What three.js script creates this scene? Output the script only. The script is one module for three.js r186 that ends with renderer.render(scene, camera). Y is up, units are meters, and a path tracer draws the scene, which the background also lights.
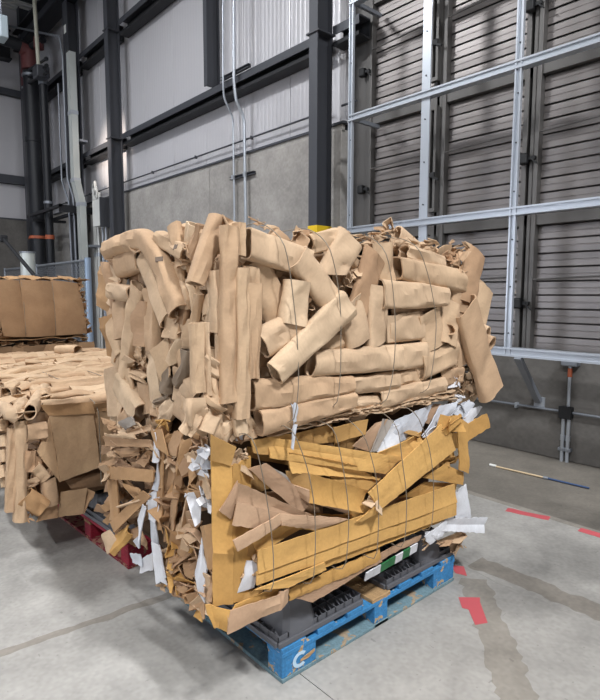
import * as THREE from 'three';
import { mergeGeometries, mergeVertices, toCreasedNormals } from 'three/addons/utils/BufferGeometryUtils.js';
import { RoundedBoxGeometry } from 'three/addons/geometries/RoundedBoxGeometry.js';
import { RectAreaLightUniformsLib } from 'three/addons/lights/RectAreaLightUniformsLib.js';
import { ImprovedNoise } from 'three/addons/math/ImprovedNoise.js';

// ---------------------------------------------------------------- camera, light, exposure
const scene = new THREE.Scene();
scene.background = new THREE.Color(0x0b0c0e);
const camera = new THREE.PerspectiveCamera(64.865, 600 / 700, 0.05, 80);
camera.rotation.order = 'YXZ';
camera.position.set(0, 1.55, 0);
camera.rotation.set(THREE.MathUtils.degToRad(-5.805), THREE.MathUtils.degToRad(48.452), THREE.MathUtils.degToRad(0.122));
const renderer = new THREE.WebGLRenderer({ antialias: true });
renderer.toneMapping = THREE.LinearToneMapping;
renderer.toneMappingExposure = 1.85;
renderer.shadowMap.enabled = true;
RectAreaLightUniformsLib.init();
// high-bay lamps: [x, z, strength]; each is a housing, a glowing lens and an area light just under the lens
const LAMP_Y = 8.3, LAMP_W = 1.25, LAMP_D = 0.42, LAMP_NITS = 190;
const LAMPS = [[3.6, -1.4, 1.62], [2.8, 3.8, 0.95], [-0.4, 4.4, 0.5], [-7.4, 0.6, 0.75], [-10.8, 1.2, 0.3]];
const ADDED_DOOR_NITS = 1.5;

// ---------------------------------------------------------------- helpers
const V = (x, y, z) => new THREE.Vector3(x, y, z);
function rng(seed) { let a = (seed * 2654435761) >>> 0; return () => { a = (a + 0x6D2B79F5) | 0; let t = Math.imul(a ^ (a >>> 15), 1 | a); t = (t + Math.imul(t ^ (t >>> 7), 61 | t)) ^ t; return ((t ^ (t >>> 14)) >>> 0) / 4294967296; }; }
const noiseGen = new ImprovedNoise();
const N3 = (x, y, z) => noiseGen.noise(x, y, z);
const taken = {};
function numbered(name) { const n = taken[name] = (taken[name] ?? -1) + 1; return n ? `${name}_${String(n).padStart(3, '0')}` : name; }
function thing(name, label, category, pos = [0, 0, 0], group) {
  const o = new THREE.Group(); o.name = numbered(name); o.position.set(...pos); scene.add(o);
  o.userData = { label, category }; if (group) o.userData.group = group;
  return o;
}
function structure(name, pos = [0, 0, 0]) { const o = new THREE.Group(); o.name = numbered(name); o.position.set(...pos); o.userData = { kind: 'structure' }; scene.add(o); return o; }
// geometry given in world metres becomes one named mesh under its parent (a group without rotation)
function part(name, geo, mat, parent, label) {
  const m = new THREE.Mesh(geo, mat); m.name = name; m.castShadow = m.receiveShadow = true;
  const p = new THREE.Vector3(); for (let o = parent; o && o !== scene; o = o.parent) p.add(o.position);
  m.position.copy(p).negate();
  if (label) m.userData.label = label;
  parent.add(m); return m;
}
function centred(m) { // moves a mesh's origin to the middle of its own shape
  const g = m.geometry; g.computeBoundingBox(); const c = new THREE.Vector3(); g.boundingBox.getCenter(c);
  g.translate(-c.x, -c.y, -c.z); m.position.add(c); return m;
}
function boxUV(g) { // uv in metres from the dominant side of every face
  g = g.index ? g.toNonIndexed() : g; const p = g.attributes.position, uv = new Float32Array(p.count * 2);
  const a = V(), b = V(), c = V(), n = V();
  for (let i = 0; i < p.count; i += 3) {
    a.fromBufferAttribute(p, i); b.fromBufferAttribute(p, i + 1); c.fromBufferAttribute(p, i + 2);
    n.copy(b).sub(a).cross(c.clone().sub(a)); const x = Math.abs(n.x), y = Math.abs(n.y), z = Math.abs(n.z);
    [a, b, c].forEach((q, k) => { const [s, t] = y >= x && y >= z ? [q.x, q.z] : x >= z ? [q.z, q.y] : [q.x, q.y]; uv[(i + k) * 2] = s; uv[(i + k) * 2 + 1] = t; });
  }
  g.setAttribute('uv', new THREE.BufferAttribute(uv, 2)); return g;
}
function box(x0, x1, y0, y1, z0, z1, r = 0) {
  const w = x1 - x0, h = y1 - y0, d = z1 - z0;
  const g = r ? new RoundedBoxGeometry(w, h, d, 1, Math.min(r, w / 2.2, h / 2.2, d / 2.2)) : new THREE.BoxGeometry(w, h, d);
  g.translate((x0 + x1) / 2, (y0 + y1) / 2, (z0 + z1) / 2); return boxUV(g);
}
function pipe(points, r, radial = 8, curved = false) {
  const pts = points.map((q) => V(...q)); let path;
  if (curved) path = new THREE.CatmullRomCurve3(pts);
  else { // straight runs joined by short bends
    path = new THREE.CurvePath(); let from = pts[0];
    for (let i = 1; i < pts.length - 1; i++) {
      const a = pts[i - 1], b = pts[i], c = pts[i + 1], k = Math.min(0.07, a.distanceTo(b) * 0.45, b.distanceTo(c) * 0.45);
      const p = b.clone().lerp(a, k / a.distanceTo(b)), q = b.clone().lerp(c, k / b.distanceTo(c));
      path.add(new THREE.LineCurve3(from, p)); path.add(new THREE.QuadraticBezierCurve3(p, b.clone(), q)); from = q;
    }
    path.add(new THREE.LineCurve3(from, pts[pts.length - 1]));
  }
  const L = path.getLength(), g = new THREE.TubeGeometry(path, Math.max(2, Math.min(120, Math.ceil(pts.length === 2 && !curved ? 2 : L / 0.035))), r, radial);
  const caps = [[0, -1], [1, 1]].map(([t, s]) => { const c = new THREE.CircleGeometry(r, radial); c.lookAt(path.getTangentAt(t).multiplyScalar(s)); c.translate(...path.getPointAt(t).toArray()); return c; });
  return mergeGeometries([g, ...caps].map((q) => q.toNonIndexed()));
}
function bar(a, b, w, h, up = [0, 1, 0]) { // a straight bar of section w x h from a to b
  const A = V(...a), B = V(...b), g = new THREE.BoxGeometry(w, h, A.distanceTo(B));
  const m = new THREE.Matrix4().lookAt(A, B, V(...up)); g.applyMatrix4(m); const c = A.add(B).multiplyScalar(0.5); g.translate(c.x, c.y, c.z); return boxUV(g);
}

// ---------------------------------------------------------------- textures and materials
function hash2(x, y, s) { let h = Math.imul(x, 374761393) ^ Math.imul(y, 668265263) ^ Math.imul(s, 1442695041); h = Math.imul(h ^ (h >>> 13), 1274126177); return ((h ^ (h >>> 16)) >>> 0) / 4294967296; }
function vnoise(u, v, n, s) { // tiling value noise, n cells across the tile
  const x = u * n, y = v * n, i = Math.floor(x), j = Math.floor(y), f = x - i, g = y - j, a = f * f * (3 - 2 * f), b = g * g * (3 - 2 * g), m = (k) => ((k % n) + n) % n;
  const p = hash2(m(i), m(j), s), q = hash2(m(i + 1), m(j), s), r = hash2(m(i), m(j + 1), s), t = hash2(m(i + 1), m(j + 1), s);
  return (p + (q - p) * a) * (1 - b) + (r + (t - r) * a) * b;
}
function fbm(u, v, n, s, o = 4) { let a = 0, w = 0.5, t = 0; for (let k = 0; k < o; k++) { a += w * vnoise(u, v, n, s + k * 17); t += w; n *= 2; w *= 0.55; } return a / t; }
function tex(size, f, metres, color = true) {
  const d = new Uint8Array(size * size * 4);
  for (let y = 0; y < size; y++) for (let x = 0; x < size; x++) { const c = f(x / size, y / size), k = (y * size + x) * 4; for (let i = 0; i < 3; i++) d[k + i] = Math.max(0, Math.min(255, 255 * (c.length ? c[i] : c))); d[k + 3] = 255; }
  const t = new THREE.DataTexture(d, size, size); t.wrapS = t.wrapT = THREE.RepeatWrapping; t.magFilter = THREE.LinearFilter; t.minFilter = THREE.LinearMipmapLinearFilter; t.generateMipmaps = true;
  if (color) t.colorSpace = THREE.SRGBColorSpace;
  t.repeat.set(1 / metres, 1 / metres); t.needsUpdate = true; return t;
}
const std = (o) => new THREE.MeshStandardMaterial(o);
const cardMap = tex(512, (u, v) => { const b = fbm(u, v, 5, 3), f = fbm(u, v, 90, 8, 2), st = vnoise(u, v, 9, 31) > 0.86 ? 0.02 : 0; const k = 0.86 + 0.14 * b + 0.05 * (f - 0.5) - st ; return [k, k * (0.985 + 0.02 * b), k * (0.97 + 0.03 * b)]; }, 0.6);
const cardBump = tex(512, (u, v) => 0.5 + 0.8 * (fbm(u, v, 6, 41, 4) - 0.5) + 0.10 * (vnoise(u, v, 40, 77) - 0.5), 0.6, false);
const card = (hex, rough = 0.86) => std({ color: hex, map: cardMap, bumpMap: cardBump, bumpScale: 0.006, roughness: rough, side: THREE.DoubleSide });
const CARD = {
  k1: card('#d2b596'), k2: card('#ccae8e'), k3: card('#c5a585'), k4: card('#b89575'), k5: card('#dabfa0'),
  y1: card('#d9ab66'), y2: card('#cfa05c'), y3: card('#bd9358'), y4: card('#a8824f'),
  p1: card('#c8a688'), p2: card('#b39276'), b1: card('#b08d6b'), b2: card('#96775a'), b3: card('#b68f66'), b4: card('#c9a783'),
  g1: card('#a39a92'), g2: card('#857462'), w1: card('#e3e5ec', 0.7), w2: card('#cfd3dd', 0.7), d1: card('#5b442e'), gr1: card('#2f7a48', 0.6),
};
const concreteMap = tex(1024, (u, v) => { const a = fbm(u, v, 4, 5, 6), b = fbm(u, v, 24, 9, 4), c = vnoise(u, v, 180, 13); const k = 0.65 + 0.22 * (a - 0.5) + 0.12 * (b - 0.5) + 0.05 * (c - 0.5); return [k, k * 0.99, k * 0.975]; }, 5.0);
const concreteBump = tex(512, (u, v) => fbm(u, v, 30, 19, 4), 1.6, false);
const floorMap = tex(2048, (u, v) => {
  const a = fbm(u, v, 5, 25, 6), b = fbm(u, v, 40, 29, 4), st = Math.max(0, fbm(u, v, 9, 61, 4) - 0.57) * 1.1, c = vnoise(u, v, 420, 33), sp = vnoise(u, v, 300, 35) > 0.965 ? 0.07 : 0;
  const scuff = Math.max(0, 0.06 - Math.abs(fbm(u, v, 6, 71, 3) - 0.5)) * 0.5;
  const k = 0.625 + 0.17 * (a - 0.5) + 0.10 * (b - 0.5) + 0.05 * (c - 0.5) - st * 0.35 - scuff - sp; return [k, k * 0.983, k * 0.953];
}, 6.0);
const M = {
  floor: std({ map: floorMap, bumpMap: concreteBump, bumpScale: 0.0012, roughness: 0.62 }),
  floorDarker: std({ color: '#b9b4ad', map: floorMap, bumpMap: concreteBump, bumpScale: 0.0012, roughness: 0.7 }),  // darker floor colour for the slab row along the back wall
  offWall: std({ color: '#6b6b70', roughness: 0.8 }),
  concrete: std({ color: '#ece9e6', map: concreteMap, bumpMap: concreteBump, bumpScale: 0.004, roughness: 0.9 }),
  concreteDark: std({ color: '#9a9794', map: concreteMap, bumpMap: concreteBump, bumpScale: 0.004, roughness: 0.9 }),  // darker concrete copy; shade under the louver sill put into the colour
  panel: std({ color: '#c3c2c6', roughness: 0.36, metalness: 0.15 }),
  steel: std({ color: '#47494f', roughness: 0.5, metalness: 0.25 }),
  steelDark: std({ color: '#1e1f23', roughness: 0.6, metalness: 0.2 }),
  galv: std({ color: '#b4bac2', roughness: 0.36, metalness: 0.5 }),
  galvDull: std({ color: '#8e939b', roughness: 0.5, metalness: 0.6 }),
  louver: std({ color: '#827d7b', roughness: 0.4, metalness: 0.55 }),
  louverFrame: std({ color: '#656361', roughness: 0.5, metalness: 0.55 }),
  galvPale: std({ color: '#c6cbc8', roughness: 0.45, metalness: 0.4 }),
  fencePost: std({ color: '#93a5bb', roughness: 0.45, metalness: 0.4 }),
  black: std({ color: '#17181a', roughness: 0.6 }),
  plastic: std({ color: '#5c5d62', roughness: 0.5 }),
  pipeBlack: std({ color: '#202227', roughness: 0.5, metalness: 0.2 }),
  white: std({ color: '#d9dad6', roughness: 0.5 }),
  yellow: std({ color: '#e6c022', roughness: 0.5 }),
  red: std({ color: '#5c2f2f', roughness: 0.6 }),
  orange: std({ color: '#a8583a', roughness: 0.6 }),
  wire: std({ color: '#8f8577', roughness: 0.5, metalness: 0.5 }),
  deck: std({ color: '#c9c9c6', roughness: 0.6, metalness: 0.3 }),
  tape: std({ color: '#b9545a', roughness: 0.6 }),
  lens: std({ color: '#ffffff', emissive: '#fff6ea', emissiveIntensity: 6 }),
  plasticFilm: new THREE.MeshPhysicalMaterial({ color: '#e9edf0', roughness: 0.35, transmission: 0.35, thickness: 0 }),
};

// ---------------------------------------------------------------- room shell
const WALL_Z = -5.2, FAR_X = -17.3, NEAR_X = 9, OPEN_Z = 9, ROOF_Y = 9.3;
{
  const fl = structure('floor');
  const jz = [-5.6, -3.76, -2.705, -1.404, 2.9, 7.2, 9.6], jx = [-17.8, -13.6, -9.3, -5.0, 3.6, 9.6];
  part('slab_bed', box(-17.8, 9.6, -0.3, -0.03, -5.6, 9.6), M.concreteDark, fl);
  for (let i = 0; i < jx.length - 1; i++) for (let j = 0; j < jz.length - 1; j++)
    part('slab', box(jx[i] + 0.002, jx[i + 1] - 0.002, -0.03, 0, jz[j] + 0.002, jz[j + 1] - 0.002), j ? M.floor : M.floorDarker, fl);
  const ce = structure('ceiling');
  part('roof_slab', box(-17.8, 9.6, ROOF_Y + 0.09, ROOF_Y + 0.3, -5.6, 9.6), M.deck, ce);
  for (let k = 0; k < 30; k++) { const x = -17.25 + k * 0.19; part('deck_rib', box(x, x + 0.1, ROOF_Y, ROOF_Y + 0.09, -5.19, 3, 0.01), M.deck, ce); }
}
const wallBack = structure('wall_back');
{
  // concrete lower part, one cast panel per bay
  const cx = [FAR_X - 0.3, -14.3, -11.2, -8.1, -5.02];
  for (let i = 0; i < 4; i++) {
    part('concrete_panel', box(cx[i] + 0.006, cx[i + 1] - 0.006, 0, 3.62, WALL_Z - 0.25, WALL_Z + 0.06, 0.012), M.concrete, wallBack);
    part('sloped_sill', bar([cx[i] + 0.006, 3.645, WALL_Z + 0.02], [cx[i + 1] - 0.006, 3.645, WALL_Z + 0.02], 0.05, 0.11), M.concrete, wallBack);
  }
  part('flashing', box(FAR_X, -4.98, 3.68, 3.71, WALL_Z, WALL_Z + 0.075), M.steel, wallBack);
  // ribbed metal panels above, each with its fine vertical ribs
  const ribbed = (x0, x1, y0, y1) => {
    const s = new THREE.Shape(), n = Math.max(1, Math.round((x1 - x0) / 0.09)); s.moveTo(x0, 0); s.lineTo(x0, 0.055);
    for (let k = 0; k < n; k++) { const a = x0 + (x1 - x0) * k / n, w = (x1 - x0) / n; s.lineTo(a + w * 0.3, 0.06); s.lineTo(a + w * 0.42, 0.0575); s.lineTo(a + w * 0.7, 0.0575); s.lineTo(a + w * 0.82, 0.06); }
    s.lineTo(x1, 0.055); s.lineTo(x1, 0);
    const g = new THREE.ExtrudeGeometry(s, { depth: y1 - y0, bevelEnabled: false }); g.rotateX(-Math.PI / 2); g.scale(1, 1, -1); // profile depth runs towards +z
    const p = g.attributes.position; g.translate(0, y0, WALL_Z - 0.07);
    const idx = g.index; if (!idx) for (let i = 0; i < p.count; i += 3) for (const a of Object.values(g.attributes)) for (let c = 0; c < a.itemSize; c++) { const t = a.array[(i + 1) * a.itemSize + c]; a.array[(i + 1) * a.itemSize + c] = a.array[(i + 2) * a.itemSize + c]; a.array[(i + 2) * a.itemSize + c] = t; }
    g.computeVertexNormals(); return boxUV(g);
  };
  for (let k = 0; k < 12; k++) { const x = -5.0 - k * 1.1, x0 = Math.max(FAR_X - 0.2, x - 1.1); if (x - x0 < 0.2) continue; part('metal_panel', ribbed(x0 + 0.004, x - 0.004, 3.7, ROOF_Y + 0.1), M.panel, wallBack); }
  part('wall_backing', box(FAR_X - 0.3, -4.98, 3.6, ROOF_Y + 0.2, WALL_Z - 0.25, WALL_Z - 0.075), M.steel, wallBack);
  // the bay with the louvres: concrete below, metal above
  for (const [x0, x1] of [[-4.98, -1.62], [-1.62, 1.7], [1.7, 5.2], [5.2, 9.4]]) part('concrete_panel', box(x0 + 0.005, x1 - 0.005, 0, 0.96, WALL_Z - 0.25, WALL_Z, 0.01), M.concreteDark, wallBack);
  part('wall_header', box(-4.98, 9.4, 5.14, ROOF_Y + 0.2, WALL_Z - 0.25, WALL_Z - 0.02), M.louverFrame, wallBack);
  part('side_panel', box(-0.42, 9.4, 0.97, 5.14, WALL_Z - 0.25, WALL_Z - 0.02), M.louverFrame, wallBack);
  part('blank_panel', box(-4.98, -4.7, 0.97, 5.14, WALL_Z - 0.25, WALL_Z - 0.05), M.louverFrame, wallBack);
  part('outer_closure', box(-4.7, -0.42, 0.9, 5.2, WALL_Z - 0.42, WALL_Z - 0.36), M.black, wallBack);
  const wf = structure('wall_left');
  part('concrete_panel', box(FAR_X - 0.3, FAR_X + 0.06, 0, 3.62, -5.14, 9.4), M.concreteDark, wf);
  for (let k = 0; k < 13; k++) { const z = -5.2 + k * 1.1; part('metal_panel', box(FAR_X - 0.2, FAR_X, 3.62, ROOF_Y + 0.1, z + 0.004, z + 1.096), M.panel, wf); }
  part('flashing', box(FAR_X, FAR_X + 0.075, 3.62, 3.66, -5.1, 9.4), M.steel, wf);
  part('wall_backing', box(FAR_X - 0.4, FAR_X - 0.21, 3.6, ROOF_Y + 0.2, -5.4, 9.4), M.steel, wf);
  const wr = structure('wall_right'); part('wall_board', box(NEAR_X, NEAR_X + 0.3, 0, ROOF_Y + 0.1, -5.4, 9.4), M.offWall, wr);
  const wn = structure('wall_front'); part('wall_board', box(-17.6, 9.3, 0, ROOF_Y + 0.1, OPEN_Z, OPEN_Z + 0.3), M.offWall, wn);
}
// steel columns: H sections (front flange, web, back flange)
function column(x, y0, y1, w = 0.15, zf = -4.75, zb = -5.0) {
  const c = structure('column', [x, y0, (zf + zb) / 2]), t = 0.018;
  part('flange', box(x - w / 2, x + w / 2, y0, y1, zf - t, zf), M.steel, c);
  part('flange', box(x - w / 2, x + w / 2, y0, y1, zb, zb + t), M.steel, c);
  part('web', box(x - 0.01, x + 0.01, y0, y1, zb + t, zf - t), M.steel, c);
  return c;
}
const col2 = column(-5.131, 0, ROOF_Y), col1 = column(-11.215, 0, ROOF_Y, 0.17), col0 = column(-13.45, 0, ROOF_Y, 0.3), post = column(-7.79, 4.82, ROOF_Y, 0.1, -4.9, -5.14), col9 = column(-17.0, 0, ROOF_Y, 0.2, -4.75, -5.05);
part('yellow_base', box(-5.131 - 0.085, -5.131 + 0.085, 0, 2.4, -5.01, -4.742, 0.006), M.yellow, col2, 'yellow painted foot of the column');
for (const [c, x] of [[col2, -5.131], [col1, -11.215]]) for (const y of [4.77, 6.86]) part('cleat', box(x - 0.11, x + 0.11, y - 0.09, y - 0.07, -5.02, -4.73), M.steel, c);
// girts: channels along the wall; recess and underside shade put into darker steel colour
function girt(y0, y1, x0, x1, z0, z1) {
  const b = structure('beam', [(x0 + x1) / 2, y0, z0]);
  part('flange', box(x0, x1, y1 - 0.02, y1, z0, z1), M.steel, b);
  part('flange', box(x0, x1, y0, y0 + 0.02, z0, z1), M.steelDark, b);
  part('web', box(x0, x1, y0 + 0.02, y1 - 0.02, z0, z0 + 0.015), M.steelDark, b);
  part('lip', box(x0, x1, y1 - 0.105, y1 - 0.02, z1 - 0.012, z1), M.steel, b);
  part('lip', box(x0, x1, y0 + 0.02, y0 + 0.045, z1 - 0.012, z1), M.steelDark, b);
  return b;
}
for (const [y0, y1] of [[4.56, 4.79], [6.7, 7.0]]) { girt(y0, y1, FAR_X + 0.02, -13.62, WALL_Z + 0.02, -4.98); girt(y0, y1, -13.28, -11.32, WALL_Z + 0.02, -4.98); girt(y0, y1, -11.11, -5.23, WALL_Z + 0.02, -4.98); girt(y0, y1, -5.03, -4.6, WALL_Z + 0.02, -4.98); }
{ // far wall girts, underside shade as darker steel, and the roof beams of the corner
  for (const [y0, y1] of [[4.6, 4.83], [6.98, 7.15]]) { const b = structure('beam', [FAR_X + 0.1, y0, -1]); part('web', box(FAR_X + 0.16, FAR_X + 0.18, y0, y1, -5.1, 6), M.steel, b); part('flange', box(FAR_X + 0.005, FAR_X + 0.16, y0, y0 + 0.02, -5.1, 6), M.steelDark, b); part('flange', box(FAR_X + 0.005, FAR_X + 0.16, y1 - 0.02, y1, -5.1, 6), M.steel, b); }
  const rb = structure('beam', [-11, 8.15, -4.8]); part('flange', box(FAR_X + 0.2, 4, 8.15, 8.19, -4.98, -4.62), M.steelDark, rb); part('web', box(FAR_X + 0.2, 4, 8.19, 8.6, -4.82, -4.79), M.steel, rb); part('flange', box(FAR_X + 0.2, 4, 8.6, 8.64, -4.98, -4.62), M.steelDark, rb);
  const fb = structure('beam', [FAR_X + 0.5, 7.85, 0]); part('web', box(FAR_X + 0.32, FAR_X + 0.36, 7.85, 8.55, -4.5, 6), M.steelDark, fb); part('flange', box(FAR_X + 0.2, FAR_X + 0.5, 7.82, 7.86, -4.5, 6), M.steelDark, fb); part('flange', box(FAR_X + 0.2, FAR_X + 0.5, 8.54, 8.58, -4.5, 6), M.steelDark, fb);
  for (let k = 0; k < 3; k++) { const j = structure('beam', [-15.2 + k * 3.4, 8.95, 0]), x = -15.2 + k * 3.4; part('joist_chord', box(x, x + 0.08, 9.2, 9.29, -4.6, 6), M.steelDark, j); part('joist_chord', box(x, x + 0.08, 8.66, 8.72, -4.6, 6), M.steelDark, j); for (let q = 0; q < 9; q++) { const z = -4.6 + q * 0.9; part('joist_web', bar([x + 0.04, 8.7, z], [x + 0.04, 9.22, z + 0.45], 0.03, 0.03), M.steelDark, j); part('joist_web', bar([x + 0.04, 9.22, z + 0.45], [x + 0.04, 8.7, z + 0.9], 0.03, 0.03), M.steelDark, j); } }
}
// lamps
for (const [x, z, s] of LAMPS) {
  const t = thing('high_bay_lamp', 'white high bay lamp hanging under the warehouse roof', 'lamp', [x, LAMP_Y, z], 'high bay lamps under the roof');
  part('housing', box(x - LAMP_W / 2 - 0.04, x + LAMP_W / 2 + 0.04, LAMP_Y, LAMP_Y + 0.1, z - LAMP_D / 2 - 0.04, z + LAMP_D / 2 + 0.04, 0.02), M.white, t);
  part('lens', box(x - LAMP_W / 2, x + LAMP_W / 2, LAMP_Y - 0.02, LAMP_Y, z - LAMP_D / 2, z + LAMP_D / 2), M.lens, t);
  for (const k of [-0.45, 0.45]) part('cable', pipe([[x + k, LAMP_Y + 0.1, z], [x + k, ROOF_Y, z]], 0.008, 6), M.galvDull, t);
  const L = new THREE.RectAreaLight('#fafcff', LAMP_NITS * s, LAMP_W, LAMP_D); L.position.set(0, -0.03, 0); L.rotation.x = -Math.PI / 2; L.castShadow = true; t.add(L);
}

{ // added unseen flood lamp, put in to brighten the wall panels beside the far column
  const t = thing('added_flood_lamp', 'added unseen flood lamp on a ceiling rod brightening the far wall panels', 'lamp', [-9.5, 5.2, 2]);
  part('housing', box(-9.7, -9.3, 5.12, 5.36, 2.0, 2.16, 0.03), M.steel, t); part('lens', box(-9.66, -9.34, 5.15, 5.33, 1.985, 2.0), M.lens, t); part('rod', pipe([[-9.5, 5.36, 2.08], [-9.5, ROOF_Y, 2.08]], 0.015, 6), M.galvDull, t);
  const s = new THREE.SpotLight('#ffeedd', 260, 0, 0.13, 0.9, 2); s.position.set(0, 0.04, -0.05); s.castShadow = true; s.shadow.radius = 6; const g = new THREE.Object3D(); g.position.set(-12.05 + 9.5, 4.6 - 5.2, -5.2 - 2); t.add(s); t.add(g); s.target = g;
}
{ // added glowing doorway, put in to brighten the long wall and facing bales
  const t = thing('added_doorway', 'added unseen doorway glowing in the wall opposite the louvers', 'door', [-9, 0, OPEN_Z]);
  part('glow_pane', box(-11, -7, 0.02, 4, OPEN_Z - 0.04, OPEN_Z - 0.02), std({ color: '#ffffff', emissive: '#eaf1ff', emissiveIntensity: 2 }), t);
  for (const [a, b, c, d] of [[-11.15, -11, 0, 4.15], [-7, -6.85, 0, 4.15], [-11, -7, 4, 4.15]]) part('door_frame', box(a, b, c, d, OPEN_Z - 0.1, OPEN_Z), M.steel, t);
  const L = new THREE.RectAreaLight('#eaf1ff', ADDED_DOOR_NITS, 4, 3.98); L.position.set(0, 2.01, -0.06); t.add(L); // shines towards -z
}

// ---------------------------------------------------------------- louvred opening
const RZ = -4.75, POSTS = [-4.486, -3.466, -2.49, -1.49, -0.49], RAILS = [1.03, 2.287, 3.54, 4.8];
{
  const f = structure('window_1', [-2.5, 0, RZ]);
  const strut = (x) => { part('strut', bar([x, 0.99, RZ + 0.03], [x, 0.53, WALL_Z + 0.03], 0.06, 0.045), M.galvDull, f); part('foot_plate', box(x - 0.05, x + 0.05, 0.47, 0.57, WALL_Z + 0.001, WALL_Z + 0.02), M.galv, f); };
  POSTS.forEach((x, i) => {
    const w = i === 1 ? 0.05 : 0.031, y1 = 4.84;
    part('post', mergeGeometries([box(x - w, x + w, 1.0, y1, RZ - 0.012, RZ + 0.004), ...(i === 1 ? [] : [box(x - w, x - w + 0.014, 1.0, y1, RZ + 0.004, RZ + 0.022), box(x + w - 0.014, x + w, 1.0, y1, RZ + 0.004, RZ + 0.022)]), box(x - w, x - w + 0.006, 1.0, y1, RZ - 0.06, RZ - 0.012)]), M.galv, f);
    for (let y = 1.2; y < 4.8; y += 0.42) { const s = new THREE.CylinderGeometry(0.008, 0.008, 0.008, 6); s.rotateX(Math.PI / 2); s.translate(x, y, RZ + 0.008); part('bolt', boxUV(s), M.steel, f); }
  });
  RAILS.forEach((y, i) => {
    const h = i ? 0.036 : 0.04, x0 = -4.515, x1 = -0.46;
    part('rail', mergeGeometries([box(x0, x1, y - h, y - h + 0.018, RZ - 0.06, RZ + 0.03), box(x0, x1, y + h - 0.016, y + h, RZ - 0.06, RZ + 0.028), box(x0, x1, y - h + 0.018, y + h - 0.016, RZ - 0.02, RZ + 0.012)]), M.galv, f);
    for (const x of [-4.49, -0.49]) if (i) part('arm', box(x - 0.02, x + 0.02, y - 0.02, y + 0.02, WALL_Z - 0.03, RZ - 0.06), M.galvDull, f);
  });
  for (const x of [-3.45, -2.38, -1.36, -0.52]) strut(x);
}
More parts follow.
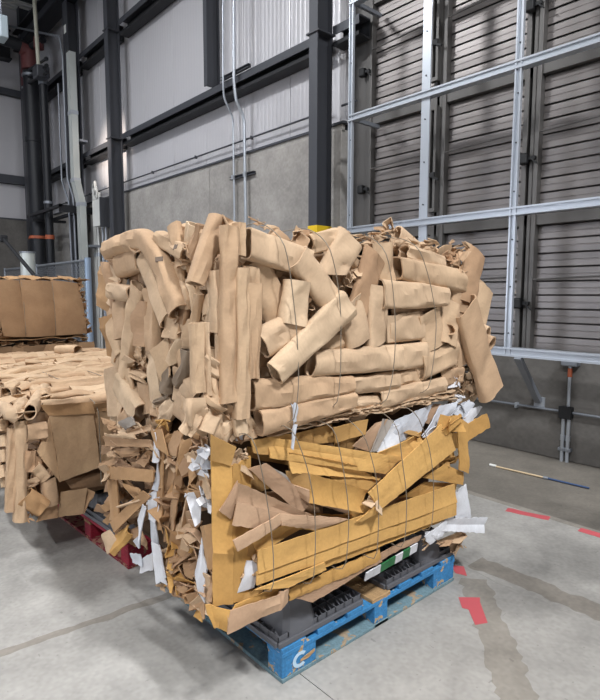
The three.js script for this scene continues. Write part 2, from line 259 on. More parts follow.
{
  const XS = [-4.69, -3.64, -2.605, -1.56, -0.5], YS = [0.985, 2.35, 3.73, 5.11], LZ = -5.3;
  const slatGeo = (() => { // one blade: a folded strip with a raised middle
    const s = new THREE.Shape(); const P = [[0.006, -0.068], [0.012, -0.064], [0.011, -0.012], [0.006, -0.007], [0.006, -0.002], [0.009, 0.002], [0.006, 0.056], [-0.006, 0.062], [-0.02, 0.076], [-0.023, 0.074], [-0.008, 0.058], [0.001, 0.053], [0.004, 0.003], [0.001, -0.001], [0.001, -0.008], [0.006, -0.014], [0.007, -0.062]];
    P.forEach(([z, y], i) => (i ? s.lineTo(z, y) : s.moveTo(z, y))); s.closePath();
    const g = new THREE.ExtrudeGeometry(s, { depth: 1, bevelEnabled: false }); g.rotateY(-Math.PI / 2); g.translate(0.5, 0, 0); g.scale(1, 1, 1);
    return toCreasedNormals(g, 0.5); })();
  const rowWord = ['bottom', 'middle', 'top'], colWord = ['first', 'second', 'third', 'fourth'];
  for (let r = 0; r < 3; r++) for (let c = 0; c < 4; c++) {
    const x0 = XS[c], x1 = XS[c + 1] - 0.03, y0 = YS[r], y1 = YS[r + 1] - 0.04;
    const t = thing('louver_panel', `dark metal louver panel behind the galvanized frame, ${rowWord[r]} row, ${colWord[c]} from the steel column`, 'louver', [(x0 + x1) / 2, y0, LZ], 'louver panels in the wall opening');
    const jw = 0.07;
    part('jamb', box(x0, x0 + jw * 0.55, y0, y1, LZ - 0.1, LZ + 0.07, 0.005), M.louverFrame, t);
    part('jamb', box(x0 + jw * 0.55 + 0.008, x0 + jw * 1.3, y0, y1, LZ - 0.1, LZ + 0.085, 0.006), M.louverFrame, t);
    part('jamb', box(x1 - jw * 0.7, x1, y0, y1, LZ - 0.1, LZ + 0.07, 0.005), M.louverFrame, t);
    part('head', box(x0, x1, y1 - 0.1, y1, LZ - 0.1, LZ + 0.065, 0.005), M.louverFrame, t);
    part('sill', box(x0, x1, y0, y0 + 0.035, LZ - 0.1, LZ + 0.065, 0.005), M.louverFrame, t);
    const a = x0 + jw * 1.3, b = x1 - jw * 0.7, n = 9, pitch = (y1 - 0.1 - y0 - 0.035) / n;
    for (let k = 0; k < n; k++) { const s = new THREE.Mesh(slatGeo, M.louver); s.name = 'slat'; s.castShadow = s.receiveShadow = true; s.position.set((a + b) / 2 - (x0 + x1) / 2, 0.035 + (k + 0.5) * pitch, 0); s.scale.set(b - a - 0.004, pitch / 0.14, 1); s.rotation.x = (((k * 7 + r * 3 + c * 5) % 5) - 2) * 0.012; t.add(s); }
    const my = y0 + 0.52 * (y1 - y0);
    part('linkage_rod', pipe([[x0 + 0.1, my + 0.02, LZ + 0.085], [x1 - 0.06, my + 0.05, LZ + 0.085]], 0.008, 6), M.louverFrame, t);
    const ay = y0 + 0.36 * (y1 - y0);
    if (c !== 1) { const act = part('actuator', mergeGeometries([box(x0 - 0.075, x0 + 0.01, ay - 0.05, ay + 0.055, LZ + 0.07, LZ + 0.15, 0.02), box(x0 - 0.02, x0 + 0.075, ay - 0.015, ay + 0.02, LZ + 0.086, LZ + 0.12, 0.005)]), M.black, t, 'small black louver actuator'); part('crank', bar([x0 + 0.04, ay, LZ + 0.12], [x0 + 0.1, ay - 0.06, LZ + 0.12], 0.02, 0.012), M.black, act); } else {
      part('slotted_post', mergeGeometries([box(x0 - 0.09, x0 - 0.06, y0 + 0.1, y1 - 0.12, LZ + 0.07, LZ + 0.13), box(x0 - 0.02, x0 + 0.01, y0 + 0.1, y1 - 0.12, LZ + 0.07, LZ + 0.13), box(x0 - 0.06, x0 - 0.02, y0 + 0.1, y0 + 0.14, LZ + 0.07, LZ + 0.13), box(x0 - 0.06, x0 - 0.02, y1 - 0.16, y1 - 0.12, LZ + 0.07, LZ + 0.13)]), M.louverFrame, t, 'slotted upright of the louver drive');
      part('slot_cover', box(x0 - 0.06, x0 - 0.02, y0 + 0.14, y1 - 0.16, LZ + 0.07, LZ + 0.08), M.black, t);
      part('crank', mergeGeometries([bar([x0 - 0.04, ay, LZ + 0.14], [x0 + 0.06, ay - 0.05, LZ + 0.14], 0.03, 0.02), box(x0 - 0.06, x0 + 0.01, ay - 0.02, ay + 0.04, LZ + 0.12, LZ + 0.15, 0.01)]), M.black, t);
    }
  }
}
{ // conduit and junction box under the opening
  const jb = thing('junction_box', 'black square junction box on the concrete under the louvers', 'electrical box', [-2.114, 0.42, WALL_Z]);
  part('body', box(-2.165, -2.06, 0.415, 0.52, WALL_Z, WALL_Z + 0.07, 0.008), M.black, jb); part('cover', box(-2.17, -2.055, 0.41, 0.525, WALL_Z + 0.07, WALL_Z + 0.078, 0.004), M.black, jb);
  const cd = thing('conduit', 'thin horizontal grey conduit running along the concrete below the louvers', 'conduit', [-2.5, 0.46, WALL_Z]);
  part('tube', pipe([[-4.9, 0.452, WALL_Z + 0.03], [-2.166, 0.468, WALL_Z + 0.03]], 0.012), M.galvDull, cd); part('tube', pipe([[-2.058, 0.468, WALL_Z + 0.03], [1.5, 0.475, WALL_Z + 0.03]], 0.012), M.galvDull, cd);
  for (const x of [-4.2, -3.2, -2.6, -1.5, -0.3]) part('clip', box(x - 0.012, x + 0.012, 0.435, 0.485, WALL_Z, WALL_Z + 0.046), M.galv, cd);
  const up = thing('conduit', 'short vertical conduit with a copper coupling between junction box and louver sill', 'conduit', [-2.1, 0.52, WALL_Z]);
  part('tube', pipe([[-2.1, 0.526, WALL_Z + 0.035], [-2.1, 0.93, WALL_Z + 0.035]], 0.016), M.galv, up); part('coupling', pipe([[-2.1, 0.8, WALL_Z + 0.035], [-2.1, 0.88, WALL_Z + 0.035]], 0.021), M.orange, up, 'copper coloured coupling'); part('elbow', box(-2.17, -2.02, 0.9, 0.955, WALL_Z, WALL_Z + 0.09, 0.015), M.galvDull, up);
  const dn = thing('conduit', 'pair of galvanized conduits dropping from the junction box to the floor', 'conduit', [-2.11, 0, WALL_Z]);
  for (const x of [-2.137, -2.088]) { part('tube', pipe([[x, 0, WALL_Z + 0.035], [x, 0.41, WALL_Z + 0.035]], 0.017), M.galv, dn); part('coupling', pipe([[x, 0.2, WALL_Z + 0.035], [x, 0.25, WALL_Z + 0.035]], 0.022), M.galv, dn); }
  part('strap', box(-2.17, -2.055, 0.1, 0.13, WALL_Z + 0.001, WALL_Z + 0.055, 0.004), M.galvDull, dn);
}

// ---------------------------------------------------------------- services on the long wall
{
  const hz = thing('conduit', 'long thin grey conduit running level along the wall above the concrete', 'conduit', [-11, 3.88, -5.1]);
  part('tube', pipe([[FAR_X + 0.1, 3.885, -5.12], [-5.25, 3.885, -5.12]], 0.014), M.steel, hz); part('tube', pipe([[-5.0, 3.885, -5.12], [-4.75, 3.885, -5.12]], 0.014), M.steel, hz);
  for (let x = -16.5; x < -5.3; x += 1.6) part('clip', box(x, x + 0.02, 3.86, 3.91, -5.15, -5.1), M.steel, hz);
  const drop = (name, label, pts, r) => { const t = thing('conduit', label, 'conduit', pts[pts.length - 1]); part('tube', pipe(pts, r), M.galv, t); return t; };
  const D1 = drop('conduit', 'thin galvanized conduit, left of the pair that bends over the girt', [[-7.264, 6.461, -4.900], [-7.301, 4.743, -4.900], [-7.324, 4.523, -4.930], [-7.306, 4.255, -5.080], [-7.291, 2.783, -5.080], [-7.304, 2.006, -5.080]], 0.016);
  const D2 = drop('conduit', 'thicker galvanized conduit, right of the pair that bends over the girt', [[-6.983, 6.342, -4.900], [-7.012, 4.664, -4.900], [-7.008, 4.415, -4.930], [-7.003, 4.184, -5.070], [-6.977, 2.749, -5.070], [-6.987, 1.994, -5.070]], 0.024);
  part('coupling', pipe([[-7.01, 5.0, -4.9], [-7.01, 5.08, -4.9]], 0.03), M.galv, D2);
  const st = thing('strut_channel', 'short strut channel holding the conduit pair on the concrete', 'bracket', [-7.1, 3.34, -5.1]); part('channel', mergeGeometries([box(-7.42, -6.8, 3.335, 3.345, -5.13, -5.08), box(-7.42, -6.8, 3.375, 3.385, -5.13, -5.08), box(-7.42, -6.8, 3.345, 3.375, -5.13, -5.12)]), M.steel, st); for (const x of [-7.3, -6.99]) part('clamp', box(x - 0.03, x + 0.03, 3.33, 3.39, -5.08, -5.05), M.galv, st);
  const st2 = thing('strut_channel', 'short strut channel holding the conduit pair on the girt', 'bracket', [-6.95, 4.8, -4.95]); part('channel', mergeGeometries([box(-7.42, -6.7, 4.8, 4.81, -4.98, -4.93), box(-7.42, -6.7, 4.84, 4.85, -4.98, -4.93), box(-7.42, -6.7, 4.81, 4.84, -4.98, -4.97)]), M.steel, st2);
  const fb = thing('fuse_box', 'dark grey electrical box with a white side on the wall beside the steel column', 'electrical box', [-11.8, 3.0, -5]);
  part('body', box(-12.45, -12.03, 3.03, 3.6, -5.12, -4.84, 0.01), M.white, fb); part('door', box(-12.03, -11.99, 3.0, 3.63, -5.12, -4.83, 0.006), M.steel, fb, 'dark grey door');
}
{ // rectangular downspout with an offset, pipes and cables in the far corner
  const du = thing('downspout', 'pale galvanized rectangular downspout with an offset bend near the corner', 'downspout', [-13.0, 0, -4.72]);
  const seg = (a, b, l) => part(l, bar(a, b, 0.2, 0.14, [0, 0, 1]), M.galvPale, du);
  seg([-13.07, 6.9, -4.72], [-13.07, 4.1, -4.72], 'upper_run'); seg([-13.07, 4.12, -4.72], [-12.78, 3.55, -4.72], 'offset'); seg([-12.78, 3.58, -4.72], [-12.72, 0.02, -4.72], 'lower_run');
  for (const [x, y] of [[-13.07, 5.6], [-13.07, 4.12], [-12.78, 3.55], [-12.75, 2.2]]) part('joint_collar', box(x - 0.115, x + 0.115, y - 0.04, y + 0.04, -4.8, -4.64), M.galv, du);
  part('wall_strap', box(-13.2, -12.94, 4.98, 5.03, -4.98, -4.8), M.galvDull, du); part('wall_strap', box(-12.9, -12.6, 2.6, 2.65, -5.12, -4.8), M.galvDull, du);
  const rp = (label, x, z, r, y1, bands) => { const t = thing('riser_pipe', label, 'pipe', [x, 0, z]); part('tube', pipe([[x, 0, z], [x, y1, z]], r, 16), M.pipeBlack, t); for (const [y, m, k] of bands) part('coupling', pipe([[x, y - k, z], [x, y + k, z]], r * 1.12, 16), m, t, m === M.galvDull ? 'grey pipe clamp' : 'orange or red pipe coupling'); return t; };
  const r1 = rp('thick black riser pipe with an orange band in the far corner', -15.25, -4.5, 0.19, 7.05, [[2.98, M.orange, 0.035], [6.95, M.galvDull, 0.03], [7.25, M.red, 0.16], [5.4, M.pipeBlack, 0.05]]);
  const r0 = rp('black riser pipe farthest in the corner, left of the thickest', -15.9, -4.6, 0.13, 6.9, [[3.02, M.orange, 0.03], [6.85, M.galvDull, 0.02], [7.1, M.red, 0.2]]);
  const r2 = rp('slim black riser pipe with an orange band and a grey clamp, nearest of the risers', -14.33, -4.5, 0.095, 6.6, [[2.92, M.orange, 0.05], [3.75, M.galvDull, 0.03], [6.6, M.galvDull, 0.1]]);
  for (const [y, l] of [[6.6, 'lowest'], [6.75, 'middle'], [6.9, 'highest']]) { const q = thing('branch_pipe', `${l} of three small dark horizontal pipes between the black risers and the wall`, 'pipe', [-14.6, y, -4.55], 'small dark branch pipes by the risers'); part('tube', pipe([[-15.2, y + 0.14, -4.4], [-13.7, y - 0.02, -4.4]], 0.03), M.pipeBlack, q); part('flange', pipe([[-13.78, y - 0.01, -4.4], [-13.7, y - 0.02, -4.4]], 0.045), M.pipeBlack, q); }
  const ell = thing('sprinkler_main', 'dark sprinkler main with red grooved fittings under the far beam', 'pipe', [-15.8, 7.4, -4.5]);
  part('main', pipe([[-15.25, 7.35, -4.5], [-15.25, 7.62, -4.5], [-15.3, 7.7, -3.6], [-16.2, 7.7, -1.5]], 0.14, 14), M.pipeBlack, ell); part('elbow', pipe([[-15.25, 7.3, -4.5], [-15.25, 7.55, -4.5], [-15.27, 7.6, -4.3]], 0.165, 14), M.red, ell, 'red grooved elbow');
  part('tee', pipe([[-14.7, 7.45, -4.55], [-14.7, 7.7, -4.55]], 0.12, 12), M.red, ell, 'red tee fitting'); part('branch', pipe([[-15.2, 7.62, -4.5], [-14.5, 7.62, -4.6]], 0.08), M.pipeBlack, ell);
  const br = thing('pipe_bracket', 'dark steel bracket arms tying the risers to the wall', 'bracket', [-14.2, 3.45, -4.6]);
  for (const [y, z] of [[3.52, -4.35], [3.4, -4.72]]) part('arm', box(-15.5, -13.0, y - 0.035, y + 0.035, z - 0.03, z + 0.03), M.steelDark, br); part('cross_arm', box(-13.06, -13.0, 3.38, 3.54, -5.1, -4.32), M.steelDark, br); part('cross_arm', box(-15.0, -14.9, 3.36, 3.42, -5.1, -4.3), M.steelDark, br);
  const tc = thing('conduit', 'pale flexible cable dropping from the roof to a grey sensor box', 'cable', [-14.25, 6.75, -4.2]);
  part('tube', pipe([[-14.2, 9.3, -4.35], [-14.22, 8.2, -4.35], [-14.13, 6.85, -4.35]], 0.045), std({ color: '#c9c8b8', roughness: 0.6 }), tc); part('sensor_box', box(-14.3, -13.95, 6.55, 6.82, -4.55, -4.25, 0.04), M.steel, tc, 'dark grey sensor box');
  const cc = thing('conduit', 'thin grey conduit curving from the roof and down beside the downspout', 'conduit', [-13.2, 0, -4.6]);
  part('tube', pipe([[-17.0, 8.75, -4.5], [-13.4, 7.32, -4.6], [-13.3, 6.9, -4.62], [-13.42, 4.2, -4.66], [-13.2, 3.75, -4.7], [-13.2, 0.3, -4.72]].map((p) => p), 0.025, 7), M.galvDull, cc);
  const c2 = thing('conduit', 'thin grey conduit nearest the dark post left of the downspout', 'conduit', [-13.6, 0, -4.66]); part('tube', pipe([[-13.72, 6.4, -4.64], [-13.74, 4.2, -4.64], [-13.46, 3.7, -4.68], [-13.44, 0.3, -4.72]], 0.022, 7), M.galvDull, c2);
  const lp = [[-12.5, 3.98], [-12.42, 3.82], [-12.28, 3.7]];
  lp.forEach(([x, y], i) => { const t = thing('conduit', ['white conduit loop with the highest bend beside the fuse box', 'white conduit loop with the middle bend beside the fuse box', 'white conduit loop with the lowest bend beside the fuse box'][i], 'conduit', [x, 0, -5]); part('tube', pipe([[x - 0.35, 0.1, -5.03], [x - 0.35, y, -5.03], [x + 0.12, y + 0.05, -4.9], [x + 0.1, y - 0.15, -4.9]], 0.028), std({ color: '#c7c8c6', roughness: 0.5 }), t); part('coupling', pipe([[x - 0.35, 2.4, -5.03], [x - 0.35, 2.48, -5.03]], 0.036), M.galv, t); });
  for (const [x, l] of [[-12.3, 'left of two conduits dropping under the fuse box'], [-12.12, 'right of two conduits dropping under the fuse box']]) { const t = thing('conduit', l, 'conduit', [x, 0, -5]); part('tube', pipe([[x, 0.1, -5.0], [x, 3.06, -5.0]], 0.026), M.galv, t); part('clip', box(x - 0.04, x + 0.04, 1.8, 1.84, -5.14, -4.97), M.galvDull, t); }
  const hb = thing('hanging_box', 'small white box with a grey screen hanging high at the left edge', 'box', [-9.8, 5.6, -2.5]);
  part('case', box(-9.95, -9.66, 5.46, 5.79, -2.56, -2.44, 0.02), std({ color: '#9aa7ae', roughness: 0.5 }), hb); part('screen', box(-9.93, -9.69, 5.5, 5.75, -2.44, -2.435), std({ color: '#7d8f96', roughness: 0.3 }), hb); part('rod', pipe([[-9.8, 5.79, -2.5], [-9.8, 9.35, -2.5]], 0.008, 6), M.galvDull, hb);
  const sg = thing('wall_plate', 'small white plate on the dark post high in the corner', 'plate', [-13.4, 7.2, -4.74]); part('plate', box(-13.5, -13.38, 7.45, 7.62, -4.748, -4.738), M.white, sg);
  // stub pipe with a wide head behind the far bale
  const pp = thing('bollard', 'pale grey upright pipe with a wide head behind the strapped bale', 'pipe', [-11.55, 0, -3.2]);
  part('tube', pipe([[-11.55, 0, -3.2], [-11.55, 2.0, -3.2]], 0.09, 14), M.galvDull, pp); part('head', pipe([[-11.55, 1.88, -3.2], [-11.55, 2.32, -3.2]], 0.135, 16), M.galvPale, pp); part('cap', pipe([[-11.55, 2.32, -3.2], [-11.55, 2.35, -3.2]], 0.145, 16), M.galvDull, pp);
  const dp = thing('lean_pole', 'thin dark pole leaning behind the strapped bale', 'pole', [-9.9, 0, -2.6]); part('shaft', pipe([[-10.75, 2.5, -2.6], [-8.9, 1.75, -2.6], [-8.2, 1.46, -2.6]], 0.03, 8), M.steelDark, dp); part('head', box(-10.85, -10.7, 2.44, 2.56, -2.66, -2.54, 0.02), M.steelDark, dp);
}
{ // chain link fence: posts, rail and woven mesh
  const f = thing('chain_link_fence', 'chain link fence with pale posts behind the strapped bale', 'fence', [-11.5, 0, -3.6]), z = -3.6, xs = [-9.55, -12.4, -14.9];
  xs.forEach((x, i) => part('post', pipe([[x, 0, z], [x, 2.16, z]], i ? 0.03 : 0.055, 10), i ? M.galvDull : M.fencePost, f)); for (const y of [2.12, 0.12]) part('rail', pipe([[xs[0], y, z], [xs[2], y, z]], 0.024, 8), M.galvDull, f);
  part('post', pipe([[-9.1, 0, z - 0.1], [-9.1, 2.3, z - 0.1]], 0.03, 10), M.galvDull, f);
  const wires = []; const g0 = []; for (let k = 0; k < 120; k++) { const s = xs[2] + k * 0.075; for (const d of [1, -1]) { let a = s, b = s + d * 2.0, y0 = 0.12, y1 = 2.12; const lo = xs[2], hi = xs[0]; const cut = (x) => y0 + (x - a) / (b - a) * (y1 - y0); let p = [a, y0], q = [b, y1]; if (d > 0) { if (a > hi) continue; if (b > hi) q = [hi, cut(hi)]; } else { if (b > hi) continue; if (a > hi) p = [hi, cut(hi)]; if (b < lo) q = [lo, cut(lo)]; } if (Math.abs(p[0] - q[0]) < 0.05) continue; wires.push(bar([p[0], p[1], z + d * 0.003], [q[0], q[1], z + d * 0.003], 0.006, 0.006)); } }
  const wm = part('woven_mesh', mergeGeometries(wires), M.galvDull, f); wm.userData.kind = 'stuff';
}


// ---------------------------------------------------------------- floor markings and bits
function decal(outline, y, mat, parent, name) { // thin flat piece lying on the floor
  const s = new THREE.Shape(outline.map(([x, z]) => new THREE.Vector2(x, -z))); const g = new THREE.ExtrudeGeometry(s, { depth: y, bevelEnabled: false }); g.rotateX(-Math.PI / 2); return part(name, boxUV(g), mat, parent);
}
function ragged(a, b, w, n, seed, j) { const R = rng(seed), A = V(a[0], 0, a[1]), B = V(b[0], 0, b[1]), d = B.clone().sub(A), p = V(-d.z, 0, d.x).normalize(), l = [], r = []; for (let i = 0; i <= n; i++) { const c = A.clone().lerp(B, i / n); const q = w / 2 + (R() - 0.5) * j, s = w / 2 + (R() - 0.5) * j; l.push([c.x + p.x * q, c.z + p.z * q]); r.unshift([c.x - p.x * s, c.z - p.z * s]); } return l.concat(r); }
{
  const resid = std({ color: '#e4dfd8', map: floorMap, roughness: 0.8 }), dark = std({ color: '#ddd7d0', map: floorMap, roughness: 0.7 }), pale = std({ color: '#ffffff', map: floorMap, roughness: 0.75 });
  const band = (label, outline, mat, y) => { const t = thing('floor_mark', label, 'floor mark', [outline[0][0], 0, outline[0][1]]); decal(outline, y, mat, t, 'residue'); };
  band('worn brownish strip of old tape residue crossing the floor behind the pallet corner', ragged([-1.62, -2.80], [1.2, -2.78], 0.15, 60, 4, 0.035), dark, 0.0006);
  band('pale worn edge along the floor joint beside the blue pallet', ragged([-1.64, -2.705], [1.2, -2.69], 0.035, 60, 5, 0.03), pale, 0.0008);
  band('faded strip of tape residue running forward from the red arrow piece', ragged([-1.52, -2.62], [-0.74, -1.74], 0.15, 40, 6, 0.03), resid, 0.0006);
  band('long faded tape residue line parallel to the louver wall', ragged([-3.0, -3.80], [1.0, -3.72], 0.06, 40, 7, 0.012), resid, 0.0005);
  band('thin dark line on the floor at the left', ragged([-2.54, -0.35], [-2.47, -1.3], 0.05, 24, 8, 0.02), dark, 0.0006);  // narrow ragged strip in a slightly darker floor colour
  const tp = (label, outline) => { const t = thing('red_tape', label, 'tape', [outline[0][0], 0, outline[0][1]], 'red tape pieces on the floor'); decal(outline, 0.0016, M.tape, t, 'strip'); };
  tp('bent red tape piece in front of the blue pallet corner, the largest', [[-1.47, -2.395], [-1.405, -2.325], [-1.375, -2.335], [-1.285, -2.245], [-1.255, -2.305], [-1.375, -2.44], [-1.395, -2.475]]);
  tp('small red tape piece touching the far corner of the blue pallet', [[-1.69, -2.66], [-1.62, -2.60], [-1.56, -2.62], [-1.63, -2.70]]);
  tp('red tape strip on the residue line nearest the pallet', ragged([-1.89, -3.68], [-1.61, -3.745], 0.07, 8, 11, 0.012));
  tp('red tape strip on the residue line by the right edge', ragged([-1.40, -3.72], [-1.0, -3.74], 0.07, 8, 12, 0.012));
  const st = thing('long_stick', 'long thin stick with a pale half and a blue half lying near the wall', 'stick', [-2.05, 0, -4.54]);
  part('pale_half', pipe([[-2.46, 0.009, -4.523], [-2.0, 0.012, -4.545]], 0.008), std({ color: '#cdb795', roughness: 0.7 }), st); part('blue_half', pipe([[-2.0, 0.012, -4.545], [-1.66, 0.012, -4.562]], 0.008), std({ color: '#3a4f74', roughness: 0.6 }), st); part('collar', pipe([[-2.02, 0.012, -4.544], [-1.98, 0.012, -4.546]], 0.014), M.galvDull, st); part('tip', pipe([[-2.5, 0.012, -4.52], [-2.44, 0.012, -4.524]], 0.013), M.white, st);
}

// ---------------------------------------------------------------- cardboard shapes
const CARDKEYS = ['k1', 'k2', 'k3', 'k4', 'k5'];
function quadStrip(pos, uv, idx, rings, K, flip) { // rings: arrays of K+1 [point, u, v]
  const base = pos.length / 3; for (const r of rings) for (const [p, u, v] of r) { pos.push(p.x, p.y, p.z); uv.push(u, v); }
  for (let i = 0; i < rings.length - 1; i++) for (let j = 0; j < K; j++) { const a = base + i * (K + 1) + j, b = a + K + 1; if (flip) idx.push(a, a + 1, b, b, a + 1, b + 1); else idx.push(a, b, a + 1, b, b + 1, a + 1); }
}
function geoFrom(pos, uv, idx) { const g = new THREE.BufferGeometry(); g.setAttribute('position', new THREE.Float32BufferAttribute(pos, 3)); g.setAttribute('uv', new THREE.Float32BufferAttribute(uv, 2)); g.setIndex(idx); return g; }
// flattened cardboard tube along pts; nrm faces the thin direction; w0..w1 wide, t thick; the wall is hollow and open at both ends
function tubeGeo(pts, nrm, w0, w1, t, seed, o = {}) {
  const R = rng(seed + 11), P = pts.map((p) => V(...p)), curve = P.length > 2 ? new THREE.CatmullRomCurve3(P, false, 'catmullrom', 0.4) : new THREE.LineCurve3(P[0], P[1]);
  const len = curve.getLength(), L = Math.max(8, Math.min(34, Math.ceil(len / 0.022))), K = 24, th = 0.006, e = o.e ?? 2.5 + R() * 0.9;
  const n0 = V(...nrm), off = R() * 50, slant0 = o.s0 ?? (R() - 0.5) * 0.35, slant1 = o.s1 ?? (R() - 0.5) * 0.35, uo = R(), vo = R();
  const dents = Array.from({ length: o.dents ?? 2 + Math.floor(len * 5) }, () => [R(), (R() - 0.5) * 1.6, 0.2 + R() * 0.5, (R() - 0.5) * 2.2, 0.03 + R() * 0.05]);
  const kink = o.kink ?? 1, outer = [], inner = [], T = V(), N = V(), B = V(), C = V();
  for (let i = 0; i <= L; i++) {
    const s = i / L; curve.getPointAt(s, C); curve.getTangentAt(s, T); B.crossVectors(T, n0).normalize(); N.crossVectors(B, T).normalize();
    const w = w0 + (w1 - w0) * s, ro = [], ri = [];
    for (let j = 0; j <= K; j++) {
      const a = -Math.PI / 2 + j / K * Math.PI * 2, ca = Math.cos(a), sa = Math.sin(a), sx = Math.sign(ca) * Math.abs(ca) ** (2 / e), sy = Math.sign(sa) * Math.abs(sa) ** (2 / e);
      let x = sx * w / 2, y = sy * t / 2;
      const q = N3(off + s * len * 9, sx * 1.3, sy * 0.7) * 0.010 + N3(off + 9 + s * len * 20, sx * 2, sy * 2) * 0.002; y += q * (0.4 + Math.abs(sy)); x += N3(off + 20 + s * len * 5, sy * 0.5, 3) * 0.006 * Math.sign(sx);
      if (sy > -0.2) for (const [ds, dx, amp, sl, wd] of dents) { const d = (s - ds) * len + (sx - dx) * sl * 0.05; y -= amp * t * 0.32 * kink * Math.exp(-Math.abs(d) / wd * 2.2) * Math.exp(-((sx - dx) ** 2) * 1.6); }
      const cut = (s < 0.5 ? slant0 * (1 - 2 * s) : slant1 * (2 * s - 1)) * x, mk = (k) => C.clone().addScaledVector(B, x * k[0]).addScaledVector(N, y * k[1]).addScaledVector(T, cut);
      ro.push([mk([1, 1]), uo + j / K * (w + t) * 1.6, vo + s * len]);
      const kx = Math.max(0.3, 1 - 2 * th / w), ky = Math.max(0.15, 1 - 2 * th / t); ri.push([mk([kx, ky]), uo + j / K * (w + t) * 1.6, vo + s * len]);
    }
    outer.push(ro); inner.push(ri);
  }
  const pos = [], uv = [], idx = [];
  quadStrip(pos, uv, idx, outer, K, true); quadStrip(pos, uv, idx, inner, K, false);
  quadStrip(pos, uv, idx, [outer[0], inner[0]], K, false); quadStrip(pos, uv, idx, [outer[L], inner[L]], K, true);
  const g = geoFrom(pos, uv, idx); return toCreasedNormals(g, 0.62);
}
// sheet of board with thickness, spread between four corners (a-b one edge, d-c the other); bow, wrinkles, creases and torn edges
function sheetGeo(a, b, c, d, th, seed, o = {}) {
  const R = rng(seed + 5), A = V(...a), Bp = V(...b), Cp = V(...c), D = V(...d), lu = (A.distanceTo(Bp) + D.distanceTo(Cp)) / 2, lv = (A.distanceTo(D) + Bp.distanceTo(Cp)) / 2;
  const nu = Math.max(3, Math.min(26, Math.ceil(lu / 0.022))), nv = Math.max(3, Math.min(26, Math.ceil(lv / 0.022)));
  const n = Bp.clone().sub(A).add(Cp).sub(D).cross(D.clone().sub(A).add(Cp).sub(Bp)).normalize(), off = R() * 60, wr = o.wr ?? 0.006, bow = o.bow ?? 0, torn = o.torn ?? 0.003, uo = R(), vo = R();
  const cr = Array.from({ length: o.creases ?? 2 }, () => { const an = R() * 6.28; return [Math.cos(an), Math.sin(an), (R() - 0.5) * 0.8, (R() - 0.5) * (o.fold ?? 0.03)]; });
  const at = (i, j, k) => { const u = i / nu, v = j / nv, p = A.clone().lerp(Bp, u).lerp(D.clone().lerp(Cp, u), v); let h = bow * (1 - (2 * v - 1) ** 2) + (o.bowu ?? 0) * (1 - (2 * u - 1) ** 2) + N3(off + u * lu * 7, v * lv * 7, 0.5) * wr + N3(off + u * lu * 22, v * lv * 22, 4.5) * wr * 0.4; for (const [cx, cy, c0, am] of cr) h += am * (Math.abs(cx * (u - 0.5) + cy * (v - 0.5) - c0 * 0.5) - 0.28);
    for (const [q, am] of o.ridge ?? []) h += am * Math.exp(-Math.abs(v - q) * lv / 0.012);
    if (i === 0 || i === nu) p.addScaledVector(Bp.clone().sub(A).normalize(), (N3(off, j * 1.7, 8) + N3(off, j * 5.3, 2)) * torn); if (j === 0 || j === nv) p.addScaledVector(D.clone().sub(A).normalize(), (N3(off + 7, i * 1.7, 8) + N3(off + 7, i * 5.3, 2)) * torn);
    return p.addScaledVector(n, h + k * th / 2); };
  const top = [], bot = []; for (let i = 0; i <= nu; i++) { const p = [], q = []; for (let j = 0; j <= nv; j++) { const u = uo + i / nu * lu, v = vo + j / nv * lv; p.push([at(i, j, 1), v, u]); q.push([at(i, j, -1), v, u]); } top.push(p); bot.push(q); }
  const pos = [], uv = [], idx = []; quadStrip(pos, uv, idx, top, nv, false); quadStrip(pos, uv, idx, bot, nv, true);
  quadStrip(pos, uv, idx, [bot[0], top[0]], nv, false); quadStrip(pos, uv, idx, [top[nu], bot[nu]], nv, false);
  const e0 = [[], []], e1 = [[], []]; for (let i = 0; i <= nu; i++) { e0[0].push(top[i][0]); e0[1].push(bot[i][0]); e1[0].push(bot[i][nv]); e1[1].push(top[i][nv]); } quadStrip(pos, uv, idx, e0, nu, false); quadStrip(pos, uv, idx, e1, nu, false);
  return toCreasedNormals(geoFrom(pos, uv, idx), 0.5);
}
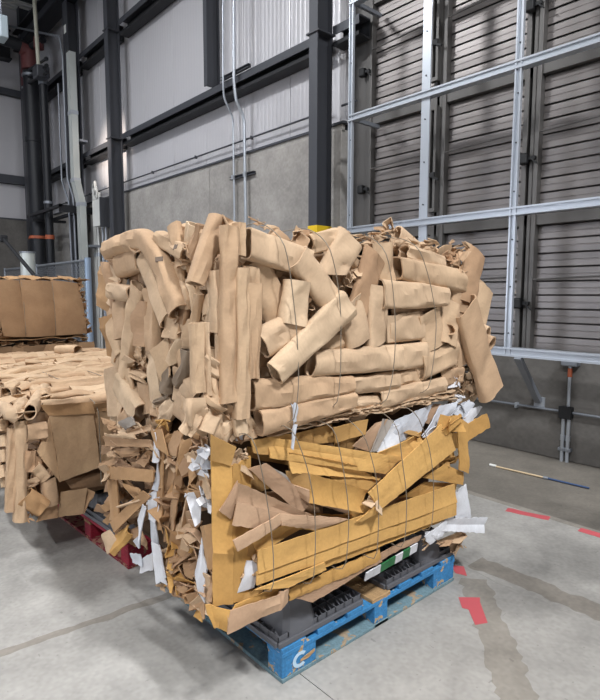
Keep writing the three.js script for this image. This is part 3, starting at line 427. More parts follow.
// a piece of board folded and crushed: cut and turned along a few random lines, then fitted to half sizes r about c
function crumpleGeo(c, r, seed, o = {}) {
  const R = rng(seed + 3), folds = o.folds ?? 5, asp = o.asp ?? 1; let tris = [];
  const quad = (u0, u1, v0, v1) => { const q = [[u0, v0], [u1, v0], [u1, v1], [u0, v1]].map(([u, v]) => ({ p: V(u, v, 0), u, v })); tris.push([q[0], q[1], q[2]], [q[0], q[2], q[3]]); };
  quad(-1, 1, -asp, asp);
  const mix = (a, b, t) => ({ p: a.p.clone().lerp(b.p, t), u: a.u + (b.u - a.u) * t, v: a.v + (b.v - a.v) * t });
  for (let k = 0; k < folds; k++) {
    const an = R() * Math.PI * 2, nrm = V(Math.cos(an), Math.sin(an), 0), pt = V((R() - 0.5) * 1.1, (R() - 0.5) * 1.1 * asp, 0), axis = V(-nrm.y, nrm.x, 0), turn = (R() < 0.5 ? -1 : 1) * (o.turn ?? 1) * (0.5 + R() * 1.5), out = [];
    const q = new THREE.Quaternion().setFromAxisAngle(axis, turn);
    for (const t of tris) { const ds = t.map((v) => v.p.clone().sub(pt).dot(nrm)), pos = [], neg = [];
      for (let i = 0; i < 3; i++) { const j = (i + 1) % 3, a = t[i], b = t[j], da = ds[i], db = ds[j]; (da >= 0 ? pos : neg).push(a); if ((da >= 0) !== (db >= 0)) { const m = mix(a, b, da / (da - db)); pos.push(m); neg.push({ p: m.p.clone(), u: m.u, v: m.v }); } }
      for (const [poly, mv] of [[pos, true], [neg, false]]) { if (poly.length < 3) continue; const pl = poly.map((v) => ({ p: v.p.clone(), u: v.u, v: v.v })); if (mv) for (const v of pl) v.p.sub(pt).applyQuaternion(q).add(pt); for (let i = 1; i < pl.length - 1; i++) out.push([pl[0], pl[i], pl[i + 1]]); } }
    tris = out; if (tris.length > 260) break;
  }
  const rq = new THREE.Quaternion().setFromEuler(new THREE.Euler(o.rx ?? (R() - 0.5) * 2, o.ry ?? (R() - 0.5) * 2, o.rz ?? (R() - 0.5) * 6)), bb = new THREE.Box3(); for (const t of tris) for (const v of t) { if (!v.done) { v.p.applyQuaternion(rq); v.done = true; } bb.expandByPoint(v.p); }
  const sz = bb.getSize(V()), ce = bb.getCenter(V()), sc = V(2 * r[0] / sz.x, 2 * r[1] / sz.y, 2 * r[2] / Math.max(sz.z, 0.05)), seen = new Set(); for (const t of tris) for (const v of t) if (!seen.has(v)) { seen.add(v); v.p.sub(ce).multiply(sc); v.p.x += N3(v.p.x * 30 + seed, v.p.y * 30, v.p.z * 30) * 0.006; v.p.add(V(...c)); }
  const pos = [], uv = [], S = Math.max(r[0], r[1]), uo = R(); const key = (p) => `${Math.round(p.x * 4000)},${Math.round(p.y * 4000)},${Math.round(p.z * 4000)}`, edges = new Map(), nn = new Map(), fn = V(), e1 = V(), e2 = V();
  for (const t of tris) { fn.crossVectors(e1.subVectors(t[1].p, t[0].p), e2.subVectors(t[2].p, t[0].p)); if (fn.lengthSq() < 1e-14) { t.bad = true; continue; } fn.normalize(); t.n = fn.clone(); for (const v of t) { const k = key(v.p); if (!nn.has(k)) nn.set(k, V()); nn.get(k).add(fn); } for (let i = 0; i < 3; i++) { const k = [key(t[i].p), key(t[(i + 1) % 3].p)].sort().join('|'); edges.set(k, edges.has(k) ? null : [t[i], t[(i + 1) % 3]]); } }
  const th = o.th ?? 0.0035, lower = (v) => { const n = nn.get(key(v.p)); const m = n.lengthSq() > 0.01 ? n.clone().normalize() : V(0, 0, 1); return { p: v.p.clone().addScaledVector(m, -th), u: v.u, v: v.v }; }, put = (...vs) => vs.forEach((v) => { pos.push(v.p.x, v.p.y, v.p.z); uv.push(uo + v.u * S, v.v * S); });
  for (const t of tris) { if (t.bad) continue; put(...t); const [a, b, d] = t.map(lower); put(a, d, b); }
  for (const e of edges.values()) if (e) { const [a, b] = e, la = lower(a), lb = lower(b); put(a, la, b, b, la, lb); }
  const g = new THREE.BufferGeometry(); g.setAttribute('position', new THREE.Float32BufferAttribute(pos, 3)); g.setAttribute('uv', new THREE.Float32BufferAttribute(uv, 2)); return toCreasedNormals(g, 0.35);
}
const NRM = { f: [1, 0, 0], l: [0, 0, 1], t: [0, 1, 0] };
const tubes = (B) => (face, pts, w0, w1, t, key, seed, o) => centred(part('cardboard_tube', tubeGeo(pts, NRM[face], w0, w1, t, seed, o), CARD[key], B));
const sheets = (B) => (a, b, c, d, key, seed, o = {}) => centred(part(o.name ?? 'cardboard_sheet', sheetGeo(a, b, c, d, o.th ?? 0.006, seed, o), CARD[key], B, o.label));
const crumples = (B) => (c, r, key, seed, o = {}) => centred(part(o.name ?? 'crumpled_board', crumpleGeo(c, r, seed, o), CARD[key], B, o.label));
function baleWire(B, pts, r = 0.0019) { return part('bale_wire', pipe(pts, r, 6), M.wire, B); }
// a small printed mark on a tube, laid on the surface met from a point in front of it
function printMark(tube, from, dir, w, h) {
  scene.updateMatrixWorld(true); const hit = new THREE.Raycaster(V(...from), V(...dir)).intersectObject(tube, false)[0]; if (!hit) return;
  const n = hit.face.normal.clone(), c = hit.point.addScaledVector(n, 0.0012), g = new THREE.BoxGeometry(w, h, 0.005); g.rotateZ(-0.5); g.applyQuaternion(new THREE.Quaternion().setFromUnitVectors(V(0, 0, 1), n)); g.translate(c.x, c.y, c.z); part('printed_mark', boxUV(g), std({ color: '#65564a', roughness: 0.85 }), tube, 'small dark printed mark');
}

// ---------------------------------------------------------------- pallets
const wood = (hex, rough = 0.8) => std({ color: hex, map: woodMap, bumpMap: woodBump, bumpScale: 0.002, roughness: rough });
const woodMap = tex(512, (u, v) => { const g = fbm(u * 1, v * 8 % 1, 6, 3, 3), w = 0.5 + 0.5 * Math.sin((v * 40 + g * 6) * Math.PI); const k = 0.78 + 0.16 * g + 0.05 * w; return [k, k * 0.98, k * 0.95]; }, 0.4);
const woodBump = tex(256, (u, v) => 0.5 + 0.3 * Math.sin((v * 50 + fbm(u, v, 5, 9, 3) * 5) * Math.PI), 0.4, false);
const paintTex = (paint, bare, seed, thr) => tex(512, (u, v) => { const n = fbm(u, v, 14, seed, 5), m = fbm(u, v, 5, seed + 4, 3); const k = 0.88 + 0.2 * (fbm(u, v, 60, 7, 2) - 0.5) + 0.16 * (m - 0.5); const q = n * 0.6 + m * 0.4 > thr ? bare : paint; return q.map((c) => c * k); }, 0.5);
const PAL = {
  blue: std({ map: paintTex([0.25, 0.56, 0.79], [0.80, 0.68, 0.52], 51, 0.66), roughness: 0.7 }), blueWorn: std({ map: paintTex([0.50, 0.62, 0.66], [0.72, 0.63, 0.52], 57, 0.60), roughness: 0.8 }),
  natural: wood('#c9a77c'), brown: wood('#a5825c'), red: std({ map: paintTex([0.62, 0.10, 0.20], [0.60, 0.40, 0.34], 53, 0.66), roughness: 0.7 }), redWorn: std({ map: paintTex([0.50, 0.12, 0.18], [0.62, 0.46, 0.38], 59, 0.55), roughness: 0.8 }),
};
// wooden block pallet; x runs back from its front side (x = 0), z across
function woodPallet(label, pos, turn, DX, DZ, mats, topMat) {
  const t = thing('wooden_pallet', label, 'pallet', pos); t.rotation.y = turn;
  const P = (name, g, m, l) => { const q = new THREE.Mesh(g, m); q.name = name; if (l) q.userData.label = l; t.add(q); return q; };
  const xs = [[-0.1, 0], [-DX / 2 - 0.05, -DX / 2 + 0.05], [-DX, -DX + 0.1]], zs = [[-0.19, 0], [-DZ / 2 - 0.05, -DZ / 2 + 0.05], [-DZ, -DZ + 0.19]];
  zs.forEach(([a, b], j) => P('bottom_board', box(-DX, 0, 0, 0.018, j === 1 ? a : Math.max(a, -DZ), b, 0.003), mats[1]));
  xs.forEach(([a, b], i) => { if (i !== 1) P('bottom_board', box(a, b, 0, 0.0175, -DZ + 0.191, -0.191, 0.003), mats[1]); });
  const front = [];
  xs.forEach(([a, b]) => zs.forEach(([c, d]) => { const k = P('block', box(a + 0.003, b - 0.003, 0.018, 0.105, c + 0.003, d - 0.003, 0.004), b === 0 || d === 0 ? mats[0] : PAL.brown); front.push(k); }));
  xs.forEach(([a, b]) => P('stringer_board', box(a, b, 0.105, 0.124, -DZ, 0, 0.003), b === 0 ? mats[0] : PAL.brown));
  const n = 7, w = [0.13, 0.1, 0.1, 0.13, 0.1, 0.1, 0.13]; for (let k = 0; k < n; k++) { const c = -w[0] / 2 - (DZ - w[0]) * k / (n - 1); P('deck_board', box(-DX, -0.001, 0.124, 0.145, c - w[k] / 2, c + w[k] / 2, 0.003), k === 3 ? PAL.natural : mats[0]); }
  return [t, P];
}
// plastic pallet lying upside down: rimmed grid decks with nesting feet pointing up
function plasticPallet(label, pos, turn, DX, DZ, footH = 0.095) {
  const t = thing('plastic_pallet', label, 'pallet', pos); t.rotation.y = turn;
  const P = (name, g) => { const q = new THREE.Mesh(g, M.plastic); q.name = name; t.add(q); return q; };
  const H = 0.048, half = [[-0.485, 0], [-DZ, -DZ + 0.545]];
  for (const [z0, z1] of half) {
    const g = [box(-DX, 0, 0, 0.008, z0, z1)];
    const nx = Math.round(DX / 0.06), nz = Math.round((z1 - z0) / 0.055);
    for (let i = 0; i <= nx; i++) { const x = -DX + i * DX / nx; g.push(box(Math.max(-DX, x - 0.003), Math.min(0, x + 0.003), 0.008, H - 0.004, z0, z1)); }
    for (let j = 0; j <= nz; j++) { const z = z0 + j * (z1 - z0) / nz; g.push(box(-DX, 0, 0.008, H, Math.max(z0, z - 0.003), Math.min(z1, z + 0.003))); }
    P('grid_deck', mergeGeometries(g));
    P('rim', mergeGeometries([box(0.001, 0.014, 0, H * 0.5, z0 - 0.004, z1 + 0.004, 0.004), box(-DX - 0.014, -DX - 0.001, 0, H * 0.5, z0, z1, 0.004), box(-DX, 0, 0, H * 0.5, z1 + 0.001, z1 + 0.012, 0.004), box(-DX, 0, 0, H * 0.5, z0 - 0.012, z0 - 0.001, 0.004)]));
    const teeth = []; for (let j = 0; j < nz * 2; j++) { const z = z0 + (j + 0.5) * (z1 - z0) / nz / 2, q = new THREE.BufferGeometry(); const b = box(-0.035, 0.001, H * 0.3, H, z - 0.0035, z + 0.0035); const p = b.attributes.position; for (let i = 0; i < p.count; i++) if (p.getX(i) > -0.01 && p.getY(i) > H * 0.9) p.setY(i, H * 0.5); teeth.push(b); } P('tooth_row', mergeGeometries(teeth)).userData.kind = 'stuff';
  }
  P('link_rib', mergeGeometries([-DX + 0.25, -DX + 0.6].map((x) => box(x - 0.06, x + 0.06, 0, 0.02, -DZ + 0.545, -0.485))));
  for (const x of [-0.1, -DX / 2, -DX + 0.12]) for (const z of [-0.125, -DZ / 2, -DZ + 0.17]) {
    if (Math.abs(z + DZ / 2) < 0.01 && x > -0.3) continue;
    const n = 28, ring = (r, y) => Array.from({ length: n + 1 }, (_, i) => { const a = i / n * Math.PI * 2, e = 2 / 3.4, c = Math.cos(a), s = Math.sin(a), k = i % 2 ? 0.975 : 1; return [V(x + Math.sign(c) * Math.abs(c) ** e * r * k, y, z + Math.sign(s) * Math.abs(s) ** e * r * k * 0.95), i / n, y]; });
    const pos = [], uv = [], idx = []; quadStrip(pos, uv, idx, [ring(0.112, 0.01), ring(0.108, H), ring(0.08, H + footH), ring(0.068, H + footH + 0.004), ring(0.06, H + footH - 0.02), ring(0.002, H + footH - 0.02)], n, true);
    P('foot', toCreasedNormals(geoFrom(pos, uv, idx), 0.5));
  }
  return t;
}
{
  const [bp, add] = woodPallet('blue painted wooden block pallet under the tall stack of two bales', [-1.58, 0, -1.31], 0, 1.01, 1.215, [PAL.blue, PAL.blueWorn], PAL.brown);
  // worn white curved mark on the near front block
  const sh = new THREE.Shape(); const arc = (r, a0, a1, cw) => { const l = []; for (let i = 0; i <= 14; i++) { const a = a0 + (a1 - a0) * i / 14; l.push(new THREE.Vector2(Math.cos(a) * r * 1.25, Math.sin(a) * r)); } return l; };
  sh.setFromPoints([...arc(0.033, 0.75, 5.4), ...arc(0.019, 5.4, 0.75)]); const mg = new THREE.ExtrudeGeometry(sh, { depth: 0.0012, bevelEnabled: false }); mg.rotateY(Math.PI / 2); mg.translate(0.0, 0.064, -0.095); add('painted_mark', boxUV(mg), std({ color: '#b9d3e6', roughness: 0.8 }), 'worn white curved mark');
  const ch = new THREE.Shape([[-0.03, -0.006], [0.012, -0.009], [0.05, 0.004], [0.05, 0.016], [0.0, 0.008], [-0.028, 0.002]].map((q) => new THREE.Vector2(...q))); const cg = new THREE.ExtrudeGeometry(ch, { depth: 0.0022, bevelEnabled: false }); cg.rotateY(Math.PI / 2); cg.translate(0, 0.06, -0.125); add('bare_patch', boxUV(cg), PAL.natural, 'bare scraped wood');
  plasticPallet('black plastic pallet lying feet up on the blue wooden pallet', [-1.6, 0.146, -1.305], 0, 0.97, 1.21, 0.115);
  woodPallet('red painted wooden pallet under the layered bale at the left', [-2.86, 0, -1.245], 0.045, 1.1, 1.1, [PAL.red, PAL.redWorn], PAL.brown);
  plasticPallet('black plastic pallet lying feet up on the red wooden pallet', [-2.98, 0.146, -1.25], 0.045, 0.95, 1.05, 0.085);
}

// ---------------------------------------------------------------- bales
{
  const B = thing('cardboard_bale', 'wired bale of rolled pale brown cardboard tubes on top of the yellow board bale', 'bale', [-2.1, 1.05, -1.9]);
  const T = tubes(B), S = sheets(B), C = crumples(B);
  part('light_block_core', box(-2.56, -1.69, 1.07, 1.71, -2.6, -1.2, 0.05), CARD.b2, B);  // inner block added to stop light; its brown stands for shade in the gaps
  T('f', [[-1.622,1.809,-1.078],[-1.611,1.696,-1.009],[-1.600,1.582,-0.954]], 0.095, 0.051, 0.055, 'k3', 101, {s0:0.3});
  T('f', [[-1.545,1.773,-1.054],[-1.545,1.184,-1.042]], 0.063, 0.065, 0.05, 'k3', 102, {dents:4,s0:0,s1:0.1});
  S([-1.600,1.819,-1.064], [-1.600,1.798,-1.129], [-1.600,1.722,-1.120], [-1.600,1.739,-1.058], 'k2', 103, {wr:0.02,fold:0.2});
  T('f', [[-1.589,1.630,-1.030],[-1.589,1.417,-1.042]], 0.063, 0.060, 0.06, 'k1', 104);
  T('f', [[-1.578,1.468,-1.040],[-1.578,1.318,-1.042]], 0.047, 0.047, 0.04, 'k5', 105);
  T('f', [[-1.534,1.637,-1.097],[-1.534,1.123,-1.088]], 0.052, 0.054, 0.05, 'k2', 106, {dents:3,s0:0,s1:0});
  T('f', [[-1.534,1.587,-1.143],[-1.534,1.258,-1.136]], 0.077, 0.064, 0.035, 'k3', 107, {dents:3,s0:0,s1:0});
  T('f', [[-1.560,1.643,-1.155],[-1.560,1.494,-1.158]], 0.064, 0.065, 0.03, 'k2', 108);
  T('f', [[-1.556,1.788,-1.102],[-1.556,1.678,-1.101]], 0.031, 0.031, 0.05, 'k2', 109);
  T('f', [[-1.556,1.722,-1.131],[-1.556,1.669,-1.393]], 0.111, 0.105, 0.075, 'k1', 110, {dents:4,s0:0.1,s1:-0.5});
  T('f', [[-1.587,1.662,-1.170],[-1.587,1.593,-1.223],[-1.587,1.461,-1.302]], 0.115, 0.133, 0.06, 'k2', 111);
  T('f', [[-1.534,1.685,-1.344],[-1.534,1.523,-1.520]], 0.111, 0.118, 0.05, 'k1', 112, {dents:3,s0:0,s1:0});
  T('f', [[-1.556,1.775,-1.647],[-1.556,1.625,-1.541]], 0.147, 0.127, 0.055, 'k1', 113, {s1:0.7});
  T('f', [[-1.578,1.737,-1.443],[-1.578,1.773,-1.589]], 0.080, 0.084, 0.06, 'k2', 114);
  T('f', [[-1.587,1.756,-1.385],[-1.587,1.732,-1.426]], 0.072, 0.073, 0.05, 'k3', 115);
  T('f', [[-1.512,1.515,-1.588],[-1.512,1.267,-1.221]], 0.128, 0.097, 0.055, 'k5', 116, {dents:4,s0:0.1,s1:0});
  T('f', [[-1.534,1.598,-1.344],[-1.534,1.436,-1.325]], 0.113, 0.124, 0.06, 'k5', 117, {dents:5});
  C([-1.567,1.485,-1.461], [0.025,0.031,0.038], 'k2', 118, {});
  C([-1.565,1.527,-1.386], [0.027,0.034,0.041], 'k1', 119, {});
  T('f', [[-1.545,1.374,-1.185],[-1.545,1.446,-1.369]], 0.121, 0.111, 0.06, 'k1', 120, {s0:0.15});
  T('f', [[-1.543,1.283,-1.424],[-1.543,1.270,-1.961]], 0.103, 0.115, 0.06, 'k1', 121, {dents:4});
  T('f', [[-1.578,1.321,-1.494],[-1.578,1.368,-1.671]], 0.090, 0.095, 0.06, 'k2', 122);
  T('f', [[-1.560,1.264,-1.962],[-1.560,1.267,-2.172]], 0.117, 0.124, 0.06, 'k1', 123);
  T('f', [[-1.547,1.196,-1.141],[-1.547,1.180,-1.648]], 0.118, 0.076, 0.065, 'k3', 124, {dents:5,s0:0.05,s1:0});
  T('f', [[-1.556,1.171,-1.645],[-1.556,1.164,-1.959]], 0.072, 0.083, 0.055, 'k1', 125);
  T('f', [[-1.578,1.160,-1.972],[-1.578,1.172,-2.192]], 0.076, 0.080, 0.05, 'k2', 126);
  T('f', [[-1.552,1.209,-2.131],[-1.552,1.260,-2.421]], 0.131, 0.129, 0.055, 'k2', 127);
  T('f', [[-1.538,1.092,-1.169],[-1.538,1.114,-1.651]], 0.099, 0.073, 0.065, 'k3', 128, {s0:0.05,s1:0});
  T('f', [[-1.569,1.096,-1.691],[-1.569,1.076,-1.846]], 0.063, 0.066, 0.05, 'k1', 129);
  T('f', [[-1.556,1.088,-1.837],[-1.556,1.106,-2.330]], 0.078, 0.077, 0.055, 'k1', 130);
  T('f', [[-1.574,1.136,-2.312],[-1.574,1.137,-2.508]], 0.092, 0.097, 0.06, 'k3', 131);
  T('f', [[-1.543,1.551,-1.823],[-1.543,1.537,-2.306]], 0.131, 0.097, 0.06, 'k1', 132, {s0:0.15,s1:-0.1,dents:3});
  T('f', [[-1.560,1.665,-1.949],[-1.560,1.617,-2.469]], 0.099, 0.118, 0.07, 'k2', 133, {s0:0.2,s1:0.4});
  T('f', [[-1.578,1.740,-2.026],[-1.578,1.702,-2.325]], 0.068, 0.074, 0.06, 'k1', 134);
  T('f', [[-1.552,1.714,-1.797],[-1.552,1.485,-1.695]], 0.146, 0.112, 0.045, 'k4', 135, {dents:7,kink:1.3});
  T('f', [[-1.574,1.770,-1.860],[-1.574,1.599,-1.892]], 0.133, 0.135, 0.05, 'k2', 136);
  C([-1.569,1.657,-1.675], [0.042,0.053,0.055], 'k2', 137, {});
  C([-1.565,1.607,-1.653], [0.029,0.037,0.048], 'k1', 138, {});
  T('f', [[-1.556,1.585,-1.811],[-1.556,1.332,-1.811]], 0.131, 0.125, 0.06, 'k1', 139, {s1:0.2});
  T('f', [[-1.547,1.526,-1.642],[-1.547,1.348,-1.693]], 0.147, 0.150, 0.05, 'k1', 140, {s0:0.2});
  S([-1.556,1.455,-1.874], [-1.556,1.472,-2.119], [-1.556,1.360,-2.131], [-1.556,1.336,-1.891], 'k1', 141, {wr:0.008,fold:0.12,th:0.008});
  T('f', [[-1.574,1.392,-1.904],[-1.574,1.405,-2.153]], 0.124, 0.132, 0.06, 'k1', 142);
  T('f', [[-1.591,1.471,-1.937],[-1.591,1.494,-2.205]], 0.058, 0.062, 0.05, 'k3', 143);
  T('f', [[-1.556,1.476,-2.189],[-1.556,1.296,-2.245]], 0.171, 0.174, 0.05, 'k2', 144, {dents:5,kink:1.4});
  T('f', [[-1.574,1.512,-2.397],[-1.543,1.301,-2.335]], 0.140, 0.138, 0.055, 'k2', 145);
  T('f', [[-1.650,1.375,-2.465],[-1.545,1.381,-2.313]], 0.055, 0.06, 0.11, 'k3', 146, {dents:4});
  T('f', [[-1.565,1.291,-2.099],[-1.565,1.167,-2.158]], 0.066, 0.068, 0.04, 'k2', 147);
  T('f', [[-1.534,1.492,-2.462],[-1.501,1.025,-2.698]], 0.171, 0.191, 0.07, 'k3', 148, {dents:2,s0:0.25,s1:0,e:3.2});
  T('f', [[-1.569,1.584,-2.707],[-1.569,1.388,-2.630]], 0.154, 0.152, 0.05, 'k2', 149, {e:3});
  T('f', [[-1.569,1.770,-2.615],[-1.569,1.511,-2.508]], 0.163, 0.188, 0.05, 'k4', 150);
  T('f', [[-1.574,1.608,-2.500],[-1.574,1.460,-2.472]], 0.174, 0.174, 0.06, 'k3', 151);
  T('f', [[-1.569,1.430,-2.466],[-1.569,1.190,-2.517]], 0.132, 0.135, 0.05, 'k3', 152);
  T('f', [[-1.596,1.457,-2.601],[-1.596,1.253,-2.633]], 0.132, 0.133, 0.06, 'k4', 153);
  C([-1.560,1.712,-2.473], [0.052,0.065,0.093], 'k3', 154, {folds:6});
  C([-1.574,1.740,-2.403], [0.035,0.044,0.089], 'k4', 155, {folds:6});
  C([-1.606,1.760,-2.381], [0.028,0.034,0.070], 'k2', 156, {folds:5});
  C([-1.603,1.794,-2.472], [0.024,0.030,0.083], 'k3', 157, {folds:5});
  C([-1.618,1.768,-2.330], [0.019,0.024,0.060], 'k3', 158, {folds:5});
  C([-1.604,1.775,-2.220], [0.019,0.024,0.073], 'k3', 159, {folds:5});
  C([-1.578,1.787,-2.552], [0.024,0.030,0.067], 'k2', 160, {folds:5});
  C([-1.620,1.783,-2.020], [0.022,0.027,0.066], 'k1', 161, {folds:5});
  C([-1.602,1.805,-1.913], [0.024,0.030,0.069], 'k2', 162, {folds:5});
  C([-1.618,1.851,-1.979], [0.032,0.040,0.057], 'k1', 163, {folds:5});
  C([-1.619,1.828,-1.906], [0.021,0.026,0.069], 'k3', 164, {folds:5});
  C([-1.576,1.779,-1.798], [0.017,0.021,0.059], 'k3', 165, {folds:5});
  C([-1.594,1.796,-2.052], [0.014,0.018,0.067], 'k1', 166, {folds:5});
  C([-1.620,1.789,-1.777], [0.013,0.017,0.058], 'k2', 167, {folds:5});
  C([-1.620,1.799,-1.684], [0.010,0.012,0.073], 'k2', 168, {folds:5});
  C([-1.608,1.778,-1.519], [0.012,0.016,0.055], 'k2', 169, {folds:5});
  C([-1.596,1.779,-1.433], [0.015,0.019,0.031], 'k4', 170, {folds:5});
  C([-1.595,1.787,-1.392], [0.018,0.022,0.025], 'k2', 171, {folds:5});
  C([-1.617,1.791,-1.284], [0.012,0.014,0.043], 'k2', 172, {folds:5});
  C([-1.604,1.806,-1.219], [0.011,0.014,0.041], 'k3', 173, {folds:5});
  C([-1.595,1.784,-2.136], [0.015,0.018,0.062], 'k2', 174, {folds:5});
  C([-1.598,1.795,-2.250], [0.019,0.024,0.066], 'k1', 175, {folds:5});
  C([-1.582,1.088,-2.640], [0.024,0.030,0.079], 'k2', 176, {folds:5});
  C([-1.564,1.143,-2.586], [0.026,0.033,0.063], 'k5', 177, {folds:5});
  C([-1.584,1.065,-2.559], [0.026,0.033,0.042], 'k3', 178, {folds:5});
  C([-1.567,1.104,-2.455], [0.028,0.035,0.039], 'w1', 179, {folds:5});
  C([-1.575,1.012,-2.636], [0.024,0.030,0.055], 'k1', 180, {folds:5});
  C([-1.587,1.183,-2.461], [0.028,0.036,0.047], 'k5', 181, {folds:5});
  C([-1.581,1.051,-2.620], [0.032,0.040,0.081], 'k1', 182, {folds:5});
  C([-1.572,1.114,-2.651], [0.024,0.030,0.080], 'k1', 183, {folds:5});
  C([-1.578,1.045,-2.451], [0.021,0.026,0.042], 'k1', 184, {folds:5});
  C([-1.566,1.114,-2.434], [0.031,0.039,0.057], 'w1', 185, {folds:5});
  C([-1.562,1.118,-2.477], [0.032,0.040,0.051], 'k2', 186, {folds:5});
  C([-1.565,1.176,-2.431], [0.017,0.021,0.061], 'k2', 187, {folds:5});
  C([-1.573,1.201,-2.486], [0.023,0.029,0.054], 'k2', 188, {folds:5});
  C([-1.587,1.078,-2.627], [0.029,0.037,0.066], 'k5', 189, {folds:5});
  C([-1.571,1.106,-2.626], [0.019,0.024,0.057], 'k1', 190, {folds:5});
  C([-1.572,0.997,-2.477], [0.019,0.024,0.055], 'k1', 191, {folds:5});
  C([-1.588,1.173,-2.446], [0.023,0.028,0.041], 'k2', 192, {folds:5});
  C([-1.579,1.162,-2.587], [0.023,0.029,0.049], 'k1', 193, {folds:5});
  C([-1.580,1.101,-2.466], [0.025,0.031,0.075], 'k2', 194, {folds:5});
  C([-1.584,1.131,-2.468], [0.031,0.039,0.047], 'k1', 195, {folds:5});
  C([-1.563,1.006,-2.466], [0.029,0.036,0.052], 'w1', 196, {folds:5});
  C([-1.574,1.065,-2.504], [0.031,0.039,0.042], 'k2', 197, {folds:5});
  S([-1.556,1.037,-1.310], [-1.556,1.041,-1.493], [-1.786,1.065,-1.477], [-1.786,1.043,-1.326], 'k5', 198, {torn:0.014,wr:0.014,fold:0.06,th:0.005});
  S([-1.562,1.038,-1.450], [-1.562,1.050,-1.651], [-1.687,1.058,-1.665], [-1.687,1.059,-1.423], 'k5', 199, {torn:0.014,wr:0.014,fold:0.06,th:0.005});
  S([-1.535,1.054,-1.450], [-1.535,1.058,-1.790], [-1.674,1.072,-1.800], [-1.674,1.068,-1.421], 'k1', 200, {torn:0.014,wr:0.014,fold:0.06,th:0.005});
  S([-1.574,1.023,-1.368], [-1.574,1.026,-1.673], [-1.858,1.050,-1.658], [-1.858,1.037,-1.387], 'k2', 201, {torn:0.014,wr:0.014,fold:0.06,th:0.005});
  S([-1.558,1.034,-1.224], [-1.558,1.036,-1.575], [-1.693,1.040,-1.545], [-1.693,1.035,-1.219], 'k5', 202, {torn:0.014,wr:0.014,fold:0.06,th:0.005});
  S([-1.535,1.040,-1.449], [-1.535,1.039,-1.627], [-1.718,1.055,-1.650], [-1.718,1.041,-1.421], 'k1', 203, {torn:0.014,wr:0.014,fold:0.06,th:0.005});
  S([-1.540,1.045,-1.847], [-1.540,1.041,-2.363], [-1.698,1.048,-2.376], [-1.698,1.053,-1.842], 'k2', 204, {torn:0.014,wr:0.014,fold:0.06,th:0.005});
  S([-1.545,1.055,-1.869], [-1.545,1.052,-2.351], [-1.785,1.076,-2.350], [-1.785,1.080,-1.846], 'k3', 205, {torn:0.014,wr:0.014,fold:0.06,th:0.005});
  S([-1.559,1.052,-1.874], [-1.559,1.069,-2.238], [-1.679,1.093,-2.258], [-1.679,1.066,-1.861], 'k1', 206, {torn:0.014,wr:0.014,fold:0.06,th:0.005});
  S([-1.543,1.045,-1.693], [-1.543,1.064,-2.020], [-1.764,1.071,-2.033], [-1.764,1.068,-1.693], 'k1', 207, {torn:0.014,wr:0.014,fold:0.06,th:0.005});
  S([-1.551,1.062,-2.064], [-1.551,1.037,-2.460], [-1.763,1.058,-2.463], [-1.763,1.078,-2.066], 'k3', 208, {torn:0.014,wr:0.014,fold:0.06,th:0.005});
  S([-1.567,1.033,-2.030], [-1.567,1.013,-2.485], [-1.856,1.038,-2.507], [-1.856,1.037,-2.034], 'k1', 209, {torn:0.014,wr:0.014,fold:0.06,th:0.005});
  S([-1.565,1.054,-2.002], [-1.565,1.057,-2.356], [-1.825,1.085,-2.347], [-1.825,1.065,-2.017], 'k3', 210, {torn:0.014,wr:0.014,fold:0.06,th:0.005});
  S([-1.560,1.028,-2.281], [-1.560,1.016,-2.476], [-1.859,1.041,-2.496], [-1.859,1.041,-2.280], 'k2', 211, {torn:0.014,wr:0.014,fold:0.06,th:0.005});
  S([-1.562,1.051,-1.788], [-1.562,1.073,-2.076], [-1.764,1.095,-2.083], [-1.764,1.067,-1.800], 'k1', 212, {torn:0.014,wr:0.014,fold:0.06,th:0.005});
  S([-1.539,1.060,-1.535], [-1.539,1.067,-1.957], [-1.708,1.094,-1.976], [-1.708,1.083,-1.516], 'k2', 213, {torn:0.014,wr:0.014,fold:0.06,th:0.005});
  S([-1.556,1.040,-1.769], [-1.556,1.058,-2.117], [-1.726,1.082,-2.136], [-1.726,1.067,-1.783], 'k1', 214, {torn:0.014,wr:0.014,fold:0.06,th:0.005});
  S([-1.540,1.061,-1.939], [-1.540,1.065,-2.428], [-1.816,1.078,-2.437], [-1.816,1.077,-1.913], 'k2', 215, {torn:0.014,wr:0.014,fold:0.06,th:0.005});
  S([-1.537,1.040,-1.924], [-1.537,1.043,-2.123], [-1.704,1.048,-2.097], [-1.704,1.059,-1.922], 'k3', 216, {torn:0.014,wr:0.014,fold:0.06,th:0.005});
  S([-1.563,1.051,-1.687], [-1.563,1.066,-2.006], [-1.728,1.066,-1.992], [-1.728,1.067,-1.706], 'k5', 217, {torn:0.014,wr:0.014,fold:0.06,th:0.005});
  S([-1.549,1.042,-1.640], [-1.549,1.034,-1.934], [-1.768,1.060,-1.906], [-1.768,1.051,-1.657], 'k3', 218, {torn:0.014,wr:0.014,fold:0.06,th:0.005});
  S([-1.550,1.038,-1.713], [-1.550,1.049,-2.153], [-1.733,1.050,-2.175], [-1.733,1.040,-1.699], 'k2', 219, {torn:0.014,wr:0.014,fold:0.06,th:0.005});
  S([-1.561,1.033,-1.795], [-1.561,1.038,-1.985], [-1.856,1.056,-1.973], [-1.856,1.035,-1.814], 'k2', 220, {torn:0.014,wr:0.014,fold:0.06,th:0.005});
  S([-1.535,1.032,-1.777], [-1.535,1.048,-2.033], [-1.699,1.077,-2.044], [-1.699,1.043,-1.807], 'k5', 221, {torn:0.014,wr:0.014,fold:0.06,th:0.005});
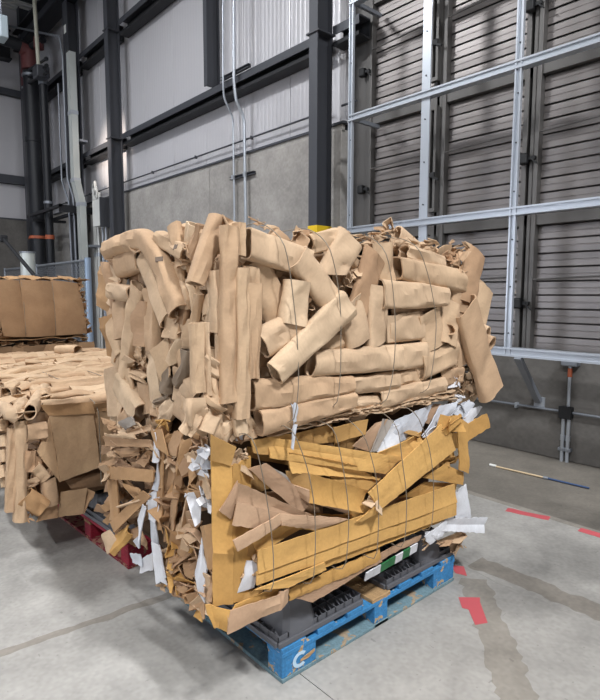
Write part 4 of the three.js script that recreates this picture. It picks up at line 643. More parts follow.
  S([-1.567,1.039,-1.543], [-1.567,1.028,-1.771], [-1.703,1.052,-1.792], [-1.703,1.056,-1.549], 'k2', 222, {torn:0.014,wr:0.014,fold:0.06,th:0.005});
  S([-1.555,1.041,-1.689], [-1.555,1.030,-1.923], [-1.793,1.051,-1.901], [-1.793,1.053,-1.700], 'k5', 223, {torn:0.014,wr:0.014,fold:0.06,th:0.005});
  S([-1.576,1.036,-1.598], [-1.576,1.023,-1.973], [-1.857,1.042,-1.959], [-1.857,1.060,-1.620], 'k1', 224, {torn:0.014,wr:0.014,fold:0.06,th:0.005});
  S([-1.548,1.043,-2.123], [-1.548,1.018,-2.456], [-1.709,1.019,-2.478], [-1.709,1.054,-2.147], 'k5', 225, {torn:0.014,wr:0.014,fold:0.06,th:0.005});
  S([-1.548,1.036,-1.884], [-1.548,1.042,-2.291], [-1.669,1.066,-2.276], [-1.669,1.051,-1.882], 'k1', 226, {torn:0.014,wr:0.014,fold:0.06,th:0.005});
  S([-1.541,1.052,-2.038], [-1.541,1.036,-2.419], [-1.797,1.043,-2.410], [-1.797,1.066,-2.017], 'k1', 227, {torn:0.014,wr:0.014,fold:0.06,th:0.005});
  S([-1.551,1.032,-1.822], [-1.551,1.036,-2.235], [-1.685,1.040,-2.250], [-1.685,1.055,-1.834], 'k3', 228, {torn:0.014,wr:0.014,fold:0.06,th:0.005});
  S([-1.548,1.053,-1.476], [-1.548,1.051,-1.635], [-1.790,1.059,-1.634], [-1.790,1.067,-1.478], 'k1', 229, {torn:0.014,wr:0.014,fold:0.06,th:0.005});
  S([-1.574,1.045,-2.327], [-1.574,1.035,-2.496], [-1.746,1.038,-2.496], [-1.746,1.074,-2.298], 'k5', 230, {torn:0.014,wr:0.014,fold:0.06,th:0.005});
  S([-1.552,1.055,-1.617], [-1.552,1.076,-2.069], [-1.767,1.104,-2.091], [-1.767,1.079,-1.616], 'k1', 231, {torn:0.014,wr:0.014,fold:0.06,th:0.005});
  T('f', [[-1.569,1.206,-0.934],[-1.556,1.170,-0.928],[-1.569,1.128,-0.937]], 0.075, 0.075, 0.03549668806181331, 'k1', 232, {dents:6,kink:1.5,e:2.8});
  T('f', [[-1.585,1.131,-1.011],[-1.571,1.115,-0.967],[-1.585,1.092,-0.940]], 0.077, 0.076, 0.0440152060099571, 'k1', 233, {dents:6,kink:1.5,e:2.8});
  T('f', [[-1.578,1.174,-1.013],[-1.565,1.135,-0.998],[-1.578,1.087,-1.011]], 0.073, 0.071, 0.05180462067295974, 'k5', 234, {dents:6,kink:1.5,e:2.8});
  T('f', [[-1.585,1.134,-1.061],[-1.571,1.096,-1.042],[-1.585,1.052,-1.026]], 0.077, 0.077, 0.05178221589300924, 'k5', 235, {dents:6,kink:1.5,e:2.8});
  T('f', [[-1.582,1.123,-1.128],[-1.569,1.092,-1.091],[-1.582,1.057,-1.054]], 0.071, 0.067, 0.04079665917951051, 'k1', 236, {dents:6,kink:1.5,e:2.8});
  T('f', [[-1.576,1.222,-0.980],[-1.563,1.195,-0.990],[-1.576,1.160,-1.021]], 0.045, 0.045, 0.05497585011571228, 'k2', 237, {dents:6,kink:1.5,e:2.8});
  T('f', [[-1.572,1.124,-1.118],[-1.558,1.091,-1.131],[-1.572,1.048,-1.173]], 0.056, 0.055, 0.03596536193499531, 'k2', 238, {dents:6,kink:1.5,e:2.8});
  T('f', [[-1.582,1.090,-1.185],[-1.569,1.062,-1.165],[-1.582,1.028,-1.149]], 0.059, 0.057, 0.040712463801348735, 'k1', 239, {dents:6,kink:1.5,e:2.8});
  T('f', [[-1.564,1.130,-0.997],[-1.551,1.089,-0.996],[-1.564,1.041,-1.012]], 0.049, 0.049, 0.03879698094326014, 'k2', 240, {dents:6,kink:1.5,e:2.8});
  T('f', [[-1.576,1.147,-0.932],[-1.563,1.121,-0.916],[-1.576,1.090,-0.898]], 0.056, 0.056, 0.05268533111050894, 'k1', 241, {dents:6,kink:1.5,e:2.8});
  T('f', [[-1.567,1.165,-1.041],[-1.554,1.149,-1.056],[-1.567,1.129,-1.076]], 0.038, 0.040, 0.04598456296375928, 'k3', 242, {dents:6,kink:1.5,e:2.8});
  T('f', [[-1.569,1.335,-0.953],[-1.556,1.304,-0.995],[-1.569,1.265,-1.067]], 0.055, 0.057, 0.04964704936904997, 'k1', 243, {dents:6,kink:1.5,e:2.8});
  T('f', [[-1.575,1.274,-1.015],[-1.561,1.233,-1.014],[-1.575,1.185,-1.042]], 0.057, 0.055, 0.03597953809975166, 'k2', 244, {dents:6,kink:1.5,e:2.8});
  T('f', [[-1.564,1.217,-0.970],[-1.551,1.196,-0.990],[-1.564,1.168,-1.035]], 0.049, 0.049, 0.04444368174893657, 'k2', 245, {dents:6,kink:1.5,e:2.8});
  T('f', [[-1.577,1.090,-1.112],[-1.564,1.063,-1.117],[-1.577,1.032,-1.120]], 0.043, 0.048, 0.04020338109228153, 'w1', 246, {dents:6,kink:1.5,e:2.8});
  T('f', [[-1.552,1.142,-0.990],[-1.552,1.092,-0.958]], 0.056, 0.055, 0.05, 'k1', 247);
  T('f', [[-1.552,1.127,-1.088],[-1.552,1.065,-1.100]], 0.052, 0.052, 0.05, 'k5', 248);
  T('f', [[-1.578,1.455,-0.942],[-1.578,1.225,-0.946]], 0.048, 0.048, 0.05, 'k2', 249);
  T('f', [[-1.569,1.457,-0.971],[-1.569,1.212,-0.979]], 0.024, 0.025, 0.04, 'k1', 250);
  T('f', [[-1.596,1.318,-1.017],[-1.596,1.195,-1.007]], 0.051, 0.051, 0.05, 'k1', 251);
  const topTube =
  T('l', [[-2.571,1.755,-1.067],[-2.350,1.777,-1.067],[-2.176,1.769,-1.067],[-2.057,1.677,-1.067],[-1.979,1.576,-1.067],[-1.912,1.480,-1.067]], 0.089, 0.102, 0.08, 'k3', 252, {dents:6});
  T('l', [[-2.491,1.678,-1.094],[-2.253,1.704,-1.094]], 0.112, 0.114, 0.08, 'k3', 253);
  T('l', [[-2.215,1.718,-1.085],[-2.140,1.586,-1.085],[-2.034,1.444,-1.085]], 0.113, 0.102, 0.06, 'k1', 254);
  const secondTube =
  T('l', [[-2.087,1.772,-1.085],[-1.866,1.704,-1.085]], 0.069, 0.064, 0.06, 'k2', 255);
  printMark(topTube, [-1.766,1.669,-0.913], [-0.887,0.060,-0.458], 0.022, 0.03);
  printMark(secondTube, [-1.632,1.705,-0.905], [-0.872,0.083,-0.483], 0.022, 0.03);
  T('l', [[-2.604,1.562,-1.089],[-2.342,1.548,-1.089]], 0.082, 0.076, 0.07, 'k1', 256);
  C([-2.541,1.614,-1.094], [0.067,0.028,0.023], 'k1', 257, {});
  C([-2.600,1.701,-1.107], [0.057,0.043,0.034], 'k4', 258, {});
  C([-2.533,1.638,-1.116], [0.055,0.024,0.019], 'b2', 259, {});
  T('l', [[-2.533,1.520,-1.107],[-2.512,1.340,-1.107]], 0.155, 0.156, 0.05, 'k3', 260, {e:4});
  T('l', [[-2.291,1.583,-1.080],[-2.466,1.156,-1.080]], 0.118, 0.105, 0.05, 'k2', 261, {dents:5});
  T('l', [[-2.274,1.522,-1.089],[-2.286,1.319,-1.089]], 0.134, 0.136, 0.05, 'k4', 262, {e:4});
  T('l', [[-2.203,1.574,-1.098],[-2.190,1.299,-1.098]], 0.089, 0.089, 0.05, 'k3', 263);
  T('l', [[-2.008,1.465,-1.080],[-1.996,1.373,-1.080]], 0.131, 0.131, 0.05, 'k2', 264, {dents:6,kink:1.5});
  C([-2.301,1.269,-1.080], [0.088,0.054,0.043], 'k1', 265, {folds:7});
  S([-2.231,1.280,-1.080], [-2.128,1.314,-1.080], [-2.095,1.084,-1.080], [-2.206,1.044,-1.080], 'k5', 266, {wr:0.02,fold:0.1});
  S([-2.110,1.316,-1.076], [-2.038,1.379,-1.076], [-1.970,1.226,-1.076], [-2.073,1.176,-1.076], 'k2', 267, {fold:0.25,wr:0.02});
  S([-2.014,1.356,-1.072], [-1.908,1.379,-1.072], [-1.895,1.325,-1.072], [-1.976,1.262,-1.072], 'k5', 268, {fold:0.2,wr:0.015});
  T('l', [[-1.871,1.334,-1.076],[-1.882,1.263,-1.076],[-1.955,1.191,-1.076]], 0.071, 0.054, 0.04, 'g2', 269);
  T('l', [[-2.002,1.234,-1.080],[-2.055,1.187,-1.080],[-2.065,1.143,-1.080]], 0.061, 0.087, 0.04, 'g2', 270);
  T('l', [[-2.157,1.087,-1.085],[-2.015,1.133,-1.085]], 0.028, 0.027, 0.04, 'g2', 271);
  T('l', [[-2.493,1.125,-1.072],[-2.287,1.019,-1.072]], 0.142, 0.110, 0.07, 'k5', 272);
  T('l', [[-2.396,1.191,-1.089],[-2.227,1.174,-1.089]], 0.038, 0.037, 0.05, 'k2', 273);
  T('l', [[-2.275,1.158,-1.094],[-2.254,1.017,-1.094]], 0.096, 0.095, 0.04, 'k3', 274);
  T('l', [[-2.409,1.200,-1.076],[-2.383,1.110,-1.076]], 0.069, 0.068, 0.03, 'k2', 275);
  T('l', [[-1.998,1.112,-1.087],[-2.031,1.069,-1.074],[-2.131,1.010,-1.087]], 0.087, 0.085, 0.041016725820777124, 'k5', 276, {dents:6,kink:1.5,e:2.8});
  T('l', [[-1.963,1.112,-1.083],[-1.877,1.083,-1.069],[-1.812,1.049,-1.083]], 0.123, 0.103, 0.03823313922810117, 'k1', 277, {dents:6,kink:1.5,e:2.8});
  T('l', [[-1.941,1.211,-1.091],[-1.889,1.175,-1.078],[-1.856,1.135,-1.091]], 0.120, 0.098, 0.053119198204849144, 'k1', 278, {dents:6,kink:1.5,e:2.8});
  T('l', [[-2.229,1.053,-1.100],[-2.164,1.033,-1.087],[-2.189,0.994,-1.100]], 0.084, 0.103, 0.054929502272493824, 'k3', 279, {dents:6,kink:1.5,e:2.8});
  S([-2.873,1.693,-1.131], [-2.707,1.677,-1.131], [-2.702,1.438,-1.131], [-2.891,1.490,-1.131], 'b3', 280, {wr:0.004,fold:0.1,ridge:[[0.2,-0.01],[0.5,0.012],[0.75,-0.01]]});
  S([-2.791,1.425,-1.131], [-2.640,1.460,-1.131], [-2.659,1.209,-1.131], [-2.795,1.228,-1.131], 'b3', 281, {wr:0.01,fold:0.08,ridge:[[0.3,-0.01],[0.6,0.01]]});
  S([-2.793,1.710,-1.116], [-2.620,1.703,-1.116], [-2.630,1.421,-1.116], [-2.714,1.438,-1.116], 'k4', 282, {wr:0.01,fold:0.1});
  T('l', [[-1.883,1.713,-1.120],[-1.894,1.656,-1.120]], 0.043, 0.043, 0.04, 'k1', 283);
  T('l', [[-1.783,1.717,-1.121],[-1.804,1.566,-1.121]], 0.064, 0.065, 0.04, 'k1', 284);
  T('l', [[-1.855,1.812,-1.102],[-1.922,1.649,-1.102]], 0.056, 0.058, 0.04, 'k5', 285);
  T('l', [[-1.959,1.260,-1.093],[-1.973,1.122,-1.093]], 0.055, 0.056, 0.04, 'k1', 286);
  C([-1.978,1.502,-1.113], [0.062,0.044,0.035], 'k4', 287, {folds:4,turn:1.2});
  T('l', [[-1.796,1.550,-1.086],[-1.838,1.406,-1.086]], 0.042, 0.043, 0.04, 'k2', 288);
  C([-1.756,1.324,-1.114], [0.040,0.043,0.032], 'k4', 289, {folds:4,turn:1.2});
  T('l', [[-2.001,1.478,-1.107],[-1.941,1.338,-1.107]], 0.067, 0.066, 0.04, 'k4', 290);
  T('l', [[-1.823,1.753,-1.121],[-1.818,1.643,-1.121]], 0.052, 0.052, 0.04, 'k1', 291);
  T('l', [[-2.013,1.671,-1.109],[-1.994,1.496,-1.109]], 0.081, 0.081, 0.04, 'k5', 292);
  T('l', [[-1.782,1.804,-1.090],[-1.838,1.686,-1.090]], 0.042, 0.043, 0.04, 'k4', 293);
  T('l', [[-1.958,1.677,-1.098],[-1.962,1.583,-1.098]], 0.071, 0.071, 0.04, 'k2', 294);
  C([-1.763,1.642,-1.081], [0.041,0.031,0.025], 'k3', 295, {folds:4,turn:1.2});
  T('l', [[-1.787,1.684,-1.102],[-1.761,1.607,-1.102]], 0.039, 0.039, 0.04, 'k3', 296);
  T('l', [[-1.790,1.524,-1.121],[-1.753,1.470,-1.107],[-1.817,1.411,-1.121]], 0.084, 0.073, 0.03783822155228033, 'k1', 297, {dents:6,kink:1.5,e:2.8});
  T('l', [[-1.969,1.817,-1.085],[-1.913,1.654,-1.085]], 0.068, 0.067, 0.04, 'k3', 298);
  C([-1.894,1.655,-1.102], [0.031,0.047,0.025], 'k3', 299, {folds:4,turn:1.2});
  T('l', [[-1.692,1.523,-1.090],[-1.714,1.470,-1.090]], 0.047, 0.047, 0.04, 'k5', 300);
  T('l', [[-1.893,1.358,-1.122],[-1.960,1.196,-1.122]], 0.063, 0.065, 0.04, 'k3', 301);
  T('l', [[-1.990,1.590,-1.099],[-1.908,1.542,-1.085],[-1.911,1.496,-1.099]], 0.067, 0.082, 0.03624007795110583, 'k1', 302, {dents:6,kink:1.5,e:2.8});
  T('l', [[-1.934,1.793,-1.121],[-1.939,1.735,-1.108],[-2.022,1.681,-1.121]], 0.079, 0.070, 0.0413296726233107, 'k2', 303, {dents:6,kink:1.5,e:2.8});
  C([-1.927,1.772,-1.115], [0.049,0.056,0.039], 'k2', 304, {folds:4,turn:1.2});
  T('l', [[-1.975,1.387,-1.093],[-1.938,1.239,-1.093]], 0.081, 0.081, 0.04, 'k3', 305);
  C([-1.720,1.650,-1.094], [0.048,0.047,0.038], 'k3', 306, {folds:4,turn:1.2});
  T('l', [[-1.780,1.523,-1.117],[-1.757,1.484,-1.104],[-1.780,1.444,-1.117]], 0.082, 0.082, 0.04151516708145923, 'k5', 307, {dents:6,kink:1.5,e:2.8});
  T('l', [[-1.743,1.257,-1.107],[-1.716,1.230,-1.094],[-1.762,1.193,-1.107]], 0.066, 0.052, 0.03846383724126165, 'k2', 308, {dents:6,kink:1.5,e:2.8});
  T('l', [[-1.944,1.534,-1.099],[-1.928,1.480,-1.086],[-1.969,1.424,-1.099]], 0.093, 0.091, 0.04245942074865945, 'k4', 309, {dents:6,kink:1.5,e:2.8});
  T('l', [[-1.772,1.679,-1.104],[-1.798,1.606,-1.104]], 0.067, 0.068, 0.04, 'k2', 310);
  T('l', [[-1.993,1.674,-1.110],[-1.980,1.557,-1.110]], 0.046, 0.047, 0.04, 'k1', 311);
  C([-1.973,1.470,-1.105], [0.060,0.029,0.023], 'k1', 312, {folds:4,turn:1.2});
  T('l', [[-2.060,1.424,-1.117],[-1.989,1.386,-1.104],[-1.947,1.347,-1.117]], 0.062, 0.053, 0.050555525521152556, 'k1', 313, {dents:6,kink:1.5,e:2.8});
  C([-1.740,1.697,-1.111], [0.032,0.036,0.026], 'k2', 314, {folds:4,turn:1.2});
  C([-1.710,1.734,-1.101], [0.047,0.048,0.038], 'k3', 315, {folds:4,turn:1.2});
  T('l', [[-1.982,1.652,-1.126],[-1.980,1.500,-1.126]], 0.045, 0.045, 0.04, 'k4', 316);
  C([-1.766,1.668,-1.081], [0.038,0.033,0.027], 'k2', 317, {folds:4,turn:1.2});
  T('l', [[-1.888,1.226,-1.091],[-1.909,1.100,-1.091]], 0.056, 0.057, 0.04, 'k2', 318);
  T('l', [[-1.841,1.608,-1.126],[-1.857,1.443,-1.126]], 0.044, 0.045, 0.04, 'k2', 319);
  T('l', [[-1.869,1.246,-1.101],[-1.903,1.173,-1.101]], 0.055, 0.056, 0.04, 'k4', 320);
  T('l', [[-1.961,1.431,-1.107],[-2.007,1.312,-1.107]], 0.050, 0.052, 0.04, 'k2', 321);
  C([-1.931,1.461,-1.082], [0.037,0.031,0.025], 'k5', 322, {folds:4,turn:1.2});
  T('l', [[-1.902,1.438,-1.095],[-1.872,1.389,-1.082],[-1.876,1.338,-1.095]], 0.099, 0.096, 0.05192702758254304, 'k2', 323, {dents:6,kink:1.5,e:2.8});
  T('l', [[-1.794,1.701,-1.125],[-1.795,1.607,-1.125]], 0.051, 0.051, 0.04, 'k5', 324);
  T('l', [[-1.750,1.345,-1.100],[-1.706,1.196,-1.100]], 0.061, 0.060, 0.04, 'k2', 325);
  C([-1.953,1.389,-1.095], [0.041,0.042,0.033], 'k5', 326, {folds:4,turn:1.2});
  T('l', [[-1.948,1.594,-1.108],[-1.868,1.540,-1.095],[-1.869,1.488,-1.108]], 0.054, 0.064, 0.05059949782773409, 'k5', 327, {dents:6,kink:1.5,e:2.8});
  T('l', [[-1.887,1.689,-1.127],[-1.910,1.630,-1.127]], 0.054, 0.055, 0.04, 'k3', 328);
  T('l', [[-2.346,1.284,-1.154],[-2.400,1.178,-1.154]], 0.126, 0.128, 0.05, 'k2', 329);
  T('l', [[-2.729,1.404,-1.138],[-2.632,1.243,-1.138]], 0.106, 0.104, 0.05, 'k2', 330);
  T('l', [[-2.694,1.040,-1.159],[-2.585,0.867,-1.159]], 0.168, 0.164, 0.05, 'k5', 331);
  T('l', [[-2.638,1.556,-1.156],[-2.772,1.317,-1.156]], 0.148, 0.155, 0.05, 'k3', 332);
  T('l', [[-2.568,1.458,-1.148],[-2.695,1.189,-1.148]], 0.105, 0.109, 0.05, 'k2', 333);
  T('l', [[-2.458,1.635,-1.154],[-2.438,1.476,-1.154]], 0.108, 0.108, 0.05, 'k4', 334);
  T('l', [[-2.633,1.169,-1.153],[-2.637,1.046,-1.153]], 0.149, 0.149, 0.05, 'k3', 335);
  T('l', [[-2.249,1.410,-1.145],[-2.382,1.167,-1.145]], 0.124, 0.130, 0.05, 'k4', 336);
  T('l', [[-2.187,1.513,-1.154],[-2.218,1.367,-1.154]], 0.083, 0.085, 0.05, 'k2', 337);
  T('l', [[-2.332,1.674,-1.156],[-2.473,1.463,-1.156]], 0.119, 0.125, 0.05, 'k2', 338);
  T('l', [[-2.194,1.249,-1.151],[-2.232,1.120,-1.151]], 0.108, 0.109, 0.05, 'k2', 339);
  T('l', [[-2.125,1.658,-1.164],[-2.108,1.540,-1.164]], 0.074, 0.073, 0.05, 'k2', 340);
  T('l', [[-2.511,1.411,-1.160],[-2.546,1.220,-1.160]], 0.112, 0.114, 0.05, 'k2', 341);
  T('l', [[-2.321,1.420,-1.159],[-2.264,1.312,-1.159]], 0.092, 0.091, 0.05, 'k2', 342);
  T('l', [[-2.600,1.700,-1.134],[-2.687,1.489,-1.134]], 0.149, 0.154, 0.05, 'k1', 343);
  T('l', [[-2.243,1.382,-1.135],[-2.224,1.240,-1.135]], 0.107, 0.107, 0.05, 'k3', 344);
  T('l', [[-2.583,1.077,-1.157],[-2.586,0.968,-1.157]], 0.128, 0.128, 0.05, 'k1', 345);
  T('l', [[-2.096,1.702,-1.151],[-2.070,1.529,-1.151]], 0.081, 0.081, 0.05, 'k4', 346);
  T('l', [[-2.098,1.635,-1.137],[-2.136,1.506,-1.137]], 0.073, 0.075, 0.05, 'k3', 347);
  T('l', [[-2.209,1.788,-1.141],[-2.154,1.575,-1.141]], 0.100, 0.099, 0.05, 'k3', 348);
  T('l', [[-2.613,1.022,-1.137],[-2.594,0.878,-1.137]], 0.112, 0.112, 0.05, 'k1', 349);
  T('l', [[-2.194,1.596,-1.148],[-2.216,1.425,-1.148]], 0.122, 0.123, 0.05, 'k1', 350);
  T('l', [[-2.473,1.145,-1.159],[-2.636,0.863,-1.159]], 0.106, 0.112, 0.05, 'k5', 351);
  T('l', [[-2.155,1.607,-1.152],[-2.104,1.499,-1.152]], 0.079, 0.078, 0.05, 'k5', 352);
  T('l', [[-2.534,1.199,-1.147],[-2.386,0.966,-1.147]], 0.146, 0.141, 0.05, 'k3', 353);
  T('l', [[-2.122,1.337,-1.146],[-2.148,1.117,-1.146]], 0.113, 0.115, 0.05, 'k1', 354);
  T('l', [[-2.191,1.516,-1.163],[-2.185,1.339,-1.163]], 0.087, 0.087, 0.05, 'k2', 355);
  T('l', [[-2.670,1.072,-1.163],[-2.769,0.888,-1.163]], 0.088, 0.091, 0.05, 'k1', 356);
  T('l', [[-2.216,1.243,-1.139],[-2.209,1.144,-1.139]], 0.102, 0.102, 0.05, 'k2', 357);
  T('l', [[-2.115,1.288,-1.158],[-2.151,1.087,-1.158]], 0.085, 0.087, 0.05, 'k1', 358);
  T('l', [[-2.749,1.171,-1.145],[-2.720,0.922,-1.145]], 0.176, 0.176, 0.05, 'k1', 359);
  T('l', [[-2.384,1.710,-1.154],[-2.354,1.493,-1.154]], 0.103, 0.103, 0.05, 'k1', 360);
  T('l', [[-2.751,1.587,-1.154],[-2.715,1.436,-1.154]], 0.132, 0.132, 0.05, 'k3', 361);
  T('l', [[-2.107,1.329,-1.140],[-2.120,1.237,-1.140]], 0.096, 0.097, 0.05, 'k2', 362);
  T('l', [[-2.259,1.374,-1.105],[-2.231,1.333,-1.092],[-2.203,1.290,-1.105]], 0.135, 0.100, 0.039040703369428914, 'k1', 363, {dents:6,kink:1.5,e:2.8});
  T('l', [[-2.161,1.055,-1.114],[-2.102,1.031,-1.100],[-2.138,0.988,-1.114]], 0.087, 0.090, 0.04685109680104042, 'k2', 364, {dents:6,kink:1.5,e:2.8});
  T('l', [[-2.011,1.230,-1.105],[-1.980,1.202,-1.092],[-2.031,1.161,-1.105]], 0.102, 0.081, 0.05033619092119971, 'k2', 365, {dents:6,kink:1.5,e:2.8});
  T('l', [[-2.279,1.031,-1.118],[-2.264,0.998,-1.105],[-2.294,0.954,-1.118]], 0.106, 0.116, 0.04289198918519046, 'k1', 366, {dents:6,kink:1.5,e:2.8});
  T('l', [[-2.112,1.355,-1.121],[-2.036,1.333,-1.108],[-1.993,1.307,-1.121]], 0.065, 0.056, 0.05464819787203948, 'k3', 367, {dents:6,kink:1.5,e:2.8});
  T('l', [[-2.178,1.070,-1.108],[-2.163,1.033,-1.095],[-2.216,0.980,-1.108]], 0.100, 0.089, 0.041969708886978194, 'k1', 368, {dents:6,kink:1.5,e:2.8});
  T('l', [[-2.429,1.307,-1.107],[-2.322,1.289,-1.094],[-2.260,1.266,-1.107]], 0.090, 0.081, 0.03962048919887201, 'k2', 369, {dents:6,kink:1.5,e:2.8});
  T('l', [[-2.380,1.147,-1.120],[-2.354,1.110,-1.106],[-2.422,1.056,-1.120]], 0.151, 0.114, 0.047346649043946615, 'k2', 370, {dents:6,kink:1.5,e:2.8});
  T('l', [[-2.182,1.056,-1.117],[-2.130,1.027,-1.104],[-2.179,0.977,-1.117]], 0.130, 0.113, 0.04957464605494222, 'k2', 371, {dents:6,kink:1.5,e:2.8});
  T('l', [[-2.487,1.012,-1.101],[-2.471,0.976,-1.087],[-2.540,0.922,-1.101]], 0.116, 0.093, 0.04369846005347677, 'k3', 372, {dents:6,kink:1.5,e:2.8});
  T('l', [[-2.405,1.128,-1.116],[-2.435,1.101,-1.103],[-2.521,1.063,-1.116]], 0.064, 0.068, 0.039449043497515705, 'k1', 373, {dents:6,kink:1.5,e:2.8});
  T('l', [[-1.997,1.300,-1.107],[-1.969,1.272,-1.094],[-2.006,1.236,-1.107]], 0.090, 0.081, 0.05316007775856425, 'k1', 374, {dents:6,kink:1.5,e:2.8});
  T('l', [[-2.384,1.159,-1.121],[-2.297,1.142,-1.107],[-2.278,1.114,-1.121]], 0.096, 0.102, 0.046675226964420675, 'k2', 375, {dents:6,kink:1.5,e:2.8});
  T('l', [[-2.518,1.283,-1.120],[-2.411,1.271,-1.107],[-2.351,1.254,-1.120]], 0.065, 0.060, 0.04339160803592147, 'k2', 376, {dents:6,kink:1.5,e:2.8});
  T('l', [[-2.062,1.148,-1.115],[-2.091,1.122,-1.102],[-2.173,1.083,-1.115]], 0.065, 0.067, 0.04822206436547598, 'k5', 377, {dents:6,kink:1.5,e:2.8});
  T('l', [[-2.052,1.098,-1.105],[-2.026,1.073,-1.091],[-2.017,1.042,-1.105]], 0.094, 0.078, 0.045867198291105256, 'k1', 378, {dents:6,kink:1.5,e:2.8});
  C([-1.861,1.741,-1.087], [0.044,0.052,0.035], 'k3', 379, {folds:6});
  C([-1.935,1.790,-1.109], [0.046,0.023,0.018], 'k4', 380, {});
  C([-1.864,1.770,-1.120], [0.043,0.030,0.024], 'k4', 381, {});
  C([-1.908,1.803,-1.120], [0.045,0.019,0.015], 'k3', 382, {});
  T('f', [[-1.633,1.254,-1.236],[-1.633,1.251,-1.464]], 0.068, 0.073, 0.06, 'k5', 383);
  T('f', [[-1.623,1.486,-2.023],[-1.623,1.279,-2.155]], 0.139, 0.145, 0.06, 'k5', 384);
  T('f', [[-1.622,1.714,-2.396],[-1.622,1.544,-2.792]], 0.107, 0.117, 0.06, 'k2', 385);
  T('f', [[-1.637,1.494,-1.894],[-1.637,1.655,-2.050]], 0.101, 0.104, 0.06, 'k3', 386);
  T('f', [[-1.629,1.336,-1.853],[-1.629,1.208,-2.062]], 0.095, 0.101, 0.06, 'k5', 387);
  T('f', [[-1.628,0.909,-2.548],[-1.628,1.056,-2.734]], 0.153, 0.159, 0.06, 'k5', 388);
  T('f', [[-1.631,1.363,-1.561],[-1.631,1.369,-1.899]], 0.077, 0.084, 0.06, 'k3', 389);
  T('f', [[-1.636,1.609,-1.609],[-1.636,1.473,-1.846]], 0.116, 0.125, 0.06, 'k5', 390);
  T('f', [[-1.636,1.602,-1.413],[-1.636,1.380,-1.529]], 0.119, 0.125, 0.06, 'k1', 391);
  T('f', [[-1.632,1.401,-1.531],[-1.632,1.223,-1.625]], 0.111, 0.115, 0.06, 'k2', 392);
  T('f', [[-1.624,1.489,-1.289],[-1.624,1.589,-1.373]], 0.114, 0.116, 0.06, 'k3', 393);
  T('f', [[-1.623,1.552,-1.723],[-1.623,1.465,-1.875]], 0.081, 0.085, 0.06, 'k1', 394);
  T('f', [[-1.636,1.645,-1.310],[-1.636,1.677,-1.601]], 0.070, 0.077, 0.06, 'k3', 395);
  T('f', [[-1.632,1.523,-1.332],[-1.632,1.432,-1.469]], 0.110, 0.115, 0.06, 'k2', 396);
  T('f', [[-1.634,1.191,-1.980],[-1.634,1.020,-2.081]], 0.153, 0.158, 0.06, 'k4', 397);
  T('f', [[-1.645,1.670,-1.897],[-1.645,1.670,-2.173]], 0.086, 0.093, 0.06, 'k4', 398);
  T('f', [[-1.644,1.407,-1.698],[-1.644,1.418,-2.039]], 0.084, 0.092, 0.06, 'k1', 399);
  T('f', [[-1.636,1.582,-1.266],[-1.636,1.471,-1.436]], 0.082, 0.087, 0.06, 'k3', 400);
  T('f', [[-1.631,1.121,-1.554],[-1.631,1.086,-1.769]], 0.086, 0.092, 0.06, 'k1', 401);
  T('f', [[-1.636,1.388,-1.863],[-1.636,1.145,-2.007]], 0.109, 0.114, 0.06, 'k3', 402);
  T('f', [[-1.639,1.300,-1.127],[-1.639,1.301,-1.311]], 0.095, 0.101, 0.06, 'k4', 403);
  T('f', [[-1.642,1.345,-2.069],[-1.642,1.348,-2.379]], 0.098, 0.106, 0.06, 'k1', 404);
  T('f', [[-1.641,1.458,-2.207],[-1.641,1.634,-2.389]], 0.150, 0.156, 0.06, 'k2', 405);
  T('f', [[-1.641,1.261,-2.417],[-1.641,1.224,-2.806]], 0.105, 0.115, 0.06, 'k2', 406);
  T('f', [[-1.647,1.809,-2.052],[-1.647,1.651,-2.405]], 0.122, 0.134, 0.06, 'k1', 407);
  T('f', [[-1.628,1.610,-1.226],[-1.628,1.765,-1.350]], 0.100, 0.103, 0.06, 'k3', 408);
  T('f', [[-1.647,1.396,-1.809],[-1.647,1.209,-2.119]], 0.087, 0.095, 0.06, 'k4', 409);
  T('f', [[-1.646,1.612,-1.775],[-1.646,1.646,-2.166]], 0.092, 0.102, 0.06, 'k1', 410);
  T('f', [[-1.640,1.297,-1.551],[-1.640,1.102,-1.652]], 0.102, 0.106, 0.06, 'k3', 411);
  T('f', [[-1.647,1.750,-1.143],[-1.647,1.644,-1.314]], 0.105, 0.112, 0.06, 'k1', 412);
  T('f', [[-1.637,1.081,-2.200],[-1.637,1.264,-2.408]], 0.192, 0.201, 0.06, 'k1', 413);
  T('f', [[-1.646,1.324,-1.899],[-1.646,1.326,-2.227]], 0.098, 0.106, 0.06, 'k4', 414);
  T('f', [[-1.631,1.630,-1.296],[-1.631,1.627,-1.514]], 0.063, 0.068, 0.06, 'k2', 415);
  T('f', [[-1.642,1.597,-1.376],[-1.642,1.699,-1.461]], 0.111, 0.114, 0.06, 'k3', 416);
  T('f', [[-1.632,1.477,-2.247],[-1.632,1.497,-2.716]], 0.088, 0.098, 0.06, 'k4', 417);
  T('f', [[-1.648,1.236,-1.666],[-1.648,0.982,-1.801]], 0.096, 0.101, 0.06, 'k1', 418);
  T('f', [[-1.629,1.384,-1.136],[-1.629,1.299,-1.247]], 0.077, 0.080, 0.06, 'k3', 419);
  T('f', [[-1.633,1.162,-2.447],[-1.633,1.027,-2.686]], 0.122, 0.129, 0.06, 'k4', 420);
  T('f', [[-1.632,1.629,-1.598],[-1.632,1.626,-1.850]], 0.097, 0.104, 0.06, 'k3', 421);
  T('f', [[-1.633,1.122,-1.642],[-1.633,1.320,-1.838]], 0.144, 0.151, 0.06, 'k1', 422);
  T('l', [[-2.202,1.158,-2.682],[-2.218,1.478,-2.682]], 0.124, 0.081, 0.06, 'k2', 423);
